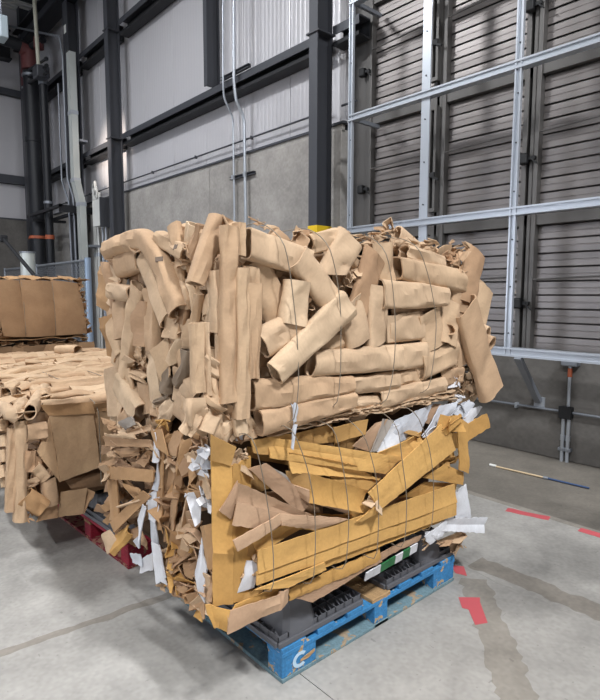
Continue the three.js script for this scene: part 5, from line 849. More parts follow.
  T('l', [[-1.945,1.374,-2.671],[-1.910,1.647,-2.671]], 0.116, 0.134, 0.06, 'k5', 424);
  T('l', [[-1.807,1.350,-2.679],[-1.496,1.290,-2.679]], 0.133, 0.083, 0.06, 'k2', 425);
  T('l', [[-2.615,1.626,-2.678],[-2.246,1.648,-2.678]], 0.121, 0.135, 0.06, 'k3', 426);
  T('l', [[-2.315,1.473,-2.673],[-1.957,1.469,-2.673]], 0.139, 0.099, 0.06, 'k1', 427);
  T('l', [[-2.239,1.597,-2.677],[-1.898,1.516,-2.677]], 0.108, 0.085, 0.06, 'k3', 428);
  T('l', [[-1.861,1.425,-2.661],[-1.858,1.802,-2.661]], 0.109, 0.115, 0.06, 'k2', 429);
  T('l', [[-1.886,1.239,-2.652],[-1.580,1.316,-2.652]], 0.127, 0.131, 0.06, 'k2', 430);
  T('l', [[-2.710,1.193,-2.677],[-2.385,1.160,-2.677]], 0.089, 0.116, 0.06, 'k3', 431);
  T('l', [[-2.374,1.378,-2.664],[-2.019,1.259,-2.664]], 0.115, 0.093, 0.06, 'k3', 432);
  T('l', [[-2.474,1.211,-2.645],[-2.530,1.600,-2.645]], 0.082, 0.092, 0.06, 'k2', 433);
  T('l', [[-1.834,1.439,-2.659],[-1.516,1.315,-2.659]], 0.131, 0.134, 0.06, 'k1', 434);
  T('l', [[-2.610,1.512,-2.644],[-2.350,1.556,-2.644]], 0.085, 0.135, 0.06, 'k1', 435);
  T('l', [[-2.120,1.198,-2.643],[-1.987,1.573,-2.643]], 0.082, 0.095, 0.06, 'k3', 436);
  T('l', [[-2.202,1.072,-2.661],[-2.093,1.299,-2.661]], 0.124, 0.126, 0.06, 'k5', 437);
  T('l', [[-1.758,1.017,-2.648],[-1.803,1.350,-2.648]], 0.115, 0.125, 0.06, 'k1', 438);
  T('t', [[-2.154,1.745,-1.854],[-2.039,1.745,-1.550]], 0.106, 0.128, 0.05, 'k2', 439);
  T('t', [[-2.239,1.736,-1.895],[-2.629,1.736,-1.769]], 0.130, 0.085, 0.05, 'k1', 440);
  T('t', [[-2.567,1.734,-2.471],[-2.259,1.734,-2.328]], 0.136, 0.131, 0.05, 'k2', 441);
  T('t', [[-1.860,1.735,-2.637],[-1.700,1.735,-2.388]], 0.102, 0.100, 0.05, 'k2', 442);
  T('t', [[-1.745,1.765,-2.302],[-1.785,1.765,-2.026]], 0.096, 0.105, 0.05, 'k2', 443);
  T('t', [[-1.865,1.740,-2.134],[-1.616,1.740,-1.807]], 0.087, 0.107, 0.05, 'k5', 444);
  T('t', [[-2.023,1.757,-2.559],[-1.600,1.757,-2.484]], 0.093, 0.109, 0.05, 'k3', 445);
  T('t', [[-1.649,1.740,-2.241],[-1.982,1.740,-2.197]], 0.094, 0.094, 0.05, 'k5', 446);
  T('t', [[-2.146,1.742,-2.445],[-1.757,1.742,-2.375]], 0.139, 0.081, 0.05, 'k1', 447);
  T('t', [[-2.201,1.751,-1.390],[-1.785,1.751,-1.388]], 0.091, 0.106, 0.05, 'k5', 448);
  T('t', [[-2.025,1.761,-2.031],[-1.765,1.761,-1.912]], 0.123, 0.092, 0.05, 'k1', 449);
  T('t', [[-2.254,1.737,-2.555],[-2.512,1.737,-2.246]], 0.088, 0.120, 0.05, 'k2', 450);
  T('t', [[-2.476,1.759,-2.064],[-2.263,1.759,-1.910]], 0.104, 0.123, 0.05, 'k1', 451);
  T('t', [[-2.256,1.768,-1.814],[-2.013,1.768,-1.525]], 0.085, 0.105, 0.05, 'k5', 452);
  T('t', [[-1.957,1.769,-2.225],[-1.696,1.769,-1.972]], 0.082, 0.122, 0.05, 'k1', 453);
  T('t', [[-2.189,1.751,-1.376],[-2.203,1.751,-1.037]], 0.087, 0.123, 0.05, 'k3', 454);
  T('t', [[-2.297,1.742,-2.582],[-2.389,1.742,-2.162]], 0.086, 0.124, 0.05, 'k5', 455);
  T('t', [[-2.119,1.769,-2.043],[-2.143,1.769,-1.790]], 0.093, 0.091, 0.05, 'k1', 456);
  T('t', [[-1.845,1.767,-1.972],[-2.094,1.767,-1.927]], 0.124, 0.096, 0.05, 'k1', 457);
  T('t', [[-2.355,1.744,-1.940],[-2.104,1.744,-1.712]], 0.086, 0.091, 0.05, 'k3', 458);
  T('t', [[-1.821,1.735,-2.019],[-1.816,1.735,-1.713]], 0.104, 0.088, 0.05, 'k1', 459);
  T('t', [[-1.820,1.746,-1.657],[-1.984,1.746,-1.356]], 0.137, 0.081, 0.05, 'k2', 460);
  baleWire(B, [[-2.500,1.770,-1.241],[-1.606,1.810,-1.241],[-1.486,1.736,-1.241],[-1.486,1.634,-1.269],[-1.486,1.421,-1.302],[-1.486,1.239,-1.312],[-1.486,1.148,-1.303],[-1.486,1.077,-1.283],[-1.686,1.107,-1.283]]);
  baleWire(B, [[-2.500,1.770,-1.460],[-1.606,1.810,-1.460],[-1.486,1.739,-1.460],[-1.486,1.622,-1.503],[-1.486,1.489,-1.527],[-1.486,1.256,-1.530],[-1.486,1.092,-1.510],[-1.686,1.122,-1.510]]);
  baleWire(B, [[-2.500,1.770,-1.788],[-1.606,1.810,-1.788],[-1.486,1.739,-1.788],[-1.486,1.588,-1.838],[-1.486,1.398,-1.864],[-1.486,1.226,-1.856],[-1.486,1.068,-1.807],[-1.686,1.098,-1.807]]);
  baleWire(B, [[-2.500,1.770,-2.012],[-1.606,1.810,-2.012],[-1.486,1.760,-2.012],[-1.486,1.614,-2.099],[-1.486,1.432,-2.162],[-1.486,1.247,-2.147],[-1.486,1.083,-2.107],[-1.686,1.113,-2.107]]);
  S([-1.503,1.150,-1.294], [-1.503,1.150,-1.318], [-1.503,1.079,-1.318], [-1.503,1.075,-1.294], 'w2', 461, {fold:0.06,wr:0.012,torn:0.01,th:0.003,name:'plastic_strap'});
  S([-1.503,1.075,-1.299], [-1.503,1.072,-1.313], [-1.503,0.977,-1.299], [-1.503,0.986,-1.289], 'w2', 462, {fold:0.02,th:0.003,name:'plastic_strap'});
}
{
  const B = thing('cardboard_bale', 'wired bale of yellow board, brown flaps and white sheets on the blue pallet', 'bale', [-2.1, 0.3, -1.9]);
  const T = tubes(B), S = sheets(B), C = crumples(B);
  part('light_block_core', box(-2.6, -1.72, 0.36, 1.04, -2.5, -1.14, 0.05), CARD.d1, B);  // added inner block; dark brown stands for shade between the pieces
  S([-1.552,0.997,-0.976], [-1.534,0.961,-1.048], [-1.534,0.462,-1.046], [-1.547,0.478,-0.972], 'y2', 463, {wr:0.004,torn:0.002,fold:0.02,ridge:[[0.62,-0.012]]});
  S([-1.534,0.961,-1.048], [-1.565,0.969,-1.152], [-1.569,0.426,-1.160], [-1.534,0.462,-1.046], 'y2', 464, {wr:0.005,torn:0.005,fold:0.05});
  S([-1.525,1.091,-0.957], [-1.516,1.031,-1.053], [-1.530,0.964,-1.041], [-1.543,1.001,-0.966], 'y3', 465, {wr:0.004});
  S([-1.543,1.023,-1.068], [-1.565,0.985,-1.148], [-1.574,0.885,-1.153], [-1.543,0.958,-1.054], 'k2', 466, {fold:0.1,wr:0.01});
  C([-1.556,0.984,-1.089], [0.020,0.025,0.040], 'k1', 467, {folds:6});
  S([-1.543,0.497,-0.938], [-1.521,0.460,-1.020], [-1.521,0.379,-1.011], [-1.534,0.402,-0.967], 'y2', 468, {fold:0.08,torn:0.006});
  S([-1.512,0.457,-1.010], [-1.512,0.436,-1.238], [-1.512,0.373,-1.238], [-1.512,0.382,-1.005], 'p1', 469, {wr:0.004,torn:0.004,ridge:[[0.5,-0.006]]});
  S([-1.530,0.460,-1.056], [-1.530,0.453,-1.257], [-1.530,0.414,-1.257], [-1.530,0.440,-1.030], 'y2', 470, {wr:0.004});
  S([-1.508,0.446,-1.239], [-1.508,0.447,-1.288], [-1.508,0.385,-1.283], [-1.508,0.371,-1.220], 'p1', 471, {fold:0.1});
  S([-1.534,0.419,-1.301], [-1.534,0.412,-1.842], [-1.534,0.355,-1.843], [-1.534,0.373,-1.306], 'y2', 472, {wr:0.006,torn:0.006});
  S([-1.538,0.384,-1.314], [-1.538,0.378,-1.855], [-1.538,0.349,-1.856], [-1.538,0.319,-1.431], 'p2', 473, {wr:0.006,torn:0.008});
  S([-1.543,0.388,-1.819], [-1.543,0.379,-2.160], [-1.543,0.353,-2.145], [-1.543,0.353,-1.826], 'p2', 474, {wr:0.006,torn:0.006,fold:0.01});
  S([-1.499,0.501,-1.121], [-1.499,0.493,-1.458], [-1.499,0.456,-1.469], [-1.499,0.453,-1.271], 'y1', 475, {wr:0.006,torn:0.004});
  S([-1.512,0.635,-1.141], [-1.512,0.592,-2.387], [-1.512,0.491,-2.411], [-1.512,0.554,-1.136], 'y1', 476, {wr:0.004,torn:0.002,fold:0.01,ridge:[[0.98,-0.006]]});
  S([-1.510,0.559,-1.134], [-1.510,0.498,-2.407], [-1.510,0.423,-2.411], [-1.510,0.512,-1.130], 'y1', 477, {wr:0.004,torn:0.002,fold:0.01,ridge:[[0.06,0.006]]});
  S([-1.527,0.496,-1.356], [-1.527,0.426,-2.438], [-1.527,0.412,-2.296], [-1.527,0.455,-1.356], 'y2', 478, {wr:0.004});
  S([-1.481,0.721,-1.701], [-1.499,0.946,-2.278], [-1.490,0.778,-2.361], [-1.477,0.632,-1.762], 'y1', 479, {wr:0.005,torn:0.003,fold:0.02,ridge:[[0.6,0.006]]});
  C([-1.481,0.660,-1.734], [0.032,0.040,0.047], 'k5', 480, {folds:5});
  S([-1.494,0.611,-1.643], [-1.481,0.656,-1.734], [-1.477,0.626,-1.769], [-1.492,0.599,-1.672], 'y1', 481, {fold:0.05});
  C([-1.486,0.922,-2.294], [0.044,0.055,0.080], 'y2', 482, {folds:5});
  S([-1.481,0.952,-2.227], [-1.481,0.959,-2.346], [-1.481,0.882,-2.359], [-1.481,0.870,-2.281], 'y2', 483, {fold:0.2,wr:0.02});
  S([-1.499,0.942,-2.374], [-1.499,0.896,-2.477], [-1.499,0.629,-2.493], [-1.499,0.663,-2.408], 'y2', 484, {wr:0.006,ridge:[[0.5,0.008]],torn:0.006});
  S([-1.525,0.871,-2.503], [-1.525,0.910,-2.707], [-1.525,0.827,-2.745], [-1.525,0.784,-2.517], 'y2', 485, {wr:0.01,torn:0.008});
  S([-1.516,0.678,-2.136], [-1.516,0.713,-2.299], [-1.516,0.634,-2.474], [-1.516,0.564,-2.478], 'y2', 486, {wr:0.008});
  C([-1.530,0.709,-2.354], [0.025,0.031,0.074], 'y3', 487, {});
  S([-1.547,0.611,-1.995], [-1.547,0.639,-2.188], [-1.547,0.570,-2.461], [-1.547,0.499,-2.446], 'y2', 488, {});
  S([-1.530,0.855,-1.772], [-1.530,0.901,-2.129], [-1.530,0.849,-2.147], [-1.530,0.798,-1.966], 'y1', 489, {wr:0.01,fold:0.05});
  C([-1.543,0.890,-2.062], [0.023,0.029,0.055], 'y4', 490, {});
  S([-1.547,1.030,-1.226], [-1.525,0.810,-1.982], [-1.521,0.758,-1.858], [-1.547,0.951,-1.225], 'y1', 491, {wr:0.008,fold:0.03,ridge:[[0.45,0.012]]});
  S([-1.534,0.960,-1.310], [-1.530,0.845,-1.647], [-1.530,0.735,-1.828], [-1.534,0.883,-1.310], 'y1', 492, {wr:0.008,bow:0.01});
  S([-1.547,0.839,-1.535], [-1.547,0.735,-1.849], [-1.547,0.693,-1.757], [-1.547,0.797,-1.536], 'y1', 493, {wr:0.006});
  S([-1.512,0.862,-1.398], [-1.512,0.718,-1.729], [-1.512,0.623,-1.706], [-1.512,0.749,-1.388], 'y2', 494, {wr:0.006,bow:0.015,ridge:[[0.85,0.004]]});
  S([-1.556,0.887,-1.304], [-1.512,0.862,-1.398], [-1.512,0.803,-1.393], [-1.556,0.830,-1.314], 'y4', 495, {});
  S([-1.547,0.834,-1.307], [-1.512,0.803,-1.393], [-1.512,0.749,-1.388], [-1.543,0.769,-1.369], 'p1', 496, {});
  S([-1.521,0.906,-1.059], [-1.512,0.697,-1.404], [-1.512,0.667,-1.352], [-1.530,0.830,-1.052], 'p1', 497, {wr:0.004,torn:0.003});
  S([-1.508,0.840,-1.053], [-1.503,0.728,-1.284], [-1.503,0.693,-1.208], [-1.508,0.765,-1.028], 'p1', 498, {wr:0.004,torn:0.003});
  S([-1.490,0.716,-1.023], [-1.490,0.757,-1.221], [-1.490,0.716,-1.235], [-1.490,0.672,-1.039], 'p1', 499, {wr:0.003,torn:0.002});
  S([-1.490,0.756,-1.225], [-1.508,0.627,-1.603], [-1.508,0.635,-1.411], [-1.490,0.713,-1.230], 'p1', 500, {wr:0.004});
  S([-1.530,0.818,-0.990], [-1.521,0.908,-1.063], [-1.521,0.832,-1.054], [-1.527,0.773,-1.041], 'p2', 501, {});
  S([-1.552,0.928,-1.133], [-1.552,0.934,-1.210], [-1.538,0.743,-1.428], [-1.543,0.701,-1.369], 'p2', 502, {wr:0.01,fold:0.05});
  S([-1.547,0.938,-1.197], [-1.556,0.854,-1.329], [-1.556,0.735,-1.488], [-1.556,0.763,-1.329], 'g1', 503, {fold:0.06});
  S([-1.560,1.030,-1.145], [-1.560,1.019,-1.384], [-1.560,0.927,-1.333], [-1.560,0.979,-1.162], 'y3', 504, {fold:0.05});
  S([-1.574,1.011,-1.237], [-1.574,1.019,-1.571], [-1.574,0.941,-1.584], [-1.574,0.969,-1.319], 'y3', 505, {});
  S([-1.543,1.017,-1.540], [-1.543,1.017,-1.758], [-1.543,0.956,-1.734], [-1.543,0.947,-1.564], 'y3', 506, {fold:0.03});
  S([-1.565,0.945,-1.575], [-1.565,0.952,-1.758], [-1.565,0.890,-1.683], [-1.565,0.910,-1.581], 'y4', 507, {});
  S([-1.543,0.917,-1.659], [-1.543,0.987,-1.811], [-1.543,0.999,-1.878], [-1.543,0.869,-1.774], 'p2', 508, {});
  S([-1.534,0.873,-1.764], [-1.534,1.004,-1.853], [-1.534,0.990,-1.916], [-1.534,0.870,-1.803], 'g1', 509, {fold:0.03});
  S([-1.552,0.856,-1.811], [-1.552,0.978,-1.945], [-1.552,1.019,-2.268], [-1.552,0.889,-2.144], 'w2', 510, {wr:0.012,fold:0.05,torn:0.012});
  S([-1.543,0.862,-1.814], [-1.543,0.961,-1.921], [-1.543,0.959,-1.993], [-1.543,0.865,-1.966], 'w1', 511, {fold:0.06});
  S([-1.534,0.881,-2.128], [-1.534,1.004,-2.286], [-1.534,1.005,-2.435], [-1.534,0.912,-2.333], 'w2', 512, {wr:0.01,fold:0.05,torn:0.01});
  S([-1.525,0.871,-2.140], [-1.525,0.912,-2.186], [-1.525,0.918,-2.268], [-1.525,0.867,-2.188], 'w1', 513, {torn:0.01});
  S([-1.543,0.944,-2.416], [-1.543,0.998,-2.562], [-1.543,0.971,-2.602], [-1.543,0.909,-2.510], 'w2', 514, {torn:0.01});
  S([-1.538,0.882,-2.486], [-1.538,0.951,-2.557], [-1.538,0.950,-2.687], [-1.538,0.864,-2.563], 'w1', 515, {torn:0.012,fold:0.04});
  C([-1.556,0.959,-2.519], [0.026,0.032,0.078], 'w2', 516, {folds:4});
  S([-1.565,0.964,-2.119], [-1.565,1.011,-2.271], [-1.565,1.005,-2.322], [-1.565,0.918,-2.225], 'p2', 517, {});
  S([-1.547,0.513,-2.455], [-1.547,0.545,-2.548], [-1.547,0.346,-2.609], [-1.547,0.375,-2.462], 'w1', 518, {wr:0.004});
  S([-1.525,0.420,-2.327], [-1.508,0.328,-2.717], [-1.503,0.248,-2.684], [-1.521,0.367,-2.297], 'w1', 519, {wr:0.005,torn:0.004,ridge:[[0.5,0.008]]});
  S([-1.521,0.379,-2.154], [-1.521,0.413,-2.338], [-1.521,0.354,-2.359], [-1.521,0.322,-2.206], 'w1', 520, {fold:0.12,wr:0.012,torn:0.014});
  C([-1.530,0.352,-2.285], [0.025,0.032,0.084], 'w1', 521, {});
  C([-1.543,0.282,-2.433], [0.027,0.033,0.111], 'k2', 522, {});
  C([-1.547,0.284,-2.366], [0.022,0.027,0.068], 'k4', 523, {});
  C([-1.565,0.212,-2.508], [0.041,0.051,0.051], 'k2', 524, {});
  C([-1.543,0.331,-2.220], [0.021,0.026,0.063], 'k1', 525, {});
  S([-1.541,0.326,-1.757], [-1.541,0.329,-1.807], [-1.554,0.284,-1.813], [-1.554,0.281,-1.763], 'w1', 526, {wr:0.002,torn:0.001,creases:0,name:'striped_strip'});
  S([-1.541,0.329,-1.807], [-1.541,0.332,-1.857], [-1.554,0.286,-1.864], [-1.554,0.284,-1.813], 'w1', 527, {wr:0.002,torn:0.001,creases:0,name:'striped_strip'});
  S([-1.541,0.332,-1.857], [-1.541,0.335,-1.909], [-1.554,0.289,-1.916], [-1.554,0.286,-1.864], 'gr1', 528, {wr:0.002,torn:0.001,creases:0,name:'striped_strip'});
  S([-1.541,0.335,-1.909], [-1.541,0.338,-1.963], [-1.554,0.292,-1.970], [-1.554,0.289,-1.916], 'gr1', 529, {wr:0.002,torn:0.001,creases:0,name:'striped_strip'});
  S([-1.541,0.338,-1.963], [-1.541,0.341,-2.018], [-1.554,0.295,-2.025], [-1.554,0.292,-1.970], 'w1', 530, {wr:0.002,torn:0.001,creases:0,name:'striped_strip'});
  S([-1.541,0.341,-2.018], [-1.541,0.345,-2.074], [-1.554,0.297,-2.082], [-1.554,0.295,-2.025], 'gr1', 531, {wr:0.002,torn:0.001,creases:0,name:'striped_strip'});
  S([-1.541,0.345,-2.074], [-1.541,0.348,-2.133], [-1.554,0.300,-2.140], [-1.554,0.297,-2.082], 'w1', 532, {wr:0.002,torn:0.001,creases:0,name:'striped_strip'});
  S([-1.547,0.592,-1.118], [-1.547,0.577,-1.163], [-1.547,0.482,-1.148], [-1.547,0.492,-1.069], 'w1', 533, {ridge:[[0.45,-0.012]],torn:0.003});
  S([-1.541,0.553,-1.095], [-1.541,0.544,-1.153], [-1.541,0.531,-1.148], [-1.541,0.541,-1.086], 'k2', 534, {});
  S([-1.556,0.736,-1.139], [-1.556,0.625,-1.193], [-1.556,0.573,-1.174], [-1.556,0.605,-1.124], 'y3', 535, {});
  S([-1.543,0.666,-1.138], [-1.543,0.696,-1.369], [-1.543,0.636,-1.369], [-1.543,0.615,-1.155], 'y1', 536, {});
  C([-1.552,0.580,-1.171], [0.022,0.027,0.029], 'k2', 537, {});
  S([-1.547,0.462,-1.068], [-1.547,0.476,-1.185], [-1.547,0.449,-1.185], [-1.547,0.433,-1.085], 'y3', 538, {});
  C([-1.578,1.040,-1.131], [0.023,0.029,0.045], 'k3', 539, {});
  C([-1.587,1.035,-1.086], [0.020,0.025,0.035], 'b1', 540, {});
  S([-1.603,0.842,-1.403], [-1.595,0.746,-1.686], [-1.603,0.681,-1.680], [-1.603,0.785,-1.391], 'p2', 541, {});
  S([-1.601,0.687,-1.376], [-1.605,0.571,-1.754], [-1.601,0.498,-1.745], [-1.601,0.619,-1.372], 'y2', 542, {});
  S([-1.633,0.888,-1.991], [-1.635,0.840,-2.563], [-1.633,0.719,-2.594], [-1.633,0.782,-2.015], 'y3', 543, {});
  S([-1.643,0.715,-1.408], [-1.653,0.760,-1.649], [-1.643,0.690,-1.691], [-1.643,0.645,-1.452], 'y2', 544, {});
  S([-1.605,0.624,-1.881], [-1.617,0.503,-2.394], [-1.605,0.397,-2.386], [-1.605,0.524,-1.887], 'b1', 545, {});
  S([-1.617,0.709,-1.258], [-1.623,0.714,-1.519], [-1.617,0.620,-1.555], [-1.617,0.620,-1.293], 'b1', 546, {});
  S([-1.637,0.876,-1.064], [-1.648,0.913,-1.203], [-1.637,0.863,-1.230], [-1.637,0.823,-1.096], 'b1', 547, {});
  S([-1.621,0.868,-2.075], [-1.611,0.797,-2.650], [-1.621,0.703,-2.682], [-1.621,0.791,-2.085], 'y2', 548, {});
  S([-1.624,0.861,-1.627], [-1.619,0.766,-2.022], [-1.624,0.699,-2.024], [-1.624,0.803,-1.623], 'y4', 549, {});
  S([-1.617,0.877,-1.754], [-1.618,0.803,-2.098], [-1.617,0.722,-2.095], [-1.617,0.803,-1.751], 'p2', 550, {});
  S([-1.627,0.856,-1.032], [-1.615,0.895,-1.235], [-1.627,0.803,-1.287], [-1.627,0.774,-1.069], 'y4', 551, {});
  S([-1.601,0.817,-2.050], [-1.606,0.763,-2.473], [-1.601,0.690,-2.481], [-1.601,0.749,-2.062], 'y3', 552, {});
  S([-1.627,0.985,-1.182], [-1.629,0.906,-1.414], [-1.627,0.865,-1.402], [-1.627,0.946,-1.172], 'y3', 553, {});
  S([-1.615,0.612,-1.522], [-1.624,0.480,-1.971], [-1.615,0.412,-1.960], [-1.615,0.547,-1.522], 'y4', 554, {});
  S([-1.611,0.666,-1.704], [-1.604,0.547,-2.047], [-1.611,0.454,-2.038], [-1.611,0.585,-1.688], 'y2', 555, {});
  S([-1.639,0.741,-1.272], [-1.642,0.667,-1.588], [-1.639,0.601,-1.589], [-1.639,0.680,-1.274], 'b1', 556, {});
  S([-1.610,0.803,-1.660], [-1.600,0.667,-1.995], [-1.610,0.597,-1.980], [-1.610,0.744,-1.636], 'b1', 557, {});
  S([-1.628,0.660,-1.140], [-1.628,0.597,-1.340], [-1.628,0.538,-1.339], [-1.628,0.605,-1.138], 'b1', 558, {});
  S([-1.624,0.878,-1.381], [-1.633,0.766,-1.760], [-1.624,0.700,-1.741], [-1.624,0.815,-1.372], 'p2', 559, {});
  S([-1.629,0.742,-2.020], [-1.617,0.738,-2.307], [-1.629,0.619,-2.374], [-1.629,0.638,-2.062], 'b1', 560, {});
  S([-1.644,0.532,-2.070], [-1.655,0.537,-2.447], [-1.644,0.417,-2.514], [-1.644,0.416,-2.140], 'b1', 561, {});
  S([-1.625,0.785,-2.166], [-1.616,0.746,-2.522], [-1.625,0.641,-2.561], [-1.625,0.693,-2.186], 'y2', 562, {});
  S([-1.614,0.851,-1.421], [-1.614,0.809,-1.674], [-1.614,0.712,-1.685], [-1.614,0.760,-1.429], 'y3', 563, {});
  S([-1.636,0.782,-1.405], [-1.638,0.692,-1.808], [-1.636,0.637,-1.808], [-1.636,0.732,-1.406], 'y2', 564, {});
  S([-1.608,0.763,-1.500], [-1.617,0.639,-1.764], [-1.608,0.580,-1.724], [-1.608,0.703,-1.474], 'p2', 565, {});
  S([-1.631,0.925,-1.421], [-1.635,0.937,-1.624], [-1.631,0.858,-1.655], [-1.631,0.849,-1.452], 'b1', 566, {});
  S([-1.622,0.706,-2.150], [-1.630,0.735,-2.481], [-1.622,0.645,-2.540], [-1.622,0.618,-2.211], 'y4', 567, {});
  S([-1.612,0.750,-1.051], [-1.607,0.796,-1.258], [-1.612,0.721,-1.304], [-1.612,0.682,-1.087], 'y3', 568, {});
  S([-1.607,0.802,-2.015], [-1.605,0.754,-2.250], [-1.607,0.682,-2.254], [-1.607,0.736,-2.014], 'y3', 569, {});
  S([-1.621,0.799,-1.221], [-1.607,0.773,-1.413], [-1.621,0.690,-1.435], [-1.621,0.728,-1.229], 'b1', 570, {});
  S([-1.643,0.709,-1.214], [-1.654,0.739,-1.455], [-1.643,0.673,-1.485], [-1.643,0.642,-1.249], 'b1', 571, {});
  S([-1.614,0.781,-1.491], [-1.612,0.757,-1.864], [-1.614,0.667,-1.895], [-1.614,0.702,-1.512], 'y4', 572, {});
  S([-1.604,0.755,-1.858], [-1.602,0.786,-2.123], [-1.604,0.727,-2.166], [-1.604,0.700,-1.893], 'p2', 573, {});
  S([-1.610,0.709,-1.211], [-1.622,0.746,-1.382], [-1.610,0.690,-1.415], [-1.610,0.649,-1.250], 'y3', 574, {});
  S([-2.438,0.760,-0.974], [-1.968,0.856,-0.974], [-1.971,0.807,-0.974], [-2.443,0.697,-0.974], 'b3', 575, {wr:0.003,torn:0.003});
  S([-2.487,0.750,-0.965], [-2.404,0.779,-0.965], [-2.410,0.703,-0.965], [-2.482,0.674,-0.965], 'k2', 576, {fold:0.1});
  S([-2.483,0.890,-0.983], [-1.996,0.970,-0.983], [-1.998,0.941,-0.983], [-2.476,0.844,-0.983], 'b1', 577, {wr:0.003});
  S([-2.449,0.908,-0.974], [-2.141,0.968,-0.974], [-2.114,0.952,-0.974], [-2.438,0.896,-0.974], 'k2', 578, {});
  S([-2.510,0.669,-1.000], [-2.393,0.699,-1.000], [-2.388,0.477,-1.000], [-2.490,0.478,-1.000], 'b3', 579, {wr:0.004});
  S([-2.436,0.491,-0.978], [-2.071,0.745,-0.978], [-2.018,0.731,-0.978], [-2.371,0.465,-0.978], 'b3', 580, {wr:0.004});
  S([-2.514,0.374,-0.987], [-2.258,0.532,-0.987], [-2.220,0.499,-0.987], [-2.401,0.336,-0.987], 'y2', 581, {fold:0.1});
  S([-2.577,0.364,-0.983], [-2.474,0.439,-0.983], [-2.365,0.389,-0.983], [-2.484,0.316,-0.983], 'k1', 582, {fold:0.15});
  S([-2.460,0.833,-1.009], [-2.183,0.897,-1.009], [-2.165,0.866,-1.009], [-2.395,0.800,-1.009], 'b1', 583, {fold:0.1});
  S([-2.296,0.711,-0.996], [-2.146,0.720,-0.996], [-2.092,0.692,-0.996], [-2.217,0.674,-0.996], 'b3', 584, {fold:0.1});
  S([-2.339,0.598,-0.974], [-2.120,0.698,-0.974], [-2.102,0.691,-0.974], [-2.318,0.595,-0.974], 'k2', 585, {});
  S([-2.433,0.752,-1.054], [-2.183,0.909,-1.037], [-2.122,0.891,-1.040], [-2.354,0.739,-1.054], 'b2', 586, {fold:0.05,torn:0.006});
  S([-2.442,0.843,-1.033], [-2.190,0.813,-1.025], [-2.234,0.783,-1.029], [-2.483,0.814,-1.033], 'b1', 587, {fold:0.05,torn:0.006});
  S([-2.495,0.452,-1.062], [-2.280,0.562,-1.041], [-2.314,0.513,-1.071], [-2.460,0.432,-1.062], 'k4', 588, {fold:0.05,torn:0.006});
  S([-2.382,0.803,-1.016], [-2.233,0.783,-1.019], [-2.243,0.753,-0.998], [-2.447,0.755,-1.016], 'k4', 589, {fold:0.05,torn:0.006});
  S([-2.538,0.796,-1.034], [-2.364,0.864,-1.041], [-2.363,0.840,-1.049], [-2.516,0.777,-1.034], 'b3', 590, {fold:0.05,torn:0.006});
  S([-2.680,0.791,-1.045], [-2.338,0.856,-1.032], [-2.403,0.798,-1.057], [-2.692,0.746,-1.045], 'b2', 591, {fold:0.05,torn:0.006});
  S([-2.528,0.498,-1.017], [-2.209,0.625,-1.016], [-2.223,0.590,-1.029], [-2.514,0.472,-1.017], 'b1', 592, {fold:0.05,torn:0.006});
  S([-2.236,0.524,-1.014], [-2.094,0.490,-1.013], [-2.164,0.442,-1.018], [-2.300,0.481,-1.014], 'k4', 593, {fold:0.05,torn:0.006});
  S([-2.660,0.605,-1.050], [-2.424,0.662,-1.043], [-2.444,0.609,-1.047], [-2.674,0.552,-1.050], 'b2', 594, {fold:0.05,torn:0.006});
  S([-2.803,0.450,-1.062], [-2.450,0.514,-1.045], [-2.564,0.438,-1.081], [-2.837,0.407,-1.062], 'b2', 595, {fold:0.05,torn:0.006});
  S([-2.344,0.503,-1.056], [-2.095,0.646,-1.042], [-2.106,0.617,-1.060], [-2.315,0.490,-1.056], 'b2', 596, {fold:0.05,torn:0.006});
  S([-2.560,0.421,-1.065], [-2.308,0.436,-1.075], [-2.386,0.361,-1.086], [-2.624,0.353,-1.065], 'b3', 597, {fold:0.05,torn:0.006});
  S([-2.216,0.641,-1.046], [-2.070,0.648,-1.024], [-2.182,0.575,-1.050], [-2.280,0.590,-1.046], 'b3', 598, {fold:0.05,torn:0.006});
  S([-2.666,0.703,-1.033], [-2.411,0.808,-1.037], [-2.364,0.793,-1.028], [-2.636,0.681,-1.033], 'b1', 599, {fold:0.05,torn:0.006});
  S([-2.557,0.740,-1.035], [-2.423,0.783,-1.049], [-2.342,0.777,-1.020], [-2.542,0.710,-1.035], 'k4', 600, {fold:0.05,torn:0.006});
  S([-2.334,0.723,-1.017], [-2.194,0.678,-1.034], [-2.191,0.659,-1.006], [-2.400,0.677,-1.017], 'b3', 601, {fold:0.05,torn:0.006});
  S([-2.549,0.924,-1.058], [-2.378,0.886,-1.076], [-2.346,0.878,-1.046], [-2.588,0.896,-1.058], 'b1', 602, {fold:0.05,torn:0.006});
  S([-2.167,0.852,-1.014], [-2.020,0.828,-1.009], [-2.115,0.770,-1.026], [-2.232,0.806,-1.014], 'k4', 603, {fold:0.05,torn:0.006});
  S([-2.485,0.430,-1.036], [-2.228,0.475,-1.038], [-2.303,0.399,-1.055], [-2.530,0.368,-1.036], 'b3', 604, {fold:0.05,torn:0.006});
  S([-2.639,0.539,-1.062], [-2.346,0.554,-1.042], [-2.412,0.500,-1.047], [-2.702,0.487,-1.062], 'k4', 605, {fold:0.05,torn:0.006});
  S([-2.548,0.645,-1.058], [-2.414,0.587,-1.078], [-2.456,0.551,-1.064], [-2.627,0.596,-1.058], 'b1', 606, {fold:0.05,torn:0.006});
  S([-2.722,0.461,-1.044], [-2.447,0.620,-1.035], [-2.466,0.576,-1.066], [-2.661,0.446,-1.044], 'b3', 607, {fold:0.05,torn:0.006});
  S([-2.545,0.365,-1.065], [-2.331,0.463,-1.062], [-2.327,0.413,-1.072], [-2.516,0.325,-1.065], 'k2', 608, {fold:0.05,torn:0.006});
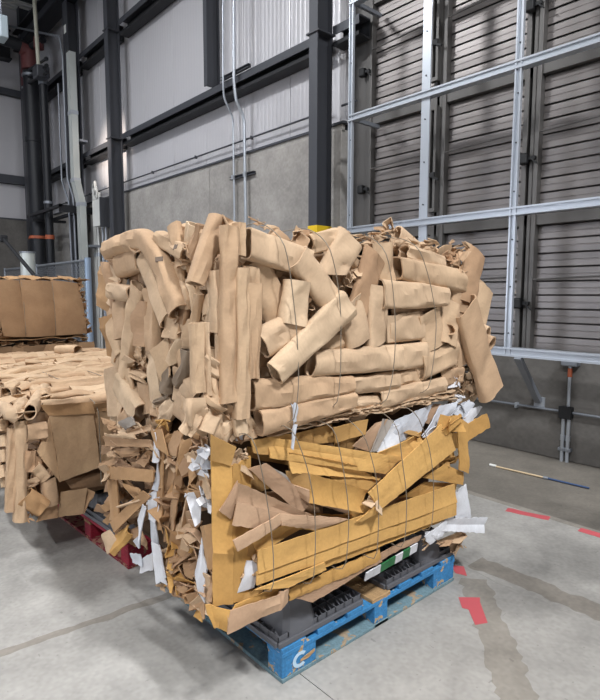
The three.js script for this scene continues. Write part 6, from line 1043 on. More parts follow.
  S([-2.540,0.723,-1.015], [-2.311,0.700,-1.000], [-2.404,0.651,-1.019], [-2.594,0.689,-1.015], 'b1', 609, {fold:0.05,torn:0.006});
  S([-2.675,0.709,-1.056], [-2.501,0.769,-1.070], [-2.435,0.763,-1.047], [-2.660,0.686,-1.056], 'b1', 610, {fold:0.05,torn:0.006});
  S([-2.205,0.897,-1.040], [-2.033,0.939,-1.060], [-1.993,0.923,-1.041], [-2.200,0.868,-1.040], 'k2', 611, {fold:0.05,torn:0.006});
  S([-2.477,0.491,-1.035], [-2.166,0.629,-1.015], [-2.192,0.587,-1.035], [-2.457,0.467,-1.035], 'k2', 612, {fold:0.05,torn:0.006});
  S([-2.291,1.006,-1.017], [-2.107,0.968,-1.011], [-2.203,0.918,-1.028], [-2.356,0.966,-1.017], 'b1', 613, {fold:0.05,torn:0.006});
  S([-2.710,0.387,-1.051], [-2.485,0.541,-1.031], [-2.480,0.518,-1.050], [-2.653,0.385,-1.051], 'b3', 614, {fold:0.05,torn:0.006});
  S([-2.674,0.457,-1.062], [-2.388,0.477,-1.048], [-2.485,0.410,-1.070], [-2.728,0.409,-1.062], 'b2', 615, {fold:0.05,torn:0.006});
  S([-2.194,0.836,-1.018], [-2.042,0.923,-0.996], [-2.034,0.891,-1.023], [-2.128,0.822,-1.018], 'b3', 616, {fold:0.05,torn:0.006});
  S([-2.185,0.733,-1.038], [-2.069,0.760,-1.057], [-2.018,0.751,-1.030], [-2.187,0.702,-1.038], 'b1', 617, {fold:0.05,torn:0.006});
  C([-2.419,0.846,-1.005], [0.075,0.033,0.027], 'b1', 618, {folds:5});
  C([-2.391,0.838,-1.005], [0.056,0.031,0.025], 'k3', 619, {folds:5});
  C([-2.296,0.926,-1.018], [0.079,0.025,0.020], 'k1', 620, {folds:5});
  C([-2.462,0.941,-1.009], [0.101,0.022,0.017], 'b1', 621, {folds:5});
  C([-2.380,0.883,-1.025], [0.079,0.024,0.019], 'b3', 622, {folds:5});
  C([-2.226,0.905,-1.012], [0.067,0.025,0.020], 'k2', 623, {folds:5});
  C([-2.070,0.868,-1.029], [0.068,0.028,0.022], 'k1', 624, {folds:5});
  C([-2.202,0.943,-1.016], [0.071,0.031,0.024], 'k2', 625, {folds:5});
  C([-2.377,0.899,-1.025], [0.093,0.019,0.015], 'b1', 626, {folds:5});
  C([-2.132,0.981,-1.002], [0.069,0.025,0.020], 'k1', 627, {folds:5});
  C([-2.263,0.887,-1.026], [0.067,0.020,0.016], 'k2', 628, {folds:5});
  C([-2.256,0.959,-1.028], [0.085,0.022,0.017], 'k3', 629, {folds:5});
  C([-2.174,0.886,-1.015], [0.058,0.024,0.019], 'b3', 630, {folds:5});
  C([-2.136,0.864,-1.010], [0.069,0.029,0.023], 'b1', 631, {folds:5});
  C([-2.412,0.870,-1.002], [0.079,0.031,0.025], 'k3', 632, {folds:5});
  C([-2.433,0.812,-1.002], [0.076,0.022,0.017], 'k3', 633, {folds:5});
  S([-2.329,0.982,-0.996], [-2.214,1.029,-0.996], [-2.167,1.002,-0.996], [-2.290,0.953,-0.996], 'g1', 634, {fold:0.1});
  S([-2.270,0.949,-0.992], [-2.028,1.028,-0.992], [-2.012,1.007,-0.992], [-2.220,0.941,-0.992], 'k3', 635, {fold:0.1});
  C([-1.943,1.043,-0.996], [0.058,0.024,0.019], 'y1', 636, {});
  S([-1.978,1.015,-0.979], [-1.936,1.015,-0.979], [-1.942,0.894,-0.979], [-1.967,0.888,-0.979], 'w1', 637, {fold:0.05,wr:0.008,torn:0.005,th:0.004,name:'white_sheet'});
  S([-1.988,0.890,-0.985], [-1.953,0.898,-0.985], [-1.969,0.764,-0.985], [-2.003,0.763,-0.985], 'w2', 638, {fold:0.05,wr:0.008,torn:0.005,th:0.004,name:'white_sheet'});
  S([-2.090,0.704,-0.986], [-1.988,0.766,-0.986], [-1.982,0.727,-0.986], [-2.063,0.682,-0.986], 'w1', 639, {fold:0.05,wr:0.008,torn:0.005,th:0.004,name:'white_sheet'});
  S([-2.026,0.714,-0.986], [-1.964,0.744,-0.986], [-1.970,0.639,-0.986], [-2.058,0.619,-0.986], 'w1', 640, {fold:0.05,wr:0.008,torn:0.005,th:0.004,name:'white_sheet'});
  S([-2.059,0.619,-0.987], [-1.978,0.653,-0.987], [-1.976,0.540,-0.987], [-2.029,0.522,-0.987], 'w2', 641, {fold:0.05,wr:0.008,torn:0.005,th:0.004,name:'white_sheet'});
  S([-1.994,0.552,-0.970], [-1.925,0.563,-0.970], [-1.882,0.444,-0.970], [-1.968,0.384,-0.970], 'w1', 642, {fold:0.05,wr:0.008,torn:0.005,th:0.004,name:'white_sheet'});
  S([-2.234,0.413,-0.982], [-2.124,0.450,-0.982], [-2.108,0.402,-0.982], [-2.216,0.374,-0.982], 'w2', 643, {fold:0.05,wr:0.008,torn:0.005,th:0.004,name:'white_sheet'});
  S([-2.142,0.415,-0.985], [-2.017,0.496,-0.985], [-2.022,0.417,-0.985], [-2.135,0.359,-0.985], 'w1', 644, {fold:0.05,wr:0.008,torn:0.005,th:0.004,name:'white_sheet'});
  S([-2.141,0.591,-0.976], [-2.080,0.680,-0.976], [-2.053,0.666,-0.976], [-2.128,0.489,-0.976], 'w1', 645, {fold:0.05,wr:0.008,torn:0.005,th:0.004,name:'white_sheet'});
  S([-2.159,0.501,-0.977], [-2.098,0.566,-0.977], [-2.093,0.498,-0.977], [-2.142,0.467,-0.977], 'w2', 646, {fold:0.05,wr:0.008,torn:0.005,th:0.004,name:'white_sheet'});
  S([-1.932,0.499,-0.972], [-1.892,0.452,-0.972], [-1.878,0.417,-0.972], [-1.927,0.417,-0.972], 'w1', 647, {fold:0.05,wr:0.008,torn:0.005,th:0.004,name:'white_sheet'});
  C([-1.661,0.794,-0.987], [0.056,0.056,0.045], 'w1', 648, {folds:4,name:'white_sheet'});
  C([-1.619,0.831,-0.987], [0.047,0.037,0.029], 'w1', 649, {folds:4,name:'white_sheet'});
  C([-1.649,0.939,-0.987], [0.048,0.026,0.020], 'w1', 650, {folds:4,name:'white_sheet'});
  C([-1.595,0.991,-0.987], [0.039,0.043,0.031], 'w1', 651, {folds:4,name:'white_sheet'});
  S([-1.643,0.686,-0.983], [-1.606,0.596,-0.983], [-1.623,0.451,-0.983], [-1.690,0.525,-0.983], 'w1', 652, {fold:0.05,wr:0.006,name:'white_sheet'});
  S([-1.688,0.988,-0.987], [-1.620,1.018,-0.987], [-1.577,0.950,-0.987], [-1.636,0.942,-0.987], 'w2', 653, {fold:0.08,name:'white_sheet'});
  S([-1.634,0.734,-0.978], [-1.562,0.765,-0.978], [-1.560,0.601,-0.978], [-1.606,0.590,-0.978], 'b3', 654, {fold:0.08});
  S([-1.620,0.567,-0.987], [-1.581,0.567,-0.987], [-1.584,0.455,-0.987], [-1.617,0.463,-0.987], 'k2', 655, {fold:0.05});
  S([-1.970,0.940,-1.005], [-1.896,0.958,-0.988], [-1.939,0.614,-0.990], [-1.987,0.599,-0.992], 'b3', 656, {fold:0.06,torn:0.006});
  S([-1.897,0.950,-0.989], [-1.904,0.944,-1.014], [-1.920,0.575,-1.005], [-1.937,0.573,-0.992], 'b1', 657, {fold:0.06,torn:0.006});
  S([-1.861,0.938,-0.993], [-1.858,0.933,-1.016], [-1.865,0.677,-0.997], [-1.947,0.647,-1.014], 'b1', 658, {fold:0.06,torn:0.006});
  S([-1.810,0.932,-0.990], [-1.809,0.924,-1.014], [-1.829,0.651,-0.985], [-1.894,0.630,-0.994], 'b1', 659, {fold:0.06,torn:0.006});
  S([-1.797,1.011,-1.006], [-1.720,1.021,-0.994], [-1.842,0.835,-1.017], [-1.839,0.851,-0.983], 'b3', 660, {fold:0.06,torn:0.006});
  S([-1.769,0.899,-1.014], [-1.725,0.905,-1.017], [-1.817,0.626,-1.014], [-1.826,0.635,-0.990], 'k2', 661, {fold:0.06,torn:0.006});
  S([-1.777,0.958,-1.013], [-1.684,0.995,-0.985], [-1.553,0.863,-0.987], [-1.606,0.835,-0.994], 'k2', 662, {fold:0.06,torn:0.006});
  S([-1.845,1.034,-0.997], [-1.801,1.032,-1.009], [-1.802,0.948,-0.983], [-1.885,0.937,-0.991], 'b1', 663, {fold:0.06,torn:0.006});
  S([-1.920,0.990,-0.985], [-1.924,1.006,-1.018], [-1.818,0.975,-1.006], [-1.887,0.937,-1.013], 'b3', 664, {fold:0.06,torn:0.006});
  S([-1.781,1.045,-0.987], [-1.751,1.084,-0.990], [-1.672,1.061,-1.017], [-1.695,1.025,-1.012], 'b3', 665, {fold:0.06,torn:0.006});
  C([-1.632,0.450,-0.998], [0.064,0.041,0.033], 'k1', 666, {folds:3,turn:1.0});
  C([-1.937,0.750,-1.034], [0.088,0.055,0.044], 'k2', 667, {folds:3,turn:1.0});
  C([-1.852,0.509,-1.023], [0.073,0.065,0.052], 'b3', 668, {folds:3,turn:1.0});
  C([-2.017,0.724,-1.034], [0.078,0.069,0.055], 'k2', 669, {folds:3,turn:1.0});
  C([-1.857,0.898,-1.021], [0.057,0.064,0.046], 'k1', 670, {folds:3,turn:1.0});
  C([-1.760,0.922,-1.032], [0.077,0.059,0.047], 'k4', 671, {folds:3,turn:1.0});
  C([-1.719,0.626,-1.004], [0.063,0.043,0.034], 'k2', 672, {folds:3,turn:1.0});
  C([-1.696,0.839,-1.010], [0.070,0.048,0.038], 'b3', 673, {folds:3,turn:1.0});
  C([-1.813,0.539,-1.001], [0.079,0.056,0.045], 'b1', 674, {folds:3,turn:1.0});
  C([-1.673,0.468,-1.027], [0.080,0.040,0.032], 'b1', 675, {folds:3,turn:1.0});
  C([-1.723,0.768,-1.030], [0.077,0.051,0.041], 'b1', 676, {folds:3,turn:1.0});
  C([-1.754,0.646,-1.028], [0.081,0.038,0.030], 'b3', 677, {folds:3,turn:1.0});
  C([-1.838,0.800,-1.008], [0.070,0.063,0.051], 'b3', 678, {folds:3,turn:1.0});
  C([-1.901,0.774,-1.006], [0.087,0.053,0.042], 'b1', 679, {folds:3,turn:1.0});
  C([-2.006,0.947,-1.024], [0.075,0.064,0.051], 'k1', 680, {folds:3,turn:1.0});
  C([-1.746,0.888,-1.032], [0.078,0.051,0.041], 'b3', 681, {folds:3,turn:1.0});
  C([-1.911,0.977,-1.023], [0.077,0.037,0.029], 'b3', 682, {folds:3,turn:1.0});
  C([-1.698,0.825,-1.009], [0.068,0.045,0.036], 'b3', 683, {folds:3,turn:1.0});
  C([-1.644,0.508,-1.005], [0.053,0.051,0.041], 'p1', 684, {folds:3,turn:1.0});
  C([-1.939,0.667,-0.996], [0.092,0.054,0.044], 'b3', 685, {folds:3,turn:1.0});
  C([-1.690,0.580,-1.027], [0.056,0.036,0.029], 'k1', 686, {folds:3,turn:1.0});
  C([-1.688,0.973,-1.012], [0.060,0.048,0.038], 'k1', 687, {folds:3,turn:1.0});
  C([-1.655,0.429,-1.003], [0.059,0.052,0.042], 'b1', 688, {folds:3,turn:1.0});
  C([-1.824,0.488,-1.018], [0.082,0.066,0.052], 'b1', 689, {folds:3,turn:1.0});
  C([-1.901,0.624,-1.032], [0.067,0.054,0.043], 'b3', 690, {folds:3,turn:1.0});
  C([-1.812,0.594,-1.011], [0.086,0.063,0.051], 'b3', 691, {folds:3,turn:1.0});
  C([-1.780,0.685,-1.021], [0.059,0.062,0.047], 'k2', 692, {folds:3,turn:1.0});
  C([-1.657,0.492,-1.022], [0.073,0.050,0.040], 'k4', 693, {folds:3,turn:1.0});
  C([-1.808,0.437,-1.020], [0.086,0.063,0.051], 'k4', 694, {folds:3,turn:1.0});
  C([-1.787,0.421,-1.010], [0.080,0.039,0.031], 'p1', 695, {folds:3,turn:1.0});
  C([-1.907,0.747,-1.021], [0.070,0.064,0.051], 'k4', 696, {folds:3,turn:1.0});
  C([-1.744,1.002,-1.023], [0.057,0.044,0.035], 'p1', 697, {folds:3,turn:1.0});
  C([-1.651,0.850,-1.029], [0.054,0.049,0.039], 'b1', 698, {folds:3,turn:1.0});
  C([-1.853,0.908,-1.001], [0.058,0.036,0.029], 'k4', 699, {folds:3,turn:1.0});
  C([-1.724,0.593,-1.001], [0.066,0.051,0.041], 'k4', 700, {folds:3,turn:1.0});
  C([-1.943,0.470,-1.018], [0.089,0.052,0.042], 'k2', 701, {folds:3,turn:1.0});
  C([-2.020,0.748,-1.035], [0.066,0.068,0.053], 'b1', 702, {folds:3,turn:1.0});
  C([-1.949,0.463,-1.032], [0.068,0.060,0.048], 'b3', 703, {folds:3,turn:1.0});
  C([-1.814,0.568,-1.012], [0.067,0.062,0.050], 'k4', 704, {folds:3,turn:1.0});
  C([-1.959,0.497,-1.019], [0.080,0.046,0.037], 'b3', 705, {folds:3,turn:1.0});
  C([-1.638,1.012,-0.998], [0.048,0.035,0.028], 'k2', 706, {folds:3,turn:1.0});
  C([-1.913,0.980,-1.014], [0.074,0.054,0.043], 'b3', 707, {folds:3,turn:1.0});
  C([-1.605,0.540,-1.002], [0.051,0.060,0.041], 'k4', 708, {folds:3,turn:1.0});
  C([-1.956,0.783,-1.034], [0.068,0.040,0.032], 'k1', 709, {folds:3,turn:1.0});
  C([-1.660,0.538,-1.034], [0.058,0.044,0.035], 'b1', 710, {folds:3,turn:1.0});
  C([-1.708,0.682,-1.007], [0.079,0.059,0.047], 'p1', 711, {folds:3,turn:1.0});
  C([-1.810,0.458,-0.992], [0.074,0.049,0.039], 'y2', 712, {folds:3,turn:1});
  C([-1.722,0.427,-0.992], [0.077,0.036,0.029], 'b3', 713, {folds:3,turn:1});
  C([-1.838,0.528,-0.992], [0.050,0.037,0.030], 'y2', 714, {folds:3,turn:1});
  C([-1.781,0.608,-0.992], [0.063,0.040,0.032], 'y2', 715, {folds:3,turn:1});
  C([-1.729,0.646,-0.992], [0.053,0.039,0.031], 'k2', 716, {folds:3,turn:1});
  C([-1.875,0.398,-0.992], [0.044,0.025,0.020], 'y2', 717, {folds:3,turn:1});
  C([-1.667,0.394,-0.992], [0.046,0.027,0.022], 'y2', 718, {folds:3,turn:1});
  C([-1.883,0.592,-0.992], [0.051,0.050,0.040], 'y2', 719, {folds:3,turn:1});
  C([-1.976,0.369,-0.992], [0.038,0.022,0.018], 'k2', 720, {folds:3,turn:1});
  baleWire(B, [[-1.599,1.050,-1.079],[-1.459,1.090,-1.079],[-1.459,0.950,-1.120],[-1.459,0.763,-1.155],[-1.459,0.611,-1.172],[-1.459,0.471,-1.167],[-1.709,0.501,-1.167]]);
  baleWire(B, [[-1.599,1.050,-1.251],[-1.459,1.090,-1.251],[-1.459,0.924,-1.329],[-1.459,0.782,-1.365],[-1.459,0.622,-1.376],[-1.459,0.428,-1.362],[-1.709,0.458,-1.362]]);
  baleWire(B, [[-1.599,1.050,-1.462],[-1.459,1.057,-1.462],[-1.459,0.927,-1.508],[-1.459,0.735,-1.550],[-1.459,0.609,-1.558],[-1.459,0.426,-1.537],[-1.709,0.456,-1.537]]);
  baleWire(B, [[-1.599,1.050,-1.639],[-1.459,0.996,-1.639],[-1.459,0.823,-1.711],[-1.459,0.687,-1.740],[-1.459,0.512,-1.738],[-1.459,0.418,-1.727],[-1.709,0.448,-1.727]]);
  baleWire(B, [[-1.599,1.050,-1.857],[-1.459,0.995,-1.857],[-1.459,0.830,-1.890],[-1.459,0.661,-1.931],[-1.459,0.500,-1.929],[-1.459,0.412,-1.911],[-1.709,0.442,-1.911]]);
  baleWire(B, [[-1.599,1.050,-1.975],[-1.459,1.040,-1.975],[-1.459,0.885,-2.078],[-1.459,0.734,-2.124],[-1.459,0.586,-2.139],[-1.459,0.419,-2.122],[-1.709,0.449,-2.122]]);
  C([-2.208,0.939,-2.560], [0.13,0.1,0.06], 'b3', 721, {folds:4});
  C([-2.441,0.765,-2.560], [0.13,0.1,0.06], 'w1', 722, {folds:4});
  C([-2.284,0.816,-2.560], [0.13,0.1,0.06], 'b3', 723, {folds:4});
  C([-2.231,0.895,-2.560], [0.13,0.1,0.06], 'y2', 724, {folds:4});
  C([-2.327,0.906,-2.560], [0.13,0.1,0.06], 'y2', 725, {folds:4});
  C([-2.147,0.643,-2.560], [0.13,0.1,0.06], 'k2', 726, {folds:4});
  C([-1.952,0.729,-2.560], [0.13,0.1,0.06], 'y2', 727, {folds:4});
  C([-2.218,0.684,-2.560], [0.13,0.1,0.06], 'k2', 728, {folds:4});
  C([-2.174,0.706,-2.560], [0.13,0.1,0.06], 'k2', 729, {folds:4});
  C([-2.204,0.541,-2.560], [0.13,0.1,0.06], 'k2', 730, {folds:4});
}
{
  const B = thing('cardboard_bale', 'wired low bale on the red pallet with a big flat brown sheet on its front', 'bale', [-4.0, 0.27, -1.6]);
  const T = tubes(B), S = sheets(B), C = crumples(B);
  part('light_block_core', box(-4.7, -3.38, 0.29, 0.85, -2.35, -0.95, 0.05), CARD.b2, B);
  S([-3.254,0.861,-0.981], [-3.254,0.843,-1.226], [-3.254,0.498,-1.257], [-3.254,0.458,-1.020], 'b4', 731, {wr:0.006,fold:0.02,torn:0.004,ridge:[[0.1,-0.004]]});
  S([-3.258,0.854,-0.982], [-3.258,0.457,-1.021], [-3.258,0.594,-0.938], [-3.258,0.659,-0.904], 'b4', 732, {wr:0.006,fold:0.04});
  S([-3.272,0.883,-1.228], [-3.272,0.881,-1.482], [-3.272,0.482,-1.470], [-3.272,0.500,-1.257], 'b4', 733, {wr:0.01,fold:0.06});
  S([-3.245,0.927,-0.927], [-3.245,0.905,-1.231], [-3.245,0.838,-1.229], [-3.245,0.858,-0.973], 'b3', 734, {wr:0.008,fold:0.06});
  S([-3.254,0.893,-1.222], [-3.254,0.895,-1.396], [-3.254,0.832,-1.394], [-3.254,0.843,-1.226], 'b3', 735, {wr:0.012,fold:0.08});
  S([-3.294,0.443,-1.066], [-3.294,0.451,-1.283], [-3.294,0.358,-1.299], [-3.294,0.382,-1.093], 'b2', 736, {fold:0.08});
  S([-3.276,0.390,-1.030], [-3.276,0.378,-1.181], [-3.276,0.223,-1.152], [-3.276,0.245,-1.001], 'b4', 737, {wr:0.006});
  S([-3.285,0.376,-1.179], [-3.285,0.338,-1.232], [-3.285,0.261,-1.186], [-3.285,0.219,-1.155], 'b1', 738, {fold:0.1});
  S([-3.272,0.321,-0.925], [-3.272,0.348,-1.010], [-3.272,0.247,-1.000], [-3.272,0.249,-0.884], 'b1', 739, {fold:0.05});
  S([-3.307,0.487,-1.277], [-3.307,0.483,-1.486], [-3.307,0.285,-1.480], [-3.307,0.355,-1.298], 'b2', 740, {fold:0.06});
  T('f', [[-3.287,0.810,-0.789],[-3.287,0.345,-0.752]], 0.048, 0.049, 0.06, 'k3', 741, {dents:2});
  T('f', [[-3.276,0.850,-0.833],[-3.276,0.277,-0.802]], 0.071, 0.072, 0.07, 'k2', 742, {dents:2});
  T('f', [[-3.263,0.776,-0.852],[-3.263,0.776,-0.958]], 0.103, 0.105, 0.08, 'k3', 743, {dents:1});
  T('f', [[-3.276,0.673,-0.867],[-3.276,0.553,-0.862]], 0.072, 0.072, 0.07, 'k4', 744);
  T('f', [[-3.280,0.575,-0.890],[-3.280,0.492,-0.946]], 0.070, 0.071, 0.07, 'k2', 745);
  T('f', [[-3.289,0.486,-0.965],[-3.289,0.327,-0.975]], 0.086, 0.087, 0.08, 'k3', 746);
  T('f', [[-3.258,0.421,-0.825],[-3.258,0.326,-0.922]], 0.107, 0.109, 0.07, 'b3', 747, {dents:2});
  T('f', [[-3.298,0.629,-0.919],[-3.298,0.474,-0.902]], 0.058, 0.058, 0.06, 'k4', 748);
  C([-3.276,0.495,-0.886], [0.028,0.035,0.049], 'k2', 749, {});
  C([-3.276,0.286,-0.855], [0.023,0.029,0.044], 'b1', 750, {});
  C([-3.298,0.680,-0.932], [0.035,0.047,0.044], 'k3', 751, {});
  C([-3.298,0.525,-0.992], [0.032,0.048,0.040], 'k4', 752, {});
  T('l', [[-4.367,0.406,-0.900],[-4.147,0.422,-0.880]], 0.094, 0.081, 0.07, 'k4', 753);
  T('l', [[-4.136,0.740,-0.900],[-3.916,0.741,-0.880]], 0.082, 0.070, 0.07, 'k3', 754);
  T('l', [[-4.027,0.805,-0.900],[-3.807,0.762,-0.880]], 0.108, 0.116, 0.07, 'k1', 755);
  T('l', [[-4.764,0.547,-0.900],[-4.544,0.580,-0.880]], 0.090, 0.092, 0.07, 'k3', 756);
  T('l', [[-4.372,0.601,-0.900],[-4.152,0.619,-0.880]], 0.117, 0.071, 0.07, 'k1', 757);
  T('l', [[-4.676,0.385,-0.900],[-4.456,0.379,-0.880]], 0.098, 0.087, 0.07, 'k4', 758);
  T('l', [[-4.335,0.399,-0.900],[-4.115,0.395,-0.880]], 0.111, 0.074, 0.07, 'k2', 759);
  T('l', [[-4.729,0.428,-0.900],[-4.509,0.476,-0.880]], 0.108, 0.108, 0.07, 'k1', 760);
  T('l', [[-4.089,0.384,-0.900],[-3.869,0.423,-0.880]], 0.080, 0.116, 0.07, 'k4', 761);
  T('l', [[-4.711,0.472,-0.900],[-4.491,0.472,-0.880]], 0.086, 0.094, 0.07, 'k3', 762);
  T('l', [[-3.591,0.334,-0.900],[-3.371,0.360,-0.880]], 0.120, 0.095, 0.07, 'k4', 763);
  T('l', [[-4.249,0.356,-0.900],[-4.029,0.359,-0.880]], 0.099, 0.086, 0.07, 'k1', 764);
  T('l', [[-3.691,0.414,-0.900],[-3.471,0.396,-0.880]], 0.116, 0.087, 0.07, 'k3', 765);
  T('l', [[-3.689,0.448,-0.900],[-3.469,0.499,-0.880]], 0.079, 0.091, 0.07, 'k2', 766);
  T('l', [[-4.349,0.675,-0.900],[-4.129,0.723,-0.880]], 0.118, 0.090, 0.07, 'k2', 767);
  T('l', [[-4.238,0.820,-0.900],[-4.018,0.866,-0.880]], 0.095, 0.089, 0.07, 'k2', 768);
  T('l', [[-3.790,0.807,-0.900],[-3.570,0.814,-0.880]], 0.092, 0.090, 0.07, 'k4', 769);
  T('l', [[-3.844,0.350,-0.900],[-3.624,0.392,-0.880]], 0.103, 0.072, 0.07, 'k2', 770);
  T('l', [[-3.560,0.409,-0.900],[-3.340,0.389,-0.880]], 0.115, 0.119, 0.07, 'k4', 771);
  T('l', [[-3.651,0.346,-0.900],[-3.431,0.364,-0.880]], 0.116, 0.094, 0.07, 'k2', 772);
  T('l', [[-3.945,0.788,-0.900],[-3.725,0.746,-0.880]], 0.088, 0.109, 0.07, 'k4', 773);
  T('l', [[-4.574,0.622,-0.900],[-4.354,0.599,-0.880]], 0.097, 0.084, 0.07, 'k1', 774);
  T('l', [[-3.634,0.519,-0.900],[-3.414,0.545,-0.880]], 0.083, 0.086, 0.07, 'k2', 775);
  T('l', [[-4.230,0.763,-0.900],[-4.010,0.734,-0.880]], 0.090, 0.118, 0.07, 'k2', 776);
  T('l', [[-3.593,0.389,-0.900],[-3.373,0.341,-0.880]], 0.071, 0.092, 0.07, 'k2', 777);
  T('l', [[-3.625,0.357,-0.900],[-3.405,0.331,-0.880]], 0.085, 0.117, 0.07, 'k4', 778);
  T('f', [[-3.364,0.760,-0.765],[-3.342,0.696,-0.761]], 0.059, 0.058, 0.07, 'k5', 779);
  T('f', [[-3.364,0.673,-0.766],[-3.342,0.610,-0.762]], 0.059, 0.059, 0.07, 'k2', 780);
  T('f', [[-3.364,0.590,-0.751],[-3.342,0.527,-0.748]], 0.059, 0.058, 0.07, 'k1', 781);
  T('f', [[-3.364,0.529,-0.764],[-3.342,0.466,-0.761]], 0.059, 0.059, 0.07, 'k2', 782);
  T('f', [[-3.364,0.846,-0.759],[-3.342,0.783,-0.755]], 0.058, 0.058, 0.07, 'k2', 783);
  C([-5.003,0.900,-1.192], [0.113,0.059,0.104], 'k2', 784, {folds:4,turn:1.2});
  C([-4.203,0.900,-1.113], [0.115,0.050,0.105], 'k1', 785, {folds:4,turn:1.2});
  C([-3.652,0.900,-0.895], [0.100,0.044,0.091], 'k2', 786, {folds:4,turn:1.2});
  C([-3.506,0.900,-0.969], [0.097,0.038,0.089], 'k1', 787, {folds:4,turn:1.2});
  C([-3.601,0.900,-1.054], [0.075,0.058,0.068], 'k1', 788, {folds:4,turn:1.2});
  C([-3.242,0.900,-0.842], [0.067,0.026,0.061], 'k1', 789, {folds:4,turn:1.2});
  C([-3.310,0.900,-0.763], [0.045,0.035,0.041], 'k1', 790, {folds:4,turn:1.2});
  C([-3.789,0.900,-1.161], [0.070,0.031,0.064], 'k1', 791, {folds:4,turn:1.2});
  C([-4.000,0.900,-0.917], [0.054,0.037,0.050], 'k1', 792, {folds:4,turn:1.2});
  T('t', [[-3.907,0.900,-0.912],[-4.104,0.900,-1.035],[-3.948,0.900,-1.094],[-3.524,0.900,-1.043]], 0.074, 0.074, 0.09, 'k2', 793);
  T('t', [[-3.438,0.900,-0.779],[-3.222,0.900,-0.787],[-3.480,0.900,-0.906]], 0.065, 0.065, 0.09, 'k1', 794);
  T('t', [[-3.220,0.900,-0.867],[-3.832,0.900,-1.111],[-4.128,0.900,-1.267]], 0.068, 0.068, 0.09, 'k1', 795);
  S([-3.404,0.869,-1.761], [-3.430,0.869,-2.250], [-3.353,0.839,-2.250], [-3.327,0.829,-1.761], 'k3', 796, {wr:0.012,fold:0.05,torn:0.008});
  S([-3.421,0.919,-1.744], [-3.423,0.919,-2.500], [-3.335,0.889,-2.500], [-3.333,0.879,-1.744], 'k1', 797, {wr:0.012,fold:0.05,torn:0.008});
  T('t', [[-3.413,0.873,-1.062],[-3.415,0.868,-1.362],[-3.371,0.884,-1.644],[-3.364,0.897,-1.944]], 0.089, 0.095, 0.053, 'k1', 798, {dents:5,kink:1.4,e:2.1});
  T('t', [[-3.446,0.870,-1.803],[-3.414,0.881,-2.039],[-3.390,0.873,-2.261],[-3.353,0.896,-2.497]], 0.116, 0.095, 0.045, 'k3', 799, {dents:5,kink:1.4,e:2.1});
  T('t', [[-3.433,0.896,-1.772],[-3.435,0.925,-1.938],[-3.395,0.885,-2.093],[-3.390,0.912,-2.258]], 0.082, 0.070, 0.043, 'k2', 800, {dents:5,kink:1.4,e:2.1});
  T('t', [[-3.418,0.878,-1.039],[-3.410,0.886,-1.271],[-3.399,0.892,-1.490],[-3.427,0.912,-1.722]], 0.093, 0.092, 0.059, 'k3', 801, {dents:5,kink:1.4,e:2.1});
  T('t', [[-3.373,0.850,-1.946],[-3.433,0.868,-2.134],[-3.447,0.862,-2.312],[-3.495,0.879,-2.500]], 0.072, 0.073, 0.064, 'k4', 802, {dents:5,kink:1.4,e:2.1});
  T('t', [[-3.437,0.886,-1.000],[-3.415,0.894,-1.260],[-3.463,0.918,-1.504],[-3.454,0.913,-1.764]], 0.076, 0.064, 0.054, 'k2', 803, {dents:5,kink:1.4,e:2.1});
  T('t', [[-3.442,0.863,-1.647],[-3.442,0.881,-1.804],[-3.451,0.879,-1.951],[-3.471,0.879,-2.107]], 0.116, 0.096, 0.064, 'k4', 804, {dents:5,kink:1.4,e:2.1});
  T('t', [[-3.476,0.908,-1.322],[-3.464,0.929,-1.481],[-3.481,0.898,-1.631],[-3.459,0.928,-1.790]], 0.076, 0.073, 0.033, 'k1', 805, {dents:5,kink:1.4,e:2.1});
  T('t', [[-3.508,0.860,-1.430],[-3.508,0.868,-1.607],[-3.467,0.860,-1.774],[-3.451,0.881,-1.950]], 0.059, 0.062, 0.060, 'k4', 806, {dents:5,kink:1.4,e:2.1});
  T('t', [[-3.433,0.871,-1.819],[-3.492,0.893,-2.051],[-3.508,0.894,-2.269],[-3.549,0.910,-2.500]], 0.056, 0.053, 0.054, 'k3', 807, {dents:5,kink:1.4,e:2.1});
  T('t', [[-3.467,0.845,-1.000],[-3.516,0.865,-1.224],[-3.503,0.851,-1.435],[-3.537,0.880,-1.659]], 0.095, 0.084, 0.032, 'k1', 808, {dents:5,kink:1.4,e:2.1});
  T('t', [[-3.523,0.892,-1.558],[-3.531,0.886,-1.684],[-3.529,0.920,-1.803],[-3.504,0.902,-1.929]], 0.061, 0.057, 0.041, 'k1', 809, {dents:5,kink:1.4,e:2.1});
  S([-3.572,0.923,-1.518], [-3.542,0.923,-1.989], [-3.448,0.893,-1.989], [-3.478,0.883,-1.518], 'k3', 810, {wr:0.012,fold:0.05,torn:0.008});
  T('t', [[-3.567,0.911,-1.000],[-3.537,0.919,-1.211],[-3.520,0.897,-1.410],[-3.506,0.913,-1.621]], 0.113, 0.101, 0.037, 'k3', 811, {dents:5,kink:1.4,e:2.1});
  S([-3.579,0.952,-1.703], [-3.601,0.952,-2.308], [-3.539,0.922,-2.308], [-3.516,0.912,-1.703], 'k3', 812, {wr:0.012,fold:0.05,torn:0.008});
  T('t', [[-3.601,0.881,-1.000],[-3.586,0.886,-1.225],[-3.529,0.909,-1.437],[-3.516,0.890,-1.663]], 0.112, 0.120, 0.038, 'k2', 813, {dents:5,kink:1.4,e:2.1});
  S([-3.615,0.947,-1.218], [-3.583,0.947,-1.897], [-3.492,0.917,-1.897], [-3.525,0.907,-1.218], 'k1', 814, {wr:0.012,fold:0.05,torn:0.008});
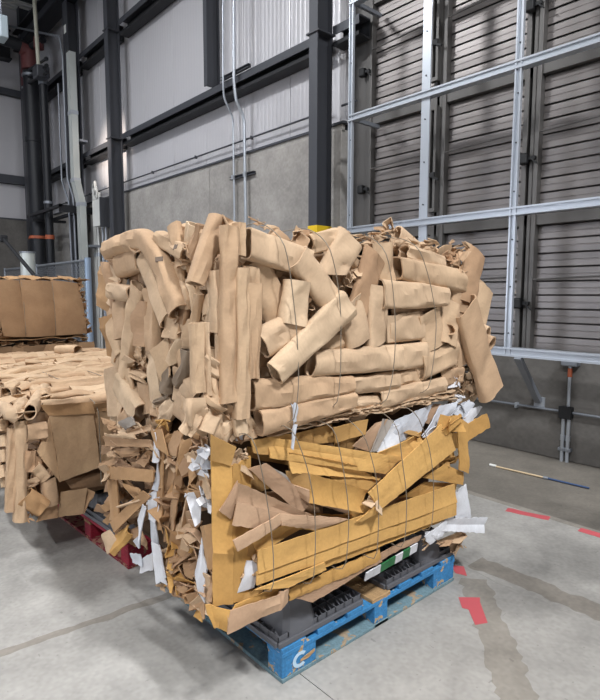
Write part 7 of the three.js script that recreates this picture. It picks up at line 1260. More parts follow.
  S([-3.614,0.935,-1.997], [-3.563,0.935,-2.500], [-3.498,0.905,-2.500], [-3.549,0.895,-1.997], 'k2', 815, {wr:0.012,fold:0.05,torn:0.008});
  T('t', [[-3.570,0.860,-1.000],[-3.600,0.875,-1.196],[-3.608,0.877,-1.380],[-3.616,0.890,-1.576]], 0.095, 0.083, 0.049, 'k4', 816, {dents:5,kink:1.4,e:2.1});
  T('t', [[-3.631,0.888,-1.000],[-3.634,0.877,-1.152],[-3.623,0.906,-1.295],[-3.577,0.893,-1.447]], 0.106, 0.113, 0.040, 'k3', 817, {dents:5,kink:1.4,e:2.1});
  T('t', [[-3.614,0.904,-1.291],[-3.590,0.904,-1.566],[-3.626,0.914,-1.824],[-3.617,0.931,-2.099]], 0.089, 0.086, 0.046, 'k4', 818, {dents:5,kink:1.4,e:2.1});
  S([-3.675,0.875,-1.000], [-3.726,0.875,-1.565], [-3.630,0.845,-1.565], [-3.579,0.835,-1.000], 'k3', 819, {wr:0.012,fold:0.05,torn:0.008});
  T('t', [[-3.680,0.915,-1.000],[-3.637,0.942,-1.268],[-3.648,0.927,-1.521],[-3.596,0.925,-1.789]], 0.055, 0.055, 0.048, 'k3', 820, {dents:5,kink:1.4,e:2.1});
  T('t', [[-3.649,0.828,-1.891],[-3.629,0.831,-2.035],[-3.664,0.855,-2.170],[-3.650,0.849,-2.314]], 0.113, 0.092, 0.056, 'k3', 821, {dents:5,kink:1.4,e:2.1});
  S([-3.711,0.887,-1.424], [-3.616,0.887,-2.105], [-3.517,0.857,-2.105], [-3.611,0.847,-1.424], 'k4', 822, {wr:0.012,fold:0.05,torn:0.008});
  T('t', [[-3.683,0.857,-1.649],[-3.675,0.860,-1.838],[-3.652,0.851,-2.016],[-3.662,0.882,-2.205]], 0.074, 0.074, 0.046, 'k4', 823, {dents:5,kink:1.4,e:2.1});
  T('t', [[-3.689,0.843,-1.627],[-3.674,0.837,-1.787],[-3.654,0.844,-1.938],[-3.678,0.844,-2.099]], 0.084, 0.073, 0.030, 'k2', 824, {dents:5,kink:1.4,e:2.1});
  S([-3.743,0.881,-1.081], [-3.736,0.881,-1.518], [-3.641,0.851,-1.518], [-3.648,0.841,-1.081], 'k3', 825, {wr:0.012,fold:0.05,torn:0.008});
  T('t', [[-3.709,0.832,-1.779],[-3.711,0.859,-1.936],[-3.680,0.855,-2.083],[-3.704,0.854,-2.240]], 0.067, 0.070, 0.044, 'k2', 826, {dents:5,kink:1.4,e:2.1});
  S([-3.757,0.949,-1.710], [-3.711,0.949,-2.500], [-3.632,0.919,-2.500], [-3.678,0.909,-1.710], 'k2', 827, {wr:0.012,fold:0.05,torn:0.008});
  S([-3.757,0.953,-1.466], [-3.826,0.953,-2.241], [-3.770,0.923,-2.241], [-3.701,0.913,-1.466], 'k3', 828, {wr:0.012,fold:0.05,torn:0.008});
  T('t', [[-3.726,0.880,-1.000],[-3.759,0.904,-1.216],[-3.746,0.915,-1.419],[-3.755,0.916,-1.634]], 0.096, 0.081, 0.055, 'k4', 829, {dents:5,kink:1.4,e:2.1});
  S([-3.809,0.929,-1.347], [-3.842,0.929,-1.868], [-3.729,0.899,-1.868], [-3.695,0.889,-1.347], 'k1', 830, {wr:0.012,fold:0.05,torn:0.008});
  T('t', [[-3.774,0.865,-1.706],[-3.759,0.887,-1.905],[-3.764,0.895,-2.092],[-3.753,0.895,-2.290]], 0.089, 0.072, 0.048, 'k3', 831, {dents:5,kink:1.4,e:2.1});
  S([-3.800,0.957,-1.163], [-3.841,0.957,-1.603], [-3.790,0.927,-1.603], [-3.749,0.917,-1.163], 'k2', 832, {wr:0.012,fold:0.05,torn:0.008});
  T('t', [[-3.810,0.839,-1.318],[-3.804,0.873,-1.483],[-3.757,0.840,-1.639],[-3.762,0.867,-1.804]], 0.099, 0.099, 0.057, 'k2', 833, {dents:5,kink:1.4,e:2.1});
  S([-3.857,0.888,-1.993], [-3.781,0.888,-2.500], [-3.661,0.858,-2.500], [-3.737,0.848,-1.993], 'k3', 834, {wr:0.012,fold:0.05,torn:0.008});
  T('t', [[-3.757,0.874,-1.648],[-3.777,0.905,-1.913],[-3.804,0.910,-2.163],[-3.860,0.906,-2.428]], 0.114, 0.120, 0.064, 'k2', 835, {dents:5,kink:1.4,e:2.1});
  S([-3.868,0.957,-1.700], [-3.866,0.957,-2.324], [-3.770,0.927,-2.324], [-3.772,0.917,-1.700], 'k4', 836, {wr:0.012,fold:0.05,torn:0.008});
  S([-3.883,0.933,-1.388], [-3.981,0.933,-2.162], [-3.878,0.903,-2.162], [-3.780,0.893,-1.388], 'k2', 837, {wr:0.012,fold:0.05,torn:0.008});
  T('t', [[-3.822,0.866,-1.739],[-3.820,0.906,-1.867],[-3.846,0.876,-1.988],[-3.863,0.901,-2.116]], 0.071, 0.057, 0.044, 'k4', 838, {dents:5,kink:1.4,e:2.1});
  T('t', [[-3.850,0.904,-1.848],[-3.862,0.943,-2.070],[-3.864,0.930,-2.278],[-3.858,0.938,-2.500]], 0.112, 0.117, 0.040, 'k3', 839, {dents:5,kink:1.4,e:2.1});
  T('t', [[-3.848,0.841,-1.000],[-3.888,0.845,-1.168],[-3.860,0.841,-1.327],[-3.883,0.861,-1.495]], 0.074, 0.062, 0.041, 'k2', 840, {dents:5,kink:1.4,e:2.1});
  T('t', [[-3.845,0.846,-1.517],[-3.873,0.867,-1.770],[-3.866,0.865,-2.009],[-3.908,0.857,-2.262]], 0.101, 0.103, 0.039, 'k4', 841, {dents:5,kink:1.4,e:2.1});
  S([-3.948,0.948,-1.232], [-3.958,0.948,-1.759], [-3.838,0.918,-1.759], [-3.828,0.908,-1.232], 'k1', 842, {wr:0.012,fold:0.05,torn:0.008});
  S([-3.950,0.882,-1.723], [-3.876,0.882,-2.328], [-3.776,0.852,-2.328], [-3.849,0.842,-1.723], 'k4', 843, {wr:0.012,fold:0.05,torn:0.008});
  S([-3.968,0.911,-1.000], [-3.917,0.911,-1.636], [-3.803,0.881,-1.636], [-3.854,0.871,-1.000], 'k2', 844, {wr:0.012,fold:0.05,torn:0.008});
  T('t', [[-3.948,0.916,-1.000],[-3.957,0.952,-1.155],[-3.886,0.929,-1.301],[-3.897,0.942,-1.456]], 0.086, 0.084, 0.043, 'k3', 845, {dents:5,kink:1.4,e:2.1});
  S([-3.965,0.936,-1.276], [-3.977,0.936,-1.960], [-3.913,0.906,-1.960], [-3.902,0.896,-1.276], 'k3', 846, {wr:0.012,fold:0.05,torn:0.008});
  T('t', [[-3.919,0.917,-2.047],[-3.934,0.907,-2.201],[-3.952,0.905,-2.346],[-3.971,0.927,-2.500]], 0.096, 0.079, 0.037, 'k2', 847, {dents:5,kink:1.4,e:2.1});
  T('t', [[-3.942,0.909,-1.303],[-3.947,0.909,-1.467],[-3.956,0.916,-1.621],[-3.970,0.920,-1.785]], 0.096, 0.089, 0.038, 'k4', 848, {dents:5,kink:1.4,e:2.1});
  S([-4.012,0.882,-1.809], [-4.082,0.882,-2.500], [-3.994,0.852,-2.500], [-3.924,0.842,-1.809], 'k2', 849, {wr:0.012,fold:0.05,torn:0.008});
  T('t', [[-3.974,0.884,-1.827],[-3.959,0.907,-1.996],[-3.960,0.891,-2.155],[-3.984,0.888,-2.323]], 0.067, 0.055, 0.065, 'k3', 850, {dents:5,kink:1.4,e:2.1});
  T('t', [[-4.007,0.878,-1.000],[-4.001,0.894,-1.114],[-3.974,0.875,-1.222],[-3.974,0.888,-1.336]], 0.106, 0.107, 0.045, 'k3', 851, {dents:5,kink:1.4,e:2.1});
  T('t', [[-3.996,0.835,-1.300],[-3.978,0.856,-1.422],[-3.999,0.874,-1.537],[-4.008,0.872,-1.659]], 0.097, 0.079, 0.043, 'k3', 852, {dents:5,kink:1.4,e:2.1});
  T('t', [[-4.008,0.823,-1.265],[-4.002,0.861,-1.454],[-4.035,0.847,-1.632],[-4.019,0.858,-1.821]], 0.098, 0.087, 0.048, 'k2', 853, {dents:5,kink:1.4,e:2.1});
  T('t', [[-3.969,0.828,-1.458],[-4.012,0.857,-1.749],[-4.045,0.822,-2.023],[-4.080,0.852,-2.314]], 0.097, 0.083, 0.037, 'k2', 854, {dents:5,kink:1.4,e:2.1});
  T('t', [[-4.031,0.871,-1.601],[-4.026,0.891,-1.829],[-4.062,0.897,-2.045],[-4.041,0.876,-2.273]], 0.117, 0.095, 0.064, 'k3', 855, {dents:5,kink:1.4,e:2.1});
  T('t', [[-4.036,0.886,-1.143],[-4.028,0.926,-1.412],[-4.046,0.891,-1.665],[-4.058,0.923,-1.933]], 0.069, 0.066, 0.033, 'k3', 856, {dents:5,kink:1.4,e:2.1});
  S([-4.100,0.908,-1.286], [-4.120,0.908,-2.100], [-4.037,0.878,-2.100], [-4.017,0.868,-1.286], 'k3', 857, {wr:0.012,fold:0.05,torn:0.008});
  T('t', [[-4.034,0.906,-1.649],[-4.054,0.916,-1.845],[-4.098,0.933,-2.030],[-4.106,0.915,-2.226]], 0.100, 0.102, 0.045, 'k3', 858, {dents:5,kink:1.4,e:2.1});
  T('t', [[-4.126,0.897,-1.837],[-4.099,0.935,-2.062],[-4.091,0.904,-2.275],[-4.037,0.927,-2.500]], 0.072, 0.072, 0.062, 'k3', 859, {dents:5,kink:1.4,e:2.1});
  T('t', [[-4.128,0.917,-1.275],[-4.084,0.915,-1.571],[-4.066,0.911,-1.850],[-4.057,0.938,-2.146]], 0.073, 0.067, 0.044, 'k2', 860, {dents:5,kink:1.4,e:2.1});
  T('t', [[-4.095,0.843,-2.004],[-4.074,0.857,-2.173],[-4.081,0.834,-2.331],[-4.113,0.847,-2.500]], 0.086, 0.089, 0.038, 'k2', 861, {dents:5,kink:1.4,e:2.1});
  S([-4.152,0.884,-1.000], [-4.119,0.884,-1.524], [-4.046,0.854,-1.524], [-4.079,0.844,-1.000], 'k4', 862, {wr:0.012,fold:0.05,torn:0.008});
  S([-4.172,0.874,-1.974], [-4.213,0.874,-2.500], [-4.122,0.844,-2.500], [-4.081,0.834,-1.974], 'k3', 863, {wr:0.012,fold:0.05,torn:0.008});
  T('t', [[-4.156,0.915,-1.898],[-4.146,0.932,-2.024],[-4.161,0.926,-2.142],[-4.120,0.929,-2.268]], 0.106, 0.089, 0.064, 'k4', 864, {dents:5,kink:1.4,e:2.1});
  T('t', [[-4.133,0.890,-1.539],[-4.136,0.884,-1.761],[-4.141,0.896,-1.970],[-4.166,0.914,-2.193]], 0.100, 0.101, 0.035, 'k1', 865, {dents:5,kink:1.4,e:2.1});
  T('t', [[-4.117,0.848,-1.000],[-4.175,0.844,-1.224],[-4.180,0.869,-1.435],[-4.205,0.872,-1.659]], 0.109, 0.090, 0.048, 'k4', 866, {dents:5,kink:1.4,e:2.1});
  T('t', [[-4.204,0.825,-1.438],[-4.173,0.831,-1.628],[-4.182,0.843,-1.807],[-4.140,0.859,-1.997]], 0.118, 0.117, 0.052, 'k3', 867, {dents:5,kink:1.4,e:2.1});
  T('t', [[-4.187,0.878,-1.000],[-4.212,0.890,-1.255],[-4.173,0.871,-1.495],[-4.180,0.883,-1.749]], 0.068, 0.073, 0.052, 'k1', 868, {dents:5,kink:1.4,e:2.1});
  T('t', [[-4.218,0.852,-2.094],[-4.192,0.857,-2.232],[-4.196,0.861,-2.362],[-4.172,0.878,-2.500]], 0.111, 0.117, 0.051, 'k2', 869, {dents:5,kink:1.4,e:2.1});
  T('t', [[-4.250,0.828,-1.816],[-4.216,0.836,-2.049],[-4.183,0.832,-2.268],[-4.163,0.849,-2.500]], 0.105, 0.089, 0.030, 'k2', 870, {dents:5,kink:1.4,e:2.1});
  T('t', [[-4.246,0.833,-1.505],[-4.199,0.850,-1.737],[-4.197,0.840,-1.956],[-4.189,0.867,-2.188]], 0.097, 0.093, 0.065, 'k4', 871, {dents:5,kink:1.4,e:2.1});
  S([-4.272,0.918,-1.219], [-4.341,0.918,-1.868], [-4.256,0.888,-1.868], [-4.186,0.878,-1.219], 'k3', 872, {wr:0.012,fold:0.05,torn:0.008});
  T('t', [[-4.222,0.873,-1.000],[-4.226,0.880,-1.128],[-4.217,0.898,-1.249],[-4.258,0.886,-1.377]], 0.097, 0.088, 0.059, 'k1', 873, {dents:5,kink:1.4,e:2.1});
  T('t', [[-4.231,0.883,-1.711],[-4.252,0.876,-1.872],[-4.236,0.909,-2.023],[-4.272,0.902,-2.183]], 0.067, 0.069, 0.060, 'k2', 874, {dents:5,kink:1.4,e:2.1});
  T('t', [[-4.261,0.922,-2.066],[-4.279,0.911,-2.214],[-4.275,0.922,-2.353],[-4.266,0.934,-2.500]], 0.056, 0.053, 0.041, 'k4', 875, {dents:5,kink:1.4,e:2.1});
  S([-4.315,0.902,-1.000], [-4.265,0.902,-1.676], [-4.183,0.872,-1.676], [-4.234,0.862,-1.000], 'k2', 876, {wr:0.012,fold:0.05,torn:0.008});
  T('t', [[-4.295,0.868,-1.225],[-4.314,0.857,-1.350],[-4.308,0.896,-1.468],[-4.277,0.884,-1.592]], 0.118, 0.112, 0.051, 'k3', 877, {dents:5,kink:1.4,e:2.1});
  T('t', [[-4.321,0.834,-1.780],[-4.296,0.849,-1.924],[-4.272,0.848,-2.059],[-4.273,0.874,-2.203]], 0.105, 0.103, 0.052, 'k1', 878, {dents:5,kink:1.4,e:2.1});
  T('t', [[-4.258,0.850,-1.676],[-4.276,0.856,-1.956],[-4.330,0.874,-2.220],[-4.359,0.853,-2.500]], 0.075, 0.061, 0.038, 'k4', 879, {dents:5,kink:1.4,e:2.1});
  S([-4.375,0.931,-1.307], [-4.376,0.931,-1.685], [-4.267,0.901,-1.685], [-4.265,0.891,-1.307], 'k3', 880, {wr:0.012,fold:0.05,torn:0.008});
  T('t', [[-4.334,0.839,-1.755],[-4.337,0.828,-1.939],[-4.307,0.824,-2.113],[-4.329,0.848,-2.297]], 0.110, 0.121, 0.042, 'k3', 881, {dents:5,kink:1.4,e:2.1});
  T('t', [[-4.391,0.894,-1.000],[-4.383,0.897,-1.191],[-4.344,0.914,-1.371],[-4.294,0.908,-1.562]], 0.060, 0.050, 0.062, 'k3', 882, {dents:5,kink:1.4,e:2.1});
  S([-4.399,0.907,-1.340], [-4.471,0.907,-2.020], [-4.382,0.877,-2.020], [-4.309,0.867,-1.340], 'k2', 883, {wr:0.012,fold:0.05,torn:0.008});
  T('t', [[-4.381,0.892,-1.009],[-4.371,0.918,-1.142],[-4.379,0.889,-1.267],[-4.349,0.901,-1.400]], 0.113, 0.119, 0.036, 'k1', 884, {dents:5,kink:1.4,e:2.1});
  T('t', [[-4.389,0.832,-1.000],[-4.388,0.837,-1.243],[-4.393,0.846,-1.471],[-4.364,0.843,-1.714]], 0.111, 0.117, 0.060, 'k2', 885, {dents:5,kink:1.4,e:2.1});
  S([-4.417,0.934,-1.939], [-4.423,0.934,-2.337], [-4.364,0.904,-2.337], [-4.359,0.894,-1.939], 'k2', 886, {wr:0.012,fold:0.05,torn:0.008});
  T('t', [[-4.378,0.894,-1.000],[-4.385,0.921,-1.174],[-4.382,0.913,-1.338],[-4.421,0.903,-1.512]], 0.099, 0.096, 0.042, 'k1', 887, {dents:5,kink:1.4,e:2.1});
  T('t', [[-4.454,0.899,-1.445],[-4.412,0.923,-1.659],[-4.375,0.915,-1.861],[-4.367,0.931,-2.076]], 0.071, 0.076, 0.064, 'k2', 888, {dents:5,kink:1.4,e:2.1});
  T('t', [[-4.457,0.875,-2.096],[-4.452,0.905,-2.233],[-4.392,0.870,-2.363],[-4.387,0.893,-2.500]], 0.111, 0.121, 0.043, 'k2', 889, {dents:5,kink:1.4,e:2.1});
  T('t', [[-4.471,0.879,-1.459],[-4.442,0.865,-1.714],[-4.445,0.869,-1.954],[-4.396,0.884,-2.209]], 0.052, 0.049, 0.062, 'k2', 890, {dents:5,kink:1.4,e:2.1});
  T('t', [[-4.461,0.870,-1.776],[-4.480,0.901,-2.004],[-4.462,0.891,-2.219],[-4.429,0.893,-2.447]], 0.058, 0.064, 0.040, 'k1', 891, {dents:5,kink:1.4,e:2.1});
  T('t', [[-4.459,0.912,-1.282],[-4.468,0.926,-1.451],[-4.454,0.925,-1.610],[-4.453,0.944,-1.780]], 0.060, 0.059, 0.054, 'k2', 892, {dents:5,kink:1.4,e:2.1});
  S([-4.503,0.922,-1.220], [-4.533,0.922,-2.056], [-4.462,0.892,-2.056], [-4.432,0.882,-1.220], 'k3', 893, {wr:0.012,fold:0.05,torn:0.008});
  S([-4.512,0.873,-1.716], [-4.529,0.873,-2.315], [-4.462,0.843,-2.315], [-4.446,0.833,-1.716], 'k1', 894, {wr:0.012,fold:0.05,torn:0.008});
  T('t', [[-4.488,0.875,-1.847],[-4.494,0.912,-1.972],[-4.512,0.910,-2.090],[-4.493,0.907,-2.215]], 0.071, 0.070, 0.050, 'k4', 895, {dents:5,kink:1.4,e:2.1});
  T('t', [[-4.465,0.844,-1.547],[-4.515,0.849,-1.765],[-4.521,0.840,-1.971],[-4.539,0.873,-2.190]], 0.075, 0.079, 0.041, 'k2', 896, {dents:5,kink:1.4,e:2.1});
  T('t', [[-4.543,0.837,-1.775],[-4.520,0.874,-2.022],[-4.527,0.873,-2.253],[-4.483,0.862,-2.500]], 0.055, 0.060, 0.046, 'k4', 897, {dents:5,kink:1.4,e:2.1});
  S([-4.576,0.865,-1.548], [-4.525,0.865,-1.943], [-4.422,0.835,-1.943], [-4.473,0.825,-1.548], 'k1', 898, {wr:0.012,fold:0.05,torn:0.008});
  S([-4.587,0.894,-1.629], [-4.503,0.894,-2.482], [-4.401,0.864,-2.482], [-4.485,0.854,-1.629], 'k4', 899, {wr:0.012,fold:0.05,torn:0.008});
  T('t', [[-4.536,0.909,-1.966],[-4.534,0.928,-2.086],[-4.546,0.917,-2.199],[-4.558,0.932,-2.319]], 0.093, 0.096, 0.059, 'k4', 900, {dents:5,kink:1.4,e:2.1});
  S([-4.603,0.925,-1.047], [-4.609,0.925,-1.853], [-4.520,0.895,-1.853], [-4.514,0.885,-1.047], 'k4', 901, {wr:0.012,fold:0.05,torn:0.008});
  T('t', [[-4.552,0.835,-1.000],[-4.561,0.827,-1.254],[-4.572,0.841,-1.493],[-4.587,0.851,-1.747]], 0.073, 0.078, 0.052, 'k2', 902, {dents:5,kink:1.4,e:2.1});
  T('t', [[-4.608,0.874,-1.275],[-4.567,0.879,-1.487],[-4.544,0.892,-1.686],[-4.554,0.907,-1.897]], 0.063, 0.062, 0.059, 'k2', 903, {dents:5,kink:1.4,e:2.1});
  S([-4.627,0.940,-1.238], [-4.635,0.940,-2.041], [-4.568,0.910,-2.041], [-4.559,0.900,-1.238], 'k3', 904, {wr:0.012,fold:0.05,torn:0.008});
  T('t', [[-4.639,0.892,-1.103],[-4.634,0.917,-1.297],[-4.601,0.894,-1.479],[-4.569,0.925,-1.672]], 0.067, 0.071, 0.054, 'k1', 905, {dents:5,kink:1.4,e:2.1});
  T('t', [[-4.611,0.927,-1.000],[-4.588,0.911,-1.207],[-4.638,0.937,-1.402],[-4.619,0.929,-1.610]], 0.118, 0.121, 0.046, 'k2', 906, {dents:5,kink:1.4,e:2.1});
  T('t', [[-4.606,0.840,-1.629],[-4.600,0.831,-1.756],[-4.640,0.858,-1.876],[-4.648,0.844,-2.003]], 0.054, 0.052, 0.037, 'k2', 907, {dents:5,kink:1.4,e:2.1});
  S([-4.664,0.956,-2.071], [-4.606,0.956,-2.500], [-4.555,0.926,-2.500], [-4.612,0.916,-2.071], 'k1', 908, {wr:0.012,fold:0.05,torn:0.008});
  T('t', [[-4.647,0.924,-1.479],[-4.635,0.928,-1.608],[-4.669,0.946,-1.729],[-4.651,0.930,-1.858]], 0.062, 0.056, 0.062, 'k2', 909, {dents:5,kink:1.4,e:2.1});
  T('t', [[-4.633,0.887,-1.914],[-4.675,0.881,-2.092],[-4.693,0.891,-2.259],[-4.688,0.911,-2.437]], 0.117, 0.119, 0.042, 'k3', 910, {dents:5,kink:1.4,e:2.1});
  S([-4.724,0.932,-1.556], [-4.647,0.932,-2.313], [-4.544,0.902,-2.313], [-4.620,0.892,-1.556], 'k4', 911, {wr:0.012,fold:0.05,torn:0.008});
  T('t', [[-4.709,0.908,-1.077],[-4.687,0.948,-1.211],[-4.667,0.943,-1.338],[-4.658,0.946,-1.472]], 0.062, 0.051, 0.051, 'k2', 912, {dents:5,kink:1.4,e:2.1});
  S([-4.732,0.922,-1.812], [-4.770,0.922,-2.172], [-4.696,0.892,-2.172], [-4.658,0.882,-1.812], 'k3', 913, {wr:0.012,fold:0.05,torn:0.008});
  S([-4.741,0.867,-1.473], [-4.682,0.867,-2.065], [-4.613,0.837,-2.065], [-4.672,0.827,-1.473], 'k1', 914, {wr:0.012,fold:0.05,torn:0.008});
  T('t', [[-4.671,0.842,-1.751],[-4.691,0.866,-2.005],[-4.736,0.848,-2.245],[-4.764,0.860,-2.500]], 0.073, 0.061, 0.044, 'k2', 915, {dents:5,kink:1.4,e:2.1});
  T('t', [[-4.780,0.861,-1.155],[-4.768,0.873,-1.431],[-4.693,0.858,-1.691],[-4.677,0.877,-1.967]], 0.083, 0.075, 0.032, 'k2', 916, {dents:5,kink:1.4,e:2.1});
  S([-4.797,0.929,-1.425], [-4.715,0.929,-2.025], [-4.601,0.899,-2.025], [-4.683,0.889,-1.425], 'k2', 917, {wr:0.012,fold:0.05,torn:0.008});
  T('t', [[-4.765,0.838,-1.491],[-4.761,0.839,-1.749],[-4.725,0.840,-1.991],[-4.738,0.845,-2.249]], 0.116, 0.124, 0.059, 'k4', 918, {dents:5,kink:1.4,e:2.1});
  T('t', [[-4.748,0.913,-1.000],[-4.736,0.940,-1.190],[-4.789,0.926,-1.369],[-4.778,0.938,-1.560]], 0.068, 0.073, 0.034, 'k2', 919, {dents:5,kink:1.4,e:2.1});
  T('t', [[-4.826,0.838,-1.731],[-4.770,0.856,-1.992],[-4.775,0.870,-2.238],[-4.723,0.866,-2.500]], 0.103, 0.105, 0.036, 'k4', 920, {dents:5,kink:1.4,e:2.1});
  for (const z of [-1.25, -1.55]) baleWire(B, [[-4.7, 0.93, z - 0.1], [-4.0, 0.945, z - 0.03], [-3.3, 0.9, z], [-3.225, 0.85, z], [-3.225, 0.4, z]], 0.003);
}
{
  const B = thing('cardboard_bale', 'low bale of layered brown cardboard directly behind the one on the red pallet', 'bale', [-5.6, 0, -1.6]);
  const T = tubes(B), S = sheets(B), C = crumples(B);
  part('light_block_core', box(-6.3, -4.88, 0.0, 0.85, -2.6, -0.93, 0.05), CARD.b2, B);
  T('t', [[-4.872,0.840,-1.975],[-4.866,0.860,-2.180],[-4.851,0.869,-2.373],[-4.859,0.853,-2.578]], 0.111, 0.110, 0.038, 'k3', 921, {dents:5,kink:1.4,e:2.1});
  T('t', [[-4.890,0.854,-1.743],[-4.901,0.845,-2.003],[-4.848,0.879,-2.248],[-4.865,0.872,-2.508]], 0.068, 0.073, 0.057, 'k1', 922, {dents:5,kink:1.4,e:2.1});
  T('t', [[-4.849,0.836,-1.546],[-4.873,0.836,-1.750],[-4.873,0.863,-1.942],[-4.929,0.864,-2.145]], 0.078, 0.080, 0.048, 'k1', 923, {dents:5,kink:1.4,e:2.1});
  T('t', [[-4.943,0.872,-1.805],[-4.928,0.868,-2.065],[-4.880,0.875,-2.309],[-4.858,0.874,-2.569]], 0.091, 0.081, 0.036, 'k3', 924, {dents:5,kink:1.4,e:2.1});
  T('t', [[-4.933,0.838,-2.115],[-4.897,0.850,-2.280],[-4.892,0.836,-2.435],[-4.890,0.859,-2.600]], 0.099, 0.104, 0.050, 'k1', 925, {dents:5,kink:1.4,e:2.1});
  T('t', [[-4.944,0.876,-1.709],[-4.904,0.876,-1.864],[-4.911,0.870,-2.010],[-4.903,0.879,-2.164]], 0.072, 0.063, 0.055, 'k3', 926, {dents:5,kink:1.4,e:2.1});
  T('t', [[-4.901,0.882,-0.900],[-4.911,0.879,-1.124],[-4.963,0.895,-1.334],[-4.969,0.890,-1.558]], 0.060, 0.066, 0.056, 'k3', 927, {dents:5,kink:1.4,e:2.1});
  T('t', [[-4.950,0.854,-1.960],[-4.967,0.850,-2.177],[-4.951,0.875,-2.382],[-4.943,0.858,-2.600]], 0.104, 0.090, 0.055, 'k2', 928, {dents:5,kink:1.4,e:2.1});
  T('t', [[-4.941,0.857,-1.127],[-4.961,0.878,-1.268],[-4.979,0.863,-1.401],[-4.975,0.894,-1.543]], 0.080, 0.081, 0.045, 'k2', 929, {dents:5,kink:1.4,e:2.1});
  S([-4.995,0.871,-1.408], [-5.013,0.871,-1.770], [-4.962,0.841,-1.770], [-4.944,0.831,-1.408], 'k2', 930, {wr:0.012,fold:0.05,torn:0.008});
  T('t', [[-4.949,0.871,-1.319],[-4.994,0.902,-1.524],[-5.016,0.902,-1.717],[-5.013,0.884,-1.922]], 0.076, 0.076, 0.056, 'k3', 931, {dents:5,kink:1.4,e:2.1});
  T('t', [[-4.975,0.868,-1.815],[-4.981,0.867,-1.955],[-5.010,0.906,-2.086],[-5.010,0.898,-2.226]], 0.082, 0.074, 0.057, 'k1', 932, {dents:5,kink:1.4,e:2.1});
  T('t', [[-5.033,0.843,-1.788],[-5.031,0.849,-1.968],[-5.021,0.849,-2.138],[-4.975,0.846,-2.318]], 0.069, 0.069, 0.049, 'k1', 933, {dents:5,kink:1.4,e:2.1});
  T('t', [[-5.005,0.902,-1.023],[-4.988,0.916,-1.254],[-5.032,0.903,-1.471],[-5.026,0.910,-1.701]], 0.070, 0.062, 0.056, 'k1', 934, {dents:5,kink:1.4,e:2.1});
  S([-5.071,0.944,-1.981], [-5.040,0.944,-2.531], [-4.953,0.914,-2.531], [-4.983,0.904,-1.981], 'k3', 935, {wr:0.012,fold:0.05,torn:0.008});
  T('t', [[-5.057,0.907,-2.156],[-5.040,0.918,-2.307],[-5.029,0.912,-2.449],[-5.020,0.934,-2.600]], 0.074, 0.078, 0.058, 'k4', 936, {dents:5,kink:1.4,e:2.1});
  S([-5.104,0.938,-1.537], [-5.126,0.938,-2.131], [-5.017,0.908,-2.131], [-4.996,0.898,-1.537], 'k2', 937, {wr:0.012,fold:0.05,torn:0.008});
  S([-5.091,0.926,-0.931], [-5.102,0.926,-1.402], [-5.044,0.896,-1.402], [-5.033,0.886,-0.931], 'k3', 938, {wr:0.012,fold:0.05,torn:0.008});
  S([-5.130,0.901,-1.169], [-5.185,0.901,-1.648], [-5.072,0.871,-1.648], [-5.017,0.861,-1.169], 'k3', 939, {wr:0.012,fold:0.05,torn:0.008});
  T('t', [[-5.092,0.916,-1.595],[-5.101,0.946,-1.763],[-5.111,0.927,-1.922],[-5.077,0.939,-2.090]], 0.081, 0.090, 0.045, 'k1', 940, {dents:5,kink:1.4,e:2.1});
  T('t', [[-5.103,0.873,-1.661],[-5.113,0.874,-1.784],[-5.086,0.912,-1.900],[-5.090,0.907,-2.023]], 0.117, 0.120, 0.062, 'k3', 941, {dents:5,kink:1.4,e:2.1});
  S([-5.137,0.909,-0.900], [-5.216,0.909,-1.638], [-5.158,0.879,-1.638], [-5.079,0.869,-0.900], 'k4', 942, {wr:0.012,fold:0.05,torn:0.008});
  T('t', [[-5.065,0.847,-0.920],[-5.130,0.864,-1.206],[-5.150,0.869,-1.476],[-5.174,0.866,-1.762]], 0.120, 0.104, 0.043, 'k1', 943, {dents:5,kink:1.4,e:2.1});
  T('t', [[-5.164,0.884,-0.900],[-5.141,0.887,-1.116],[-5.091,0.875,-1.320],[-5.097,0.891,-1.536]], 0.069, 0.074, 0.050, 'k2', 944, {dents:5,kink:1.4,e:2.1});
  T('t', [[-5.125,0.864,-1.642],[-5.114,0.904,-1.779],[-5.169,0.866,-1.909],[-5.160,0.900,-2.046]], 0.084, 0.078, 0.031, 'k2', 945, {dents:5,kink:1.4,e:2.1});
  T('t', [[-5.137,0.881,-1.557],[-5.127,0.883,-1.699],[-5.146,0.911,-1.833],[-5.171,0.903,-1.975]], 0.065, 0.070, 0.056, 'k3', 946, {dents:5,kink:1.4,e:2.1});
  T('t', [[-5.169,0.870,-1.393],[-5.159,0.892,-1.648],[-5.192,0.873,-1.889],[-5.162,0.905,-2.144]], 0.076, 0.072, 0.044, 'k4', 947, {dents:5,kink:1.4,e:2.1});
  T('t', [[-5.160,0.897,-0.934],[-5.197,0.904,-1.082],[-5.169,0.913,-1.222],[-5.193,0.928,-1.370]], 0.060, 0.051, 0.055, 'k1', 948, {dents:5,kink:1.4,e:2.1});
  T('t', [[-5.207,0.878,-1.999],[-5.186,0.871,-2.162],[-5.198,0.903,-2.316],[-5.170,0.885,-2.479]], 0.072, 0.066, 0.060, 'k4', 949, {dents:5,kink:1.4,e:2.1});
  T('t', [[-5.233,0.901,-1.523],[-5.183,0.913,-1.793],[-5.200,0.923,-2.047],[-5.167,0.909,-2.317]], 0.100, 0.082, 0.058, 'k1', 950, {dents:5,kink:1.4,e:2.1});
  T('t', [[-5.225,0.926,-2.260],[-5.207,0.946,-2.376],[-5.236,0.912,-2.484],[-5.198,0.931,-2.600]], 0.084, 0.079, 0.043, 'k3', 951, {dents:5,kink:1.4,e:2.1});
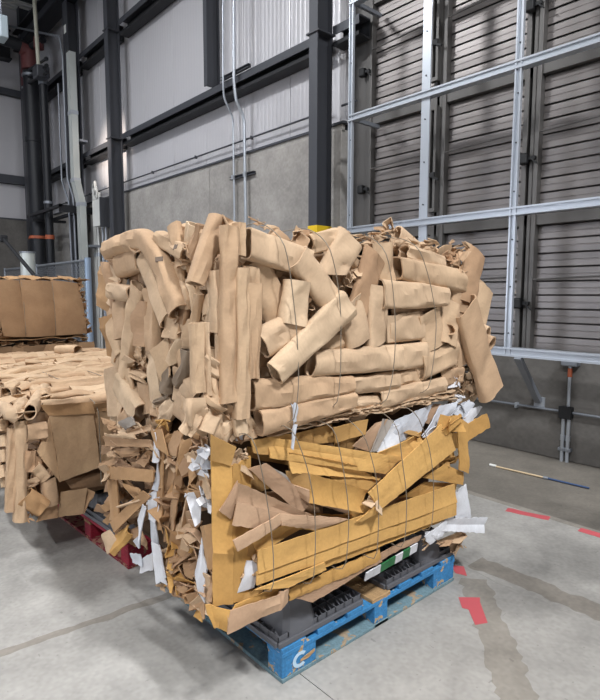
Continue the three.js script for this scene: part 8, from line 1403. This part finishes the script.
  T('t', [[-5.247,0.864,-1.285],[-5.235,0.889,-1.407],[-5.199,0.895,-1.523],[-5.198,0.883,-1.645]], 0.088, 0.095, 0.039, 'k2', 952, {dents:5,kink:1.4,e:2.1});
  T('t', [[-5.248,0.875,-1.650],[-5.238,0.866,-1.914],[-5.251,0.896,-2.164],[-5.221,0.888,-2.428]], 0.114, 0.124, 0.049, 'k2', 953, {dents:5,kink:1.4,e:2.1});
  T('t', [[-5.298,0.844,-1.963],[-5.253,0.855,-2.180],[-5.215,0.848,-2.383],[-5.194,0.853,-2.600]], 0.083, 0.089, 0.057, 'k2', 954, {dents:5,kink:1.4,e:2.1});
  S([-5.292,0.892,-1.542], [-5.239,0.892,-2.170], [-5.169,0.862,-2.170], [-5.223,0.852,-1.542], 'k4', 955, {wr:0.012,fold:0.05,torn:0.008});
  T('t', [[-5.278,0.887,-2.242],[-5.274,0.914,-2.364],[-5.263,0.874,-2.478],[-5.260,0.895,-2.600]], 0.057, 0.062, 0.053, 'k3', 956, {dents:5,kink:1.4,e:2.1});
  T('t', [[-5.307,0.864,-0.960],[-5.307,0.850,-1.171],[-5.255,0.887,-1.370],[-5.254,0.867,-1.581]], 0.080, 0.069, 0.058, 'k1', 957, {dents:5,kink:1.4,e:2.1});
  T('t', [[-5.311,0.917,-1.671],[-5.306,0.929,-1.889],[-5.265,0.914,-2.094],[-5.273,0.922,-2.311]], 0.100, 0.103, 0.055, 'k2', 958, {dents:5,kink:1.4,e:2.1});
  T('t', [[-5.325,0.844,-1.097],[-5.289,0.835,-1.235],[-5.274,0.832,-1.365],[-5.282,0.853,-1.503]], 0.094, 0.097, 0.050, 'k2', 959, {dents:5,kink:1.4,e:2.1});
  T('t', [[-5.294,0.843,-0.900],[-5.312,0.851,-1.105],[-5.337,0.851,-1.297],[-5.337,0.854,-1.502]], 0.117, 0.126, 0.042, 'k1', 960, {dents:5,kink:1.4,e:2.1});
  T('t', [[-5.341,0.904,-2.132],[-5.317,0.920,-2.291],[-5.328,0.931,-2.441],[-5.312,0.916,-2.600]], 0.114, 0.119, 0.050, 'k2', 961, {dents:5,kink:1.4,e:2.1});
  T('t', [[-5.308,0.862,-1.284],[-5.305,0.883,-1.518],[-5.356,0.863,-1.738],[-5.369,0.864,-1.971]], 0.101, 0.109, 0.062, 'k4', 962, {dents:5,kink:1.4,e:2.1});
  S([-5.407,0.905,-1.701], [-5.507,0.905,-2.455], [-5.392,0.875,-2.455], [-5.292,0.865,-1.701], 'k2', 963, {wr:0.012,fold:0.05,torn:0.008});
  T('t', [[-5.343,0.903,-1.796],[-5.378,0.940,-2.001],[-5.376,0.927,-2.193],[-5.379,0.942,-2.397]], 0.050, 0.042, 0.037, 'k2', 964, {dents:5,kink:1.4,e:2.1});
  T('t', [[-5.325,0.876,-1.843],[-5.339,0.884,-2.101],[-5.369,0.879,-2.343],[-5.420,0.888,-2.600]], 0.073, 0.080, 0.048, 'k2', 965, {dents:5,kink:1.4,e:2.1});
  S([-5.430,0.956,-0.900], [-5.464,0.956,-1.349], [-5.372,0.926,-1.349], [-5.338,0.916,-0.900], 'k3', 966, {wr:0.012,fold:0.05,torn:0.008});
  T('t', [[-5.439,0.875,-1.647],[-5.418,0.877,-1.933],[-5.376,0.905,-2.203],[-5.353,0.900,-2.489]], 0.117, 0.112, 0.051, 'k2', 967, {dents:5,kink:1.4,e:2.1});
  S([-5.466,0.866,-1.736], [-5.430,0.866,-2.392], [-5.312,0.836,-2.392], [-5.348,0.826,-1.736], 'k4', 968, {wr:0.012,fold:0.05,torn:0.008});
  S([-5.446,0.868,-0.900], [-5.426,0.868,-1.361], [-5.370,0.838,-1.361], [-5.391,0.828,-0.900], 'k2', 969, {wr:0.012,fold:0.05,torn:0.008});
  T('t', [[-5.423,0.830,-2.074],[-5.452,0.847,-2.253],[-5.429,0.859,-2.421],[-5.438,0.841,-2.600]], 0.056, 0.061, 0.036, 'k3', 970, {dents:5,kink:1.4,e:2.1});
  T('t', [[-5.422,0.874,-1.599],[-5.423,0.882,-1.838],[-5.450,0.872,-2.063],[-5.461,0.896,-2.302]], 0.105, 0.086, 0.057, 'k3', 971, {dents:5,kink:1.4,e:2.1});
  T('t', [[-5.472,0.919,-1.452],[-5.438,0.907,-1.701],[-5.466,0.948,-1.935],[-5.434,0.933,-2.185]], 0.069, 0.069, 0.037, 'k2', 972, {dents:5,kink:1.4,e:2.1});
  S([-5.523,0.960,-1.798], [-5.483,0.960,-2.221], [-5.367,0.930,-2.221], [-5.407,0.920,-1.798], 'k1', 973, {wr:0.012,fold:0.05,torn:0.008});
  S([-5.519,0.866,-1.502], [-5.598,0.866,-2.093], [-5.512,0.836,-2.093], [-5.433,0.826,-1.502], 'k3', 974, {wr:0.012,fold:0.05,torn:0.008});
  T('t', [[-5.493,0.891,-1.403],[-5.496,0.933,-1.592],[-5.491,0.934,-1.771],[-5.483,0.930,-1.961]], 0.055, 0.058, 0.044, 'k2', 975, {dents:5,kink:1.4,e:2.1});
  T('t', [[-5.532,0.912,-1.984],[-5.501,0.945,-2.193],[-5.503,0.937,-2.390],[-5.466,0.946,-2.600]], 0.097, 0.086, 0.057, 'k2', 976, {dents:5,kink:1.4,e:2.1});
  S([-5.556,0.915,-2.185], [-5.528,0.915,-2.600], [-5.438,0.885,-2.600], [-5.466,0.875,-2.185], 'k2', 977, {wr:0.012,fold:0.05,torn:0.008});
  S([-5.549,0.896,-1.467], [-5.510,0.896,-2.142], [-5.456,0.866,-2.142], [-5.495,0.856,-1.467], 'k2', 978, {wr:0.012,fold:0.05,torn:0.008});
  T('t', [[-5.545,0.872,-0.918],[-5.529,0.887,-1.063],[-5.507,0.888,-1.200],[-5.523,0.881,-1.345]], 0.106, 0.111, 0.033, 'k1', 979, {dents:5,kink:1.4,e:2.1});
  S([-5.598,0.869,-1.950], [-5.613,0.869,-2.497], [-5.507,0.839,-2.497], [-5.493,0.829,-1.950], 'k3', 980, {wr:0.012,fold:0.05,torn:0.008});
  T('t', [[-5.575,0.906,-0.900],[-5.580,0.929,-1.133],[-5.552,0.912,-1.351],[-5.539,0.937,-1.584]], 0.051, 0.053, 0.057, 'k4', 981, {dents:5,kink:1.4,e:2.1});
  S([-5.614,0.916,-1.807], [-5.575,0.916,-2.166], [-5.484,0.886,-2.166], [-5.523,0.876,-1.807], 'k2', 982, {wr:0.012,fold:0.05,torn:0.008});
  S([-5.620,0.897,-1.387], [-5.593,0.897,-2.270], [-5.513,0.867,-2.270], [-5.540,0.857,-1.387], 'k3', 983, {wr:0.012,fold:0.05,torn:0.008});
  T('t', [[-5.592,0.829,-0.930],[-5.600,0.869,-1.234],[-5.595,0.859,-1.520],[-5.591,0.868,-1.824]], 0.066, 0.068, 0.044, 'k2', 984, {dents:5,kink:1.4,e:2.1});
  T('t', [[-5.626,0.872,-0.900],[-5.634,0.895,-1.017],[-5.596,0.874,-1.128],[-5.580,0.907,-1.245]], 0.105, 0.084, 0.042, 'k4', 985, {dents:5,kink:1.4,e:2.1});
  T('t', [[-5.653,0.915,-2.036],[-5.623,0.904,-2.225],[-5.591,0.905,-2.402],[-5.576,0.930,-2.591]], 0.073, 0.071, 0.056, 'k3', 986, {dents:5,kink:1.4,e:2.1});
  T('t', [[-5.627,0.859,-1.779],[-5.615,0.859,-1.909],[-5.655,0.850,-2.032],[-5.626,0.878,-2.162]], 0.105, 0.093, 0.055, 'k3', 987, {dents:5,kink:1.4,e:2.1});
  T('t', [[-5.648,0.861,-0.900],[-5.641,0.895,-1.119],[-5.636,0.873,-1.325],[-5.628,0.901,-1.545]], 0.085, 0.086, 0.059, 'k2', 988, {dents:5,kink:1.4,e:2.1});
  T('t', [[-5.620,0.843,-2.054],[-5.655,0.854,-2.214],[-5.655,0.860,-2.365],[-5.678,0.863,-2.526]], 0.076, 0.082, 0.034, 'k2', 989, {dents:5,kink:1.4,e:2.1});
  T('t', [[-5.672,0.896,-2.071],[-5.644,0.890,-2.251],[-5.660,0.926,-2.420],[-5.649,0.909,-2.600]], 0.106, 0.098, 0.045, 'k3', 990, {dents:5,kink:1.4,e:2.1});
  T('t', [[-5.694,0.829,-1.429],[-5.652,0.831,-1.627],[-5.641,0.866,-1.814],[-5.650,0.862,-2.012]], 0.082, 0.086, 0.059, 'k4', 991, {dents:5,kink:1.4,e:2.1});
  S([-5.740,0.912,-1.342], [-5.772,0.912,-1.697], [-5.660,0.882,-1.697], [-5.628,0.872,-1.342], 'k4', 992, {wr:0.012,fold:0.05,torn:0.008});
  S([-5.751,0.947,-1.805], [-5.754,0.947,-2.268], [-5.642,0.917,-2.268], [-5.639,0.907,-1.805], 'k3', 993, {wr:0.012,fold:0.05,torn:0.008});
  T('t', [[-5.733,0.866,-0.900],[-5.692,0.871,-1.115],[-5.690,0.890,-1.318],[-5.680,0.892,-1.534]], 0.077, 0.084, 0.057, 'k3', 994, {dents:5,kink:1.4,e:2.1});
  S([-5.749,0.906,-1.606], [-5.666,0.906,-2.252], [-5.604,0.876,-2.252], [-5.687,0.866,-1.606], 'k1', 995, {wr:0.012,fold:0.05,torn:0.008});
  T('t', [[-5.758,0.874,-0.900],[-5.768,0.907,-1.067],[-5.729,0.877,-1.224],[-5.701,0.913,-1.390]], 0.077, 0.074, 0.046, 'k3', 996, {dents:5,kink:1.4,e:2.1});
  T('t', [[-5.702,0.856,-0.900],[-5.752,0.885,-1.110],[-5.774,0.856,-1.309],[-5.781,0.869,-1.519]], 0.099, 0.088, 0.058, 'k4', 997, {dents:5,kink:1.4,e:2.1});
  S([-5.779,0.922,-1.542], [-5.748,0.922,-2.369], [-5.696,0.892,-2.369], [-5.727,0.882,-1.542], 'k3', 998, {wr:0.012,fold:0.05,torn:0.008});
  S([-5.806,0.877,-2.126], [-5.865,0.877,-2.600], [-5.781,0.847,-2.600], [-5.722,0.837,-2.126], 'k4', 999, {wr:0.012,fold:0.05,torn:0.008});
  T('t', [[-5.788,0.854,-0.988],[-5.781,0.866,-1.152],[-5.792,0.877,-1.307],[-5.764,0.878,-1.471]], 0.094, 0.090, 0.033, 'k3', 1000, {dents:5,kink:1.4,e:2.1});
  T('t', [[-5.784,0.894,-0.923],[-5.769,0.927,-1.135],[-5.815,0.895,-1.334],[-5.791,0.920,-1.546]], 0.079, 0.079, 0.057, 'k2', 1001, {dents:5,kink:1.4,e:2.1});
  S([-5.853,0.901,-1.474], [-5.876,0.901,-1.970], [-5.768,0.871,-1.970], [-5.745,0.861,-1.474], 'k2', 1002, {wr:0.012,fold:0.05,torn:0.008});
  T('t', [[-5.765,0.913,-0.900],[-5.775,0.930,-1.079],[-5.853,0.920,-1.248],[-5.856,0.917,-1.428]], 0.114, 0.109, 0.042, 'k4', 1003, {dents:5,kink:1.4,e:2.1});
  T('t', [[-5.770,0.904,-0.900],[-5.781,0.907,-1.074],[-5.812,0.922,-1.237],[-5.873,0.904,-1.411]], 0.076, 0.077, 0.051, 'k3', 1004, {dents:5,kink:1.4,e:2.1});
  T('t', [[-5.817,0.834,-1.914],[-5.824,0.869,-2.128],[-5.811,0.863,-2.330],[-5.850,0.862,-2.544]], 0.065, 0.068, 0.041, 'k1', 1005, {dents:5,kink:1.4,e:2.1});
  T('t', [[-5.812,0.826,-1.118],[-5.828,0.861,-1.304],[-5.828,0.850,-1.479],[-5.878,0.860,-1.665]], 0.054, 0.050, 0.043, 'k2', 1006, {dents:5,kink:1.4,e:2.1});
  T('t', [[-5.820,0.869,-1.923],[-5.866,0.901,-2.153],[-5.859,0.877,-2.370],[-5.893,0.906,-2.600]], 0.101, 0.110, 0.046, 'k4', 1007, {dents:5,kink:1.4,e:2.1});
  T('t', [[-5.895,0.847,-1.305],[-5.863,0.840,-1.608],[-5.853,0.845,-1.892],[-5.841,0.849,-2.195]], 0.107, 0.104, 0.056, 'k4', 1008, {dents:5,kink:1.4,e:2.1});
  T('t', [[-5.903,0.916,-1.969],[-5.888,0.938,-2.156],[-5.895,0.925,-2.332],[-5.856,0.940,-2.519]], 0.077, 0.080, 0.038, 'k3', 1009, {dents:5,kink:1.4,e:2.1});
  T('t', [[-5.888,0.844,-1.155],[-5.875,0.869,-1.276],[-5.907,0.874,-1.391],[-5.894,0.879,-1.512]], 0.087, 0.072, 0.043, 'k3', 1010, {dents:5,kink:1.4,e:2.1});
  T('t', [[-5.878,0.858,-2.047],[-5.890,0.872,-2.203],[-5.915,0.864,-2.350],[-5.927,0.873,-2.507]], 0.067, 0.056, 0.053, 'k2', 1011, {dents:5,kink:1.4,e:2.1});
  S([-5.943,0.905,-1.163], [-5.884,0.905,-1.690], [-5.827,0.875,-1.690], [-5.885,0.865,-1.163], 'k2', 1012, {wr:0.012,fold:0.05,torn:0.008});
  T('t', [[-5.946,0.924,-2.013],[-5.953,0.933,-2.144],[-5.897,0.930,-2.267],[-5.905,0.934,-2.398]], 0.064, 0.056, 0.051, 'k4', 1013, {dents:5,kink:1.4,e:2.1});
  S([-5.982,0.883,-1.996], [-5.969,0.883,-2.600], [-5.881,0.853,-2.600], [-5.893,0.843,-1.996], 'k2', 1014, {wr:0.012,fold:0.05,torn:0.008});
  S([-5.996,0.942,-1.783], [-5.940,0.942,-2.569], [-5.845,0.912,-2.569], [-5.901,0.902,-1.783], 'k3', 1015, {wr:0.012,fold:0.05,torn:0.008});
  T('t', [[-5.931,0.903,-1.815],[-5.935,0.940,-1.968],[-5.949,0.925,-2.112],[-5.989,0.937,-2.265]], 0.060, 0.063, 0.032, 'k2', 1016, {dents:5,kink:1.4,e:2.1});
  S([-6.001,0.936,-0.900], [-6.031,0.936,-1.711], [-5.972,0.906,-1.711], [-5.942,0.896,-0.900], 'k2', 1017, {wr:0.012,fold:0.05,torn:0.008});
  S([-6.010,0.895,-0.927], [-6.068,0.895,-1.432], [-6.014,0.865,-1.432], [-5.956,0.855,-0.927], 'k2', 1018, {wr:0.012,fold:0.05,torn:0.008});
  T('t', [[-5.986,0.853,-1.248],[-5.974,0.868,-1.430],[-5.996,0.863,-1.601],[-6.004,0.887,-1.783]], 0.113, 0.101, 0.052, 'k1', 1019, {dents:5,kink:1.4,e:2.1});
  T('t', [[-5.993,0.828,-1.016],[-6.004,0.843,-1.207],[-6.032,0.843,-1.388],[-6.019,0.850,-1.579]], 0.076, 0.067, 0.034, 'k2', 1020, {dents:5,kink:1.4,e:2.1});
  T('t', [[-6.032,0.839,-1.273],[-6.047,0.829,-1.435],[-6.038,0.848,-1.587],[-6.003,0.841,-1.748]], 0.084, 0.075, 0.034, 'k2', 1021, {dents:5,kink:1.4,e:2.1});
  T('t', [[-6.039,0.835,-1.510],[-6.039,0.826,-1.732],[-6.049,0.834,-1.941],[-6.020,0.840,-2.163]], 0.114, 0.113, 0.048, 'k1', 1022, {dents:5,kink:1.4,e:2.1});
  S([-6.077,0.935,-1.456], [-6.033,0.935,-2.092], [-5.960,0.905,-2.092], [-6.004,0.895,-1.456], 'k1', 1023, {wr:0.012,fold:0.05,torn:0.008});
  T('t', [[-6.049,0.831,-1.904],[-6.048,0.827,-2.086],[-6.054,0.819,-2.257],[-6.056,0.841,-2.439]], 0.059, 0.064, 0.039, 'k4', 1024, {dents:5,kink:1.4,e:2.1});
  T('t', [[-6.053,0.850,-1.913],[-6.074,0.847,-2.147],[-6.038,0.851,-2.367],[-6.075,0.852,-2.600]], 0.070, 0.075, 0.053, 'k3', 1025, {dents:5,kink:1.4,e:2.1});
  S([-6.109,0.883,-1.359], [-6.125,0.883,-1.713], [-6.059,0.853,-1.713], [-6.042,0.843,-1.359], 'k2', 1026, {wr:0.012,fold:0.05,torn:0.008});
  S([-6.115,0.915,-1.857], [-6.055,0.915,-2.411], [-5.999,0.885,-2.411], [-6.059,0.875,-1.857], 'k4', 1027, {wr:0.012,fold:0.05,torn:0.008});
  T('t', [[-6.091,0.885,-1.678],[-6.105,0.895,-1.925],[-6.104,0.877,-2.158],[-6.105,0.902,-2.406]], 0.052, 0.044, 0.034, 'k3', 1028, {dents:5,kink:1.4,e:2.1});
  T('t', [[-6.069,0.849,-1.077],[-6.088,0.867,-1.297],[-6.121,0.860,-1.503],[-6.151,0.850,-1.723]], 0.104, 0.108, 0.038, 'k1', 1029, {dents:5,kink:1.4,e:2.1});
  S([-6.150,0.876,-1.887], [-6.184,0.876,-2.244], [-6.126,0.846,-2.244], [-6.093,0.836,-1.887], 'k3', 1030, {wr:0.012,fold:0.05,torn:0.008});
  T('t', [[-6.141,0.842,-0.921],[-6.151,0.849,-1.094],[-6.137,0.880,-1.257],[-6.125,0.880,-1.430]], 0.054, 0.058, 0.050, 'k3', 1031, {dents:5,kink:1.4,e:2.1});
  T('t', [[-6.130,0.882,-1.421],[-6.122,0.877,-1.549],[-6.150,0.886,-1.670],[-6.159,0.892,-1.799]], 0.056, 0.055, 0.063, 'k3', 1032, {dents:5,kink:1.4,e:2.1});
  T('t', [[-6.174,0.855,-0.900],[-6.134,0.866,-1.051],[-6.162,0.844,-1.193],[-6.138,0.858,-1.344]], 0.089, 0.076, 0.060, 'k3', 1033, {dents:5,kink:1.4,e:2.1});
  T('t', [[-6.143,0.881,-0.974],[-6.142,0.906,-1.257],[-6.152,0.880,-1.524],[-6.192,0.884,-1.807]], 0.051, 0.042, 0.053, 'k3', 1034, {dents:5,kink:1.4,e:2.1});
  T('t', [[-6.156,0.846,-0.900],[-6.195,0.868,-1.102],[-6.183,0.841,-1.293],[-6.202,0.855,-1.495]], 0.115, 0.122, 0.059, 'k3', 1035, {dents:5,kink:1.4,e:2.1});
  S([-6.240,0.933,-1.538], [-6.181,0.933,-2.322], [-6.082,0.903,-2.322], [-6.141,0.893,-1.538], 'k3', 1036, {wr:0.012,fold:0.05,torn:0.008});
  T('t', [[-6.197,0.884,-1.732],[-6.214,0.890,-1.972],[-6.218,0.899,-2.198],[-6.208,0.904,-2.437]], 0.091, 0.100, 0.065, 'k3', 1037, {dents:5,kink:1.4,e:2.1});
  T('t', [[-6.218,0.859,-1.367],[-6.217,0.865,-1.536],[-6.210,0.866,-1.694],[-6.209,0.876,-1.862]], 0.055, 0.057, 0.041, 'k2', 1038, {dents:5,kink:1.4,e:2.1});
  T('t', [[-6.220,0.836,-1.154],[-6.219,0.859,-1.373],[-6.241,0.876,-1.578],[-6.230,0.871,-1.796]], 0.070, 0.060, 0.063, 'k3', 1039, {dents:5,kink:1.4,e:2.1});
  T('t', [[-6.236,0.827,-1.937],[-6.252,0.860,-2.095],[-6.233,0.857,-2.244],[-6.238,0.853,-2.403]], 0.105, 0.112, 0.045, 'k2', 1040, {dents:5,kink:1.4,e:2.1});
  T('t', [[-6.270,0.839,-1.425],[-6.228,0.831,-1.573],[-6.240,0.851,-1.713],[-6.226,0.846,-1.860]], 0.108, 0.111, 0.039, 'k4', 1041, {dents:5,kink:1.4,e:2.1});
  S([-6.290,0.897,-1.606], [-6.218,0.897,-2.402], [-6.157,0.867,-2.402], [-6.229,0.857,-1.606], 'k1', 1042, {wr:0.012,fold:0.05,torn:0.008});
  S([-6.330,0.920,-1.164], [-6.346,0.920,-1.773], [-6.228,0.890,-1.773], [-6.212,0.880,-1.164], 'k3', 1043, {wr:0.012,fold:0.05,torn:0.008});
  T('t', [[-6.262,0.834,-0.983],[-6.246,0.862,-1.208],[-6.295,0.869,-1.420],[-6.304,0.873,-1.645]], 0.085, 0.078, 0.064, 'k3', 1044, {dents:5,kink:1.4,e:2.1});
  S([-6.331,0.940,-1.125], [-6.294,0.940,-1.687], [-6.221,0.910,-1.687], [-6.258,0.900,-1.125], 'k3', 1045, {wr:0.012,fold:0.05,torn:0.008});
  T('l', [[-5.850,0.455,-0.880],[-5.630,0.468,-0.860]], 0.105, 0.109, 0.07, 'k2', 1046);
  T('l', [[-6.049,0.475,-0.880],[-5.829,0.469,-0.860]], 0.112, 0.092, 0.07, 'k2', 1047);
  T('l', [[-6.205,0.645,-0.880],[-5.985,0.623,-0.860]], 0.101, 0.112, 0.07, 'k3', 1048);
  T('l', [[-5.866,0.434,-0.880],[-5.646,0.479,-0.860]], 0.100, 0.100, 0.07, 'k1', 1049);
  T('l', [[-5.466,0.636,-0.880],[-5.246,0.584,-0.860]], 0.073, 0.071, 0.07, 'k1', 1050);
  T('l', [[-6.183,0.341,-0.880],[-5.963,0.283,-0.860]], 0.117, 0.071, 0.07, 'k2', 1051);
  T('l', [[-6.276,0.683,-0.880],[-6.056,0.639,-0.860]], 0.095, 0.076, 0.07, 'k4', 1052);
  T('l', [[-5.194,0.553,-0.880],[-4.974,0.501,-0.860]], 0.104, 0.092, 0.07, 'k4', 1053);
  T('l', [[-5.251,0.767,-0.880],[-5.031,0.806,-0.860]], 0.078, 0.116, 0.07, 'k4', 1054);
  T('l', [[-5.447,0.452,-0.880],[-5.227,0.411,-0.860]], 0.083, 0.110, 0.07, 'k2', 1055);
  T('l', [[-6.205,0.279,-0.880],[-5.985,0.264,-0.860]], 0.118, 0.114, 0.07, 'k2', 1056);
  T('l', [[-5.562,0.750,-0.880],[-5.342,0.750,-0.860]], 0.078, 0.070, 0.07, 'k4', 1057);
  T('l', [[-6.108,0.526,-0.880],[-5.888,0.585,-0.860]], 0.102, 0.083, 0.07, 'k4', 1058);
  T('l', [[-5.721,0.488,-0.880],[-5.501,0.546,-0.860]], 0.095, 0.093, 0.07, 'k1', 1059);
  T('t', [[-5.986,0.970,-1.923],[-5.754,0.970,-2.037]], 0.14, 0.14, 0.09, 'k2', 1060, {dents:1});
}
{
  const B = thing('cardboard_bale', 'dark bale almost hidden beneath the strapped brown bale at the far left', 'bale', [-7.2, 0, -1.7]);
  const S = sheets(B), C = crumples(B);
  part('light_block_core', box(-7.9, -6.6, 0.0, 0.97, -2.5, -0.8, 0.05), CARD.d1, B);
  for (let k = 0; k < 9; k++) { const z = -0.85 - k * 0.18; S([-6.56, 0.6, z], [-6.56, 0.6, z - 0.2], [-6.55, 0.98, z - 0.22], [-6.56, 0.97, z + 0.02], k % 2 ? 'b2' : 'b1', 900 + k, { fold: 0.06, wr: 0.02, torn: 0.012 }); }
  for (let k = 0; k < 12; k++) C([-6.58, 0.98 + 0.02 * (k % 3), -0.9 - k * 0.135], [0.06, 0.035, 0.08], ['b1', 'b2', 'k3'][k % 3], 930 + k);
}
{ // strapped bale: bulging board held by two wires on its front
  const B = thing('cardboard_bale', 'square brown bale with smooth bulging board and two wires at the far left', 'bale', [-7.1, 1.03, -1.7]);
  const S = sheets(B), C = crumples(B), T = tubes(B);
  part('light_block_core', box(-7.7, -6.56, 1.05, 1.66, -2.32, -0.9, 0.05), CARD.b1, B);
  const X = -6.49, cuts = [-0.85, -1.245, -1.5, -1.74, -2.06, -2.42], y0 = 1.075, y1 = 1.7;
  for (let k = 1; k < 5; k++) { const a = cuts[k] - (k === 1 ? 0 : 0), b = cuts[k + 1]; if (k === 1) S([X - 0.03, y0 + 0.02, -1.53], [X - 0.02, y0, -1.745], [X, y1 - 0.01, -1.70], [X, y1, -1.40], 'b1', 951, { bow: 0.03, bowu: 0.03, wr: 0.004, fold: 0.01, label: 'leftmost bulging panel of board' }); else if (k > 2) S([X - 0.02, y0, a + 0.006], [X - 0.03, y0 + (k === 4 ? 0.01 : 0), b], [X - (k === 4 ? 0.04 : 0), y1 - (k === 4 ? 0.03 : 0.01), b + (k === 4 ? 0.08 : 0.03)], [X, y1, a + 0.035], 'b1', 950 + k, { bow: 0.03, bowu: 0.035, wr: 0.004, fold: 0.012 }); }
  for (const z of [-1.745, -2.06]) baleWire(B, [[-7.6, 1.73, z + 0.03], [-6.6, 1.73, z + 0.03], [X + 0.012, y1 + 0.005, z + 0.025], [X + 0.03, 1.4, z + 0.012], [X + 0.0, y0, z], [X - 0.1, y0 - 0.03, z]], 0.003);
  for (let k = 0; k < 6; k++) { const z = -1.2 - k * 0.21; S([X - 0.005, y1 - 0.005, z], [X - 0.005, y1 - 0.005, z - 0.22], [X - 0.5, y1 + 0.03, z - 0.22], [X - 0.5, y1 + 0.02 + 0.02 * (k % 2), z], 'b3', 960 + k, { wr: 0.02, fold: 0.05, torn: 0.015, bowu: 0.02 }); }
  for (let k = 0; k < 12; k++) C([X - 0.03 - 0.02 * (k % 3), 1.12 + 0.052 * k, -2.44 + 0.015 * (k % 2) + k * 0.007], [0.07, 0.05, 0.04], ['b1', 'k3', 'b3'][k % 3], 970 + k, { folds: 4 });
  for (let k = 0; k < 8; k++) T('f', [[X - 0.25, 1.13 + 0.072 * k, -1.42 + 0.01 * (k % 3)], [X - 0.03, 1.13 + 0.072 * k, -1.47 + 0.008 * k]], 0.07, 0.07, 0.1, ['b1', 'k3', 'b3'][k % 3], 985 + k);
  S([X - 0.01, y0 - 0.03, -1.4], [X - 0.01, y0 - 0.03, -2.43], [X - 0.4, y0 - 0.03, -2.43], [X - 0.4, y0 - 0.03, -1.4], 'b3', 995, { wr: 0.02, torn: 0.02 });
}


scene.traverse((o) => { if (o.isMesh) o.castShadow = o.receiveShadow = true; });
renderer.render(scene, camera);
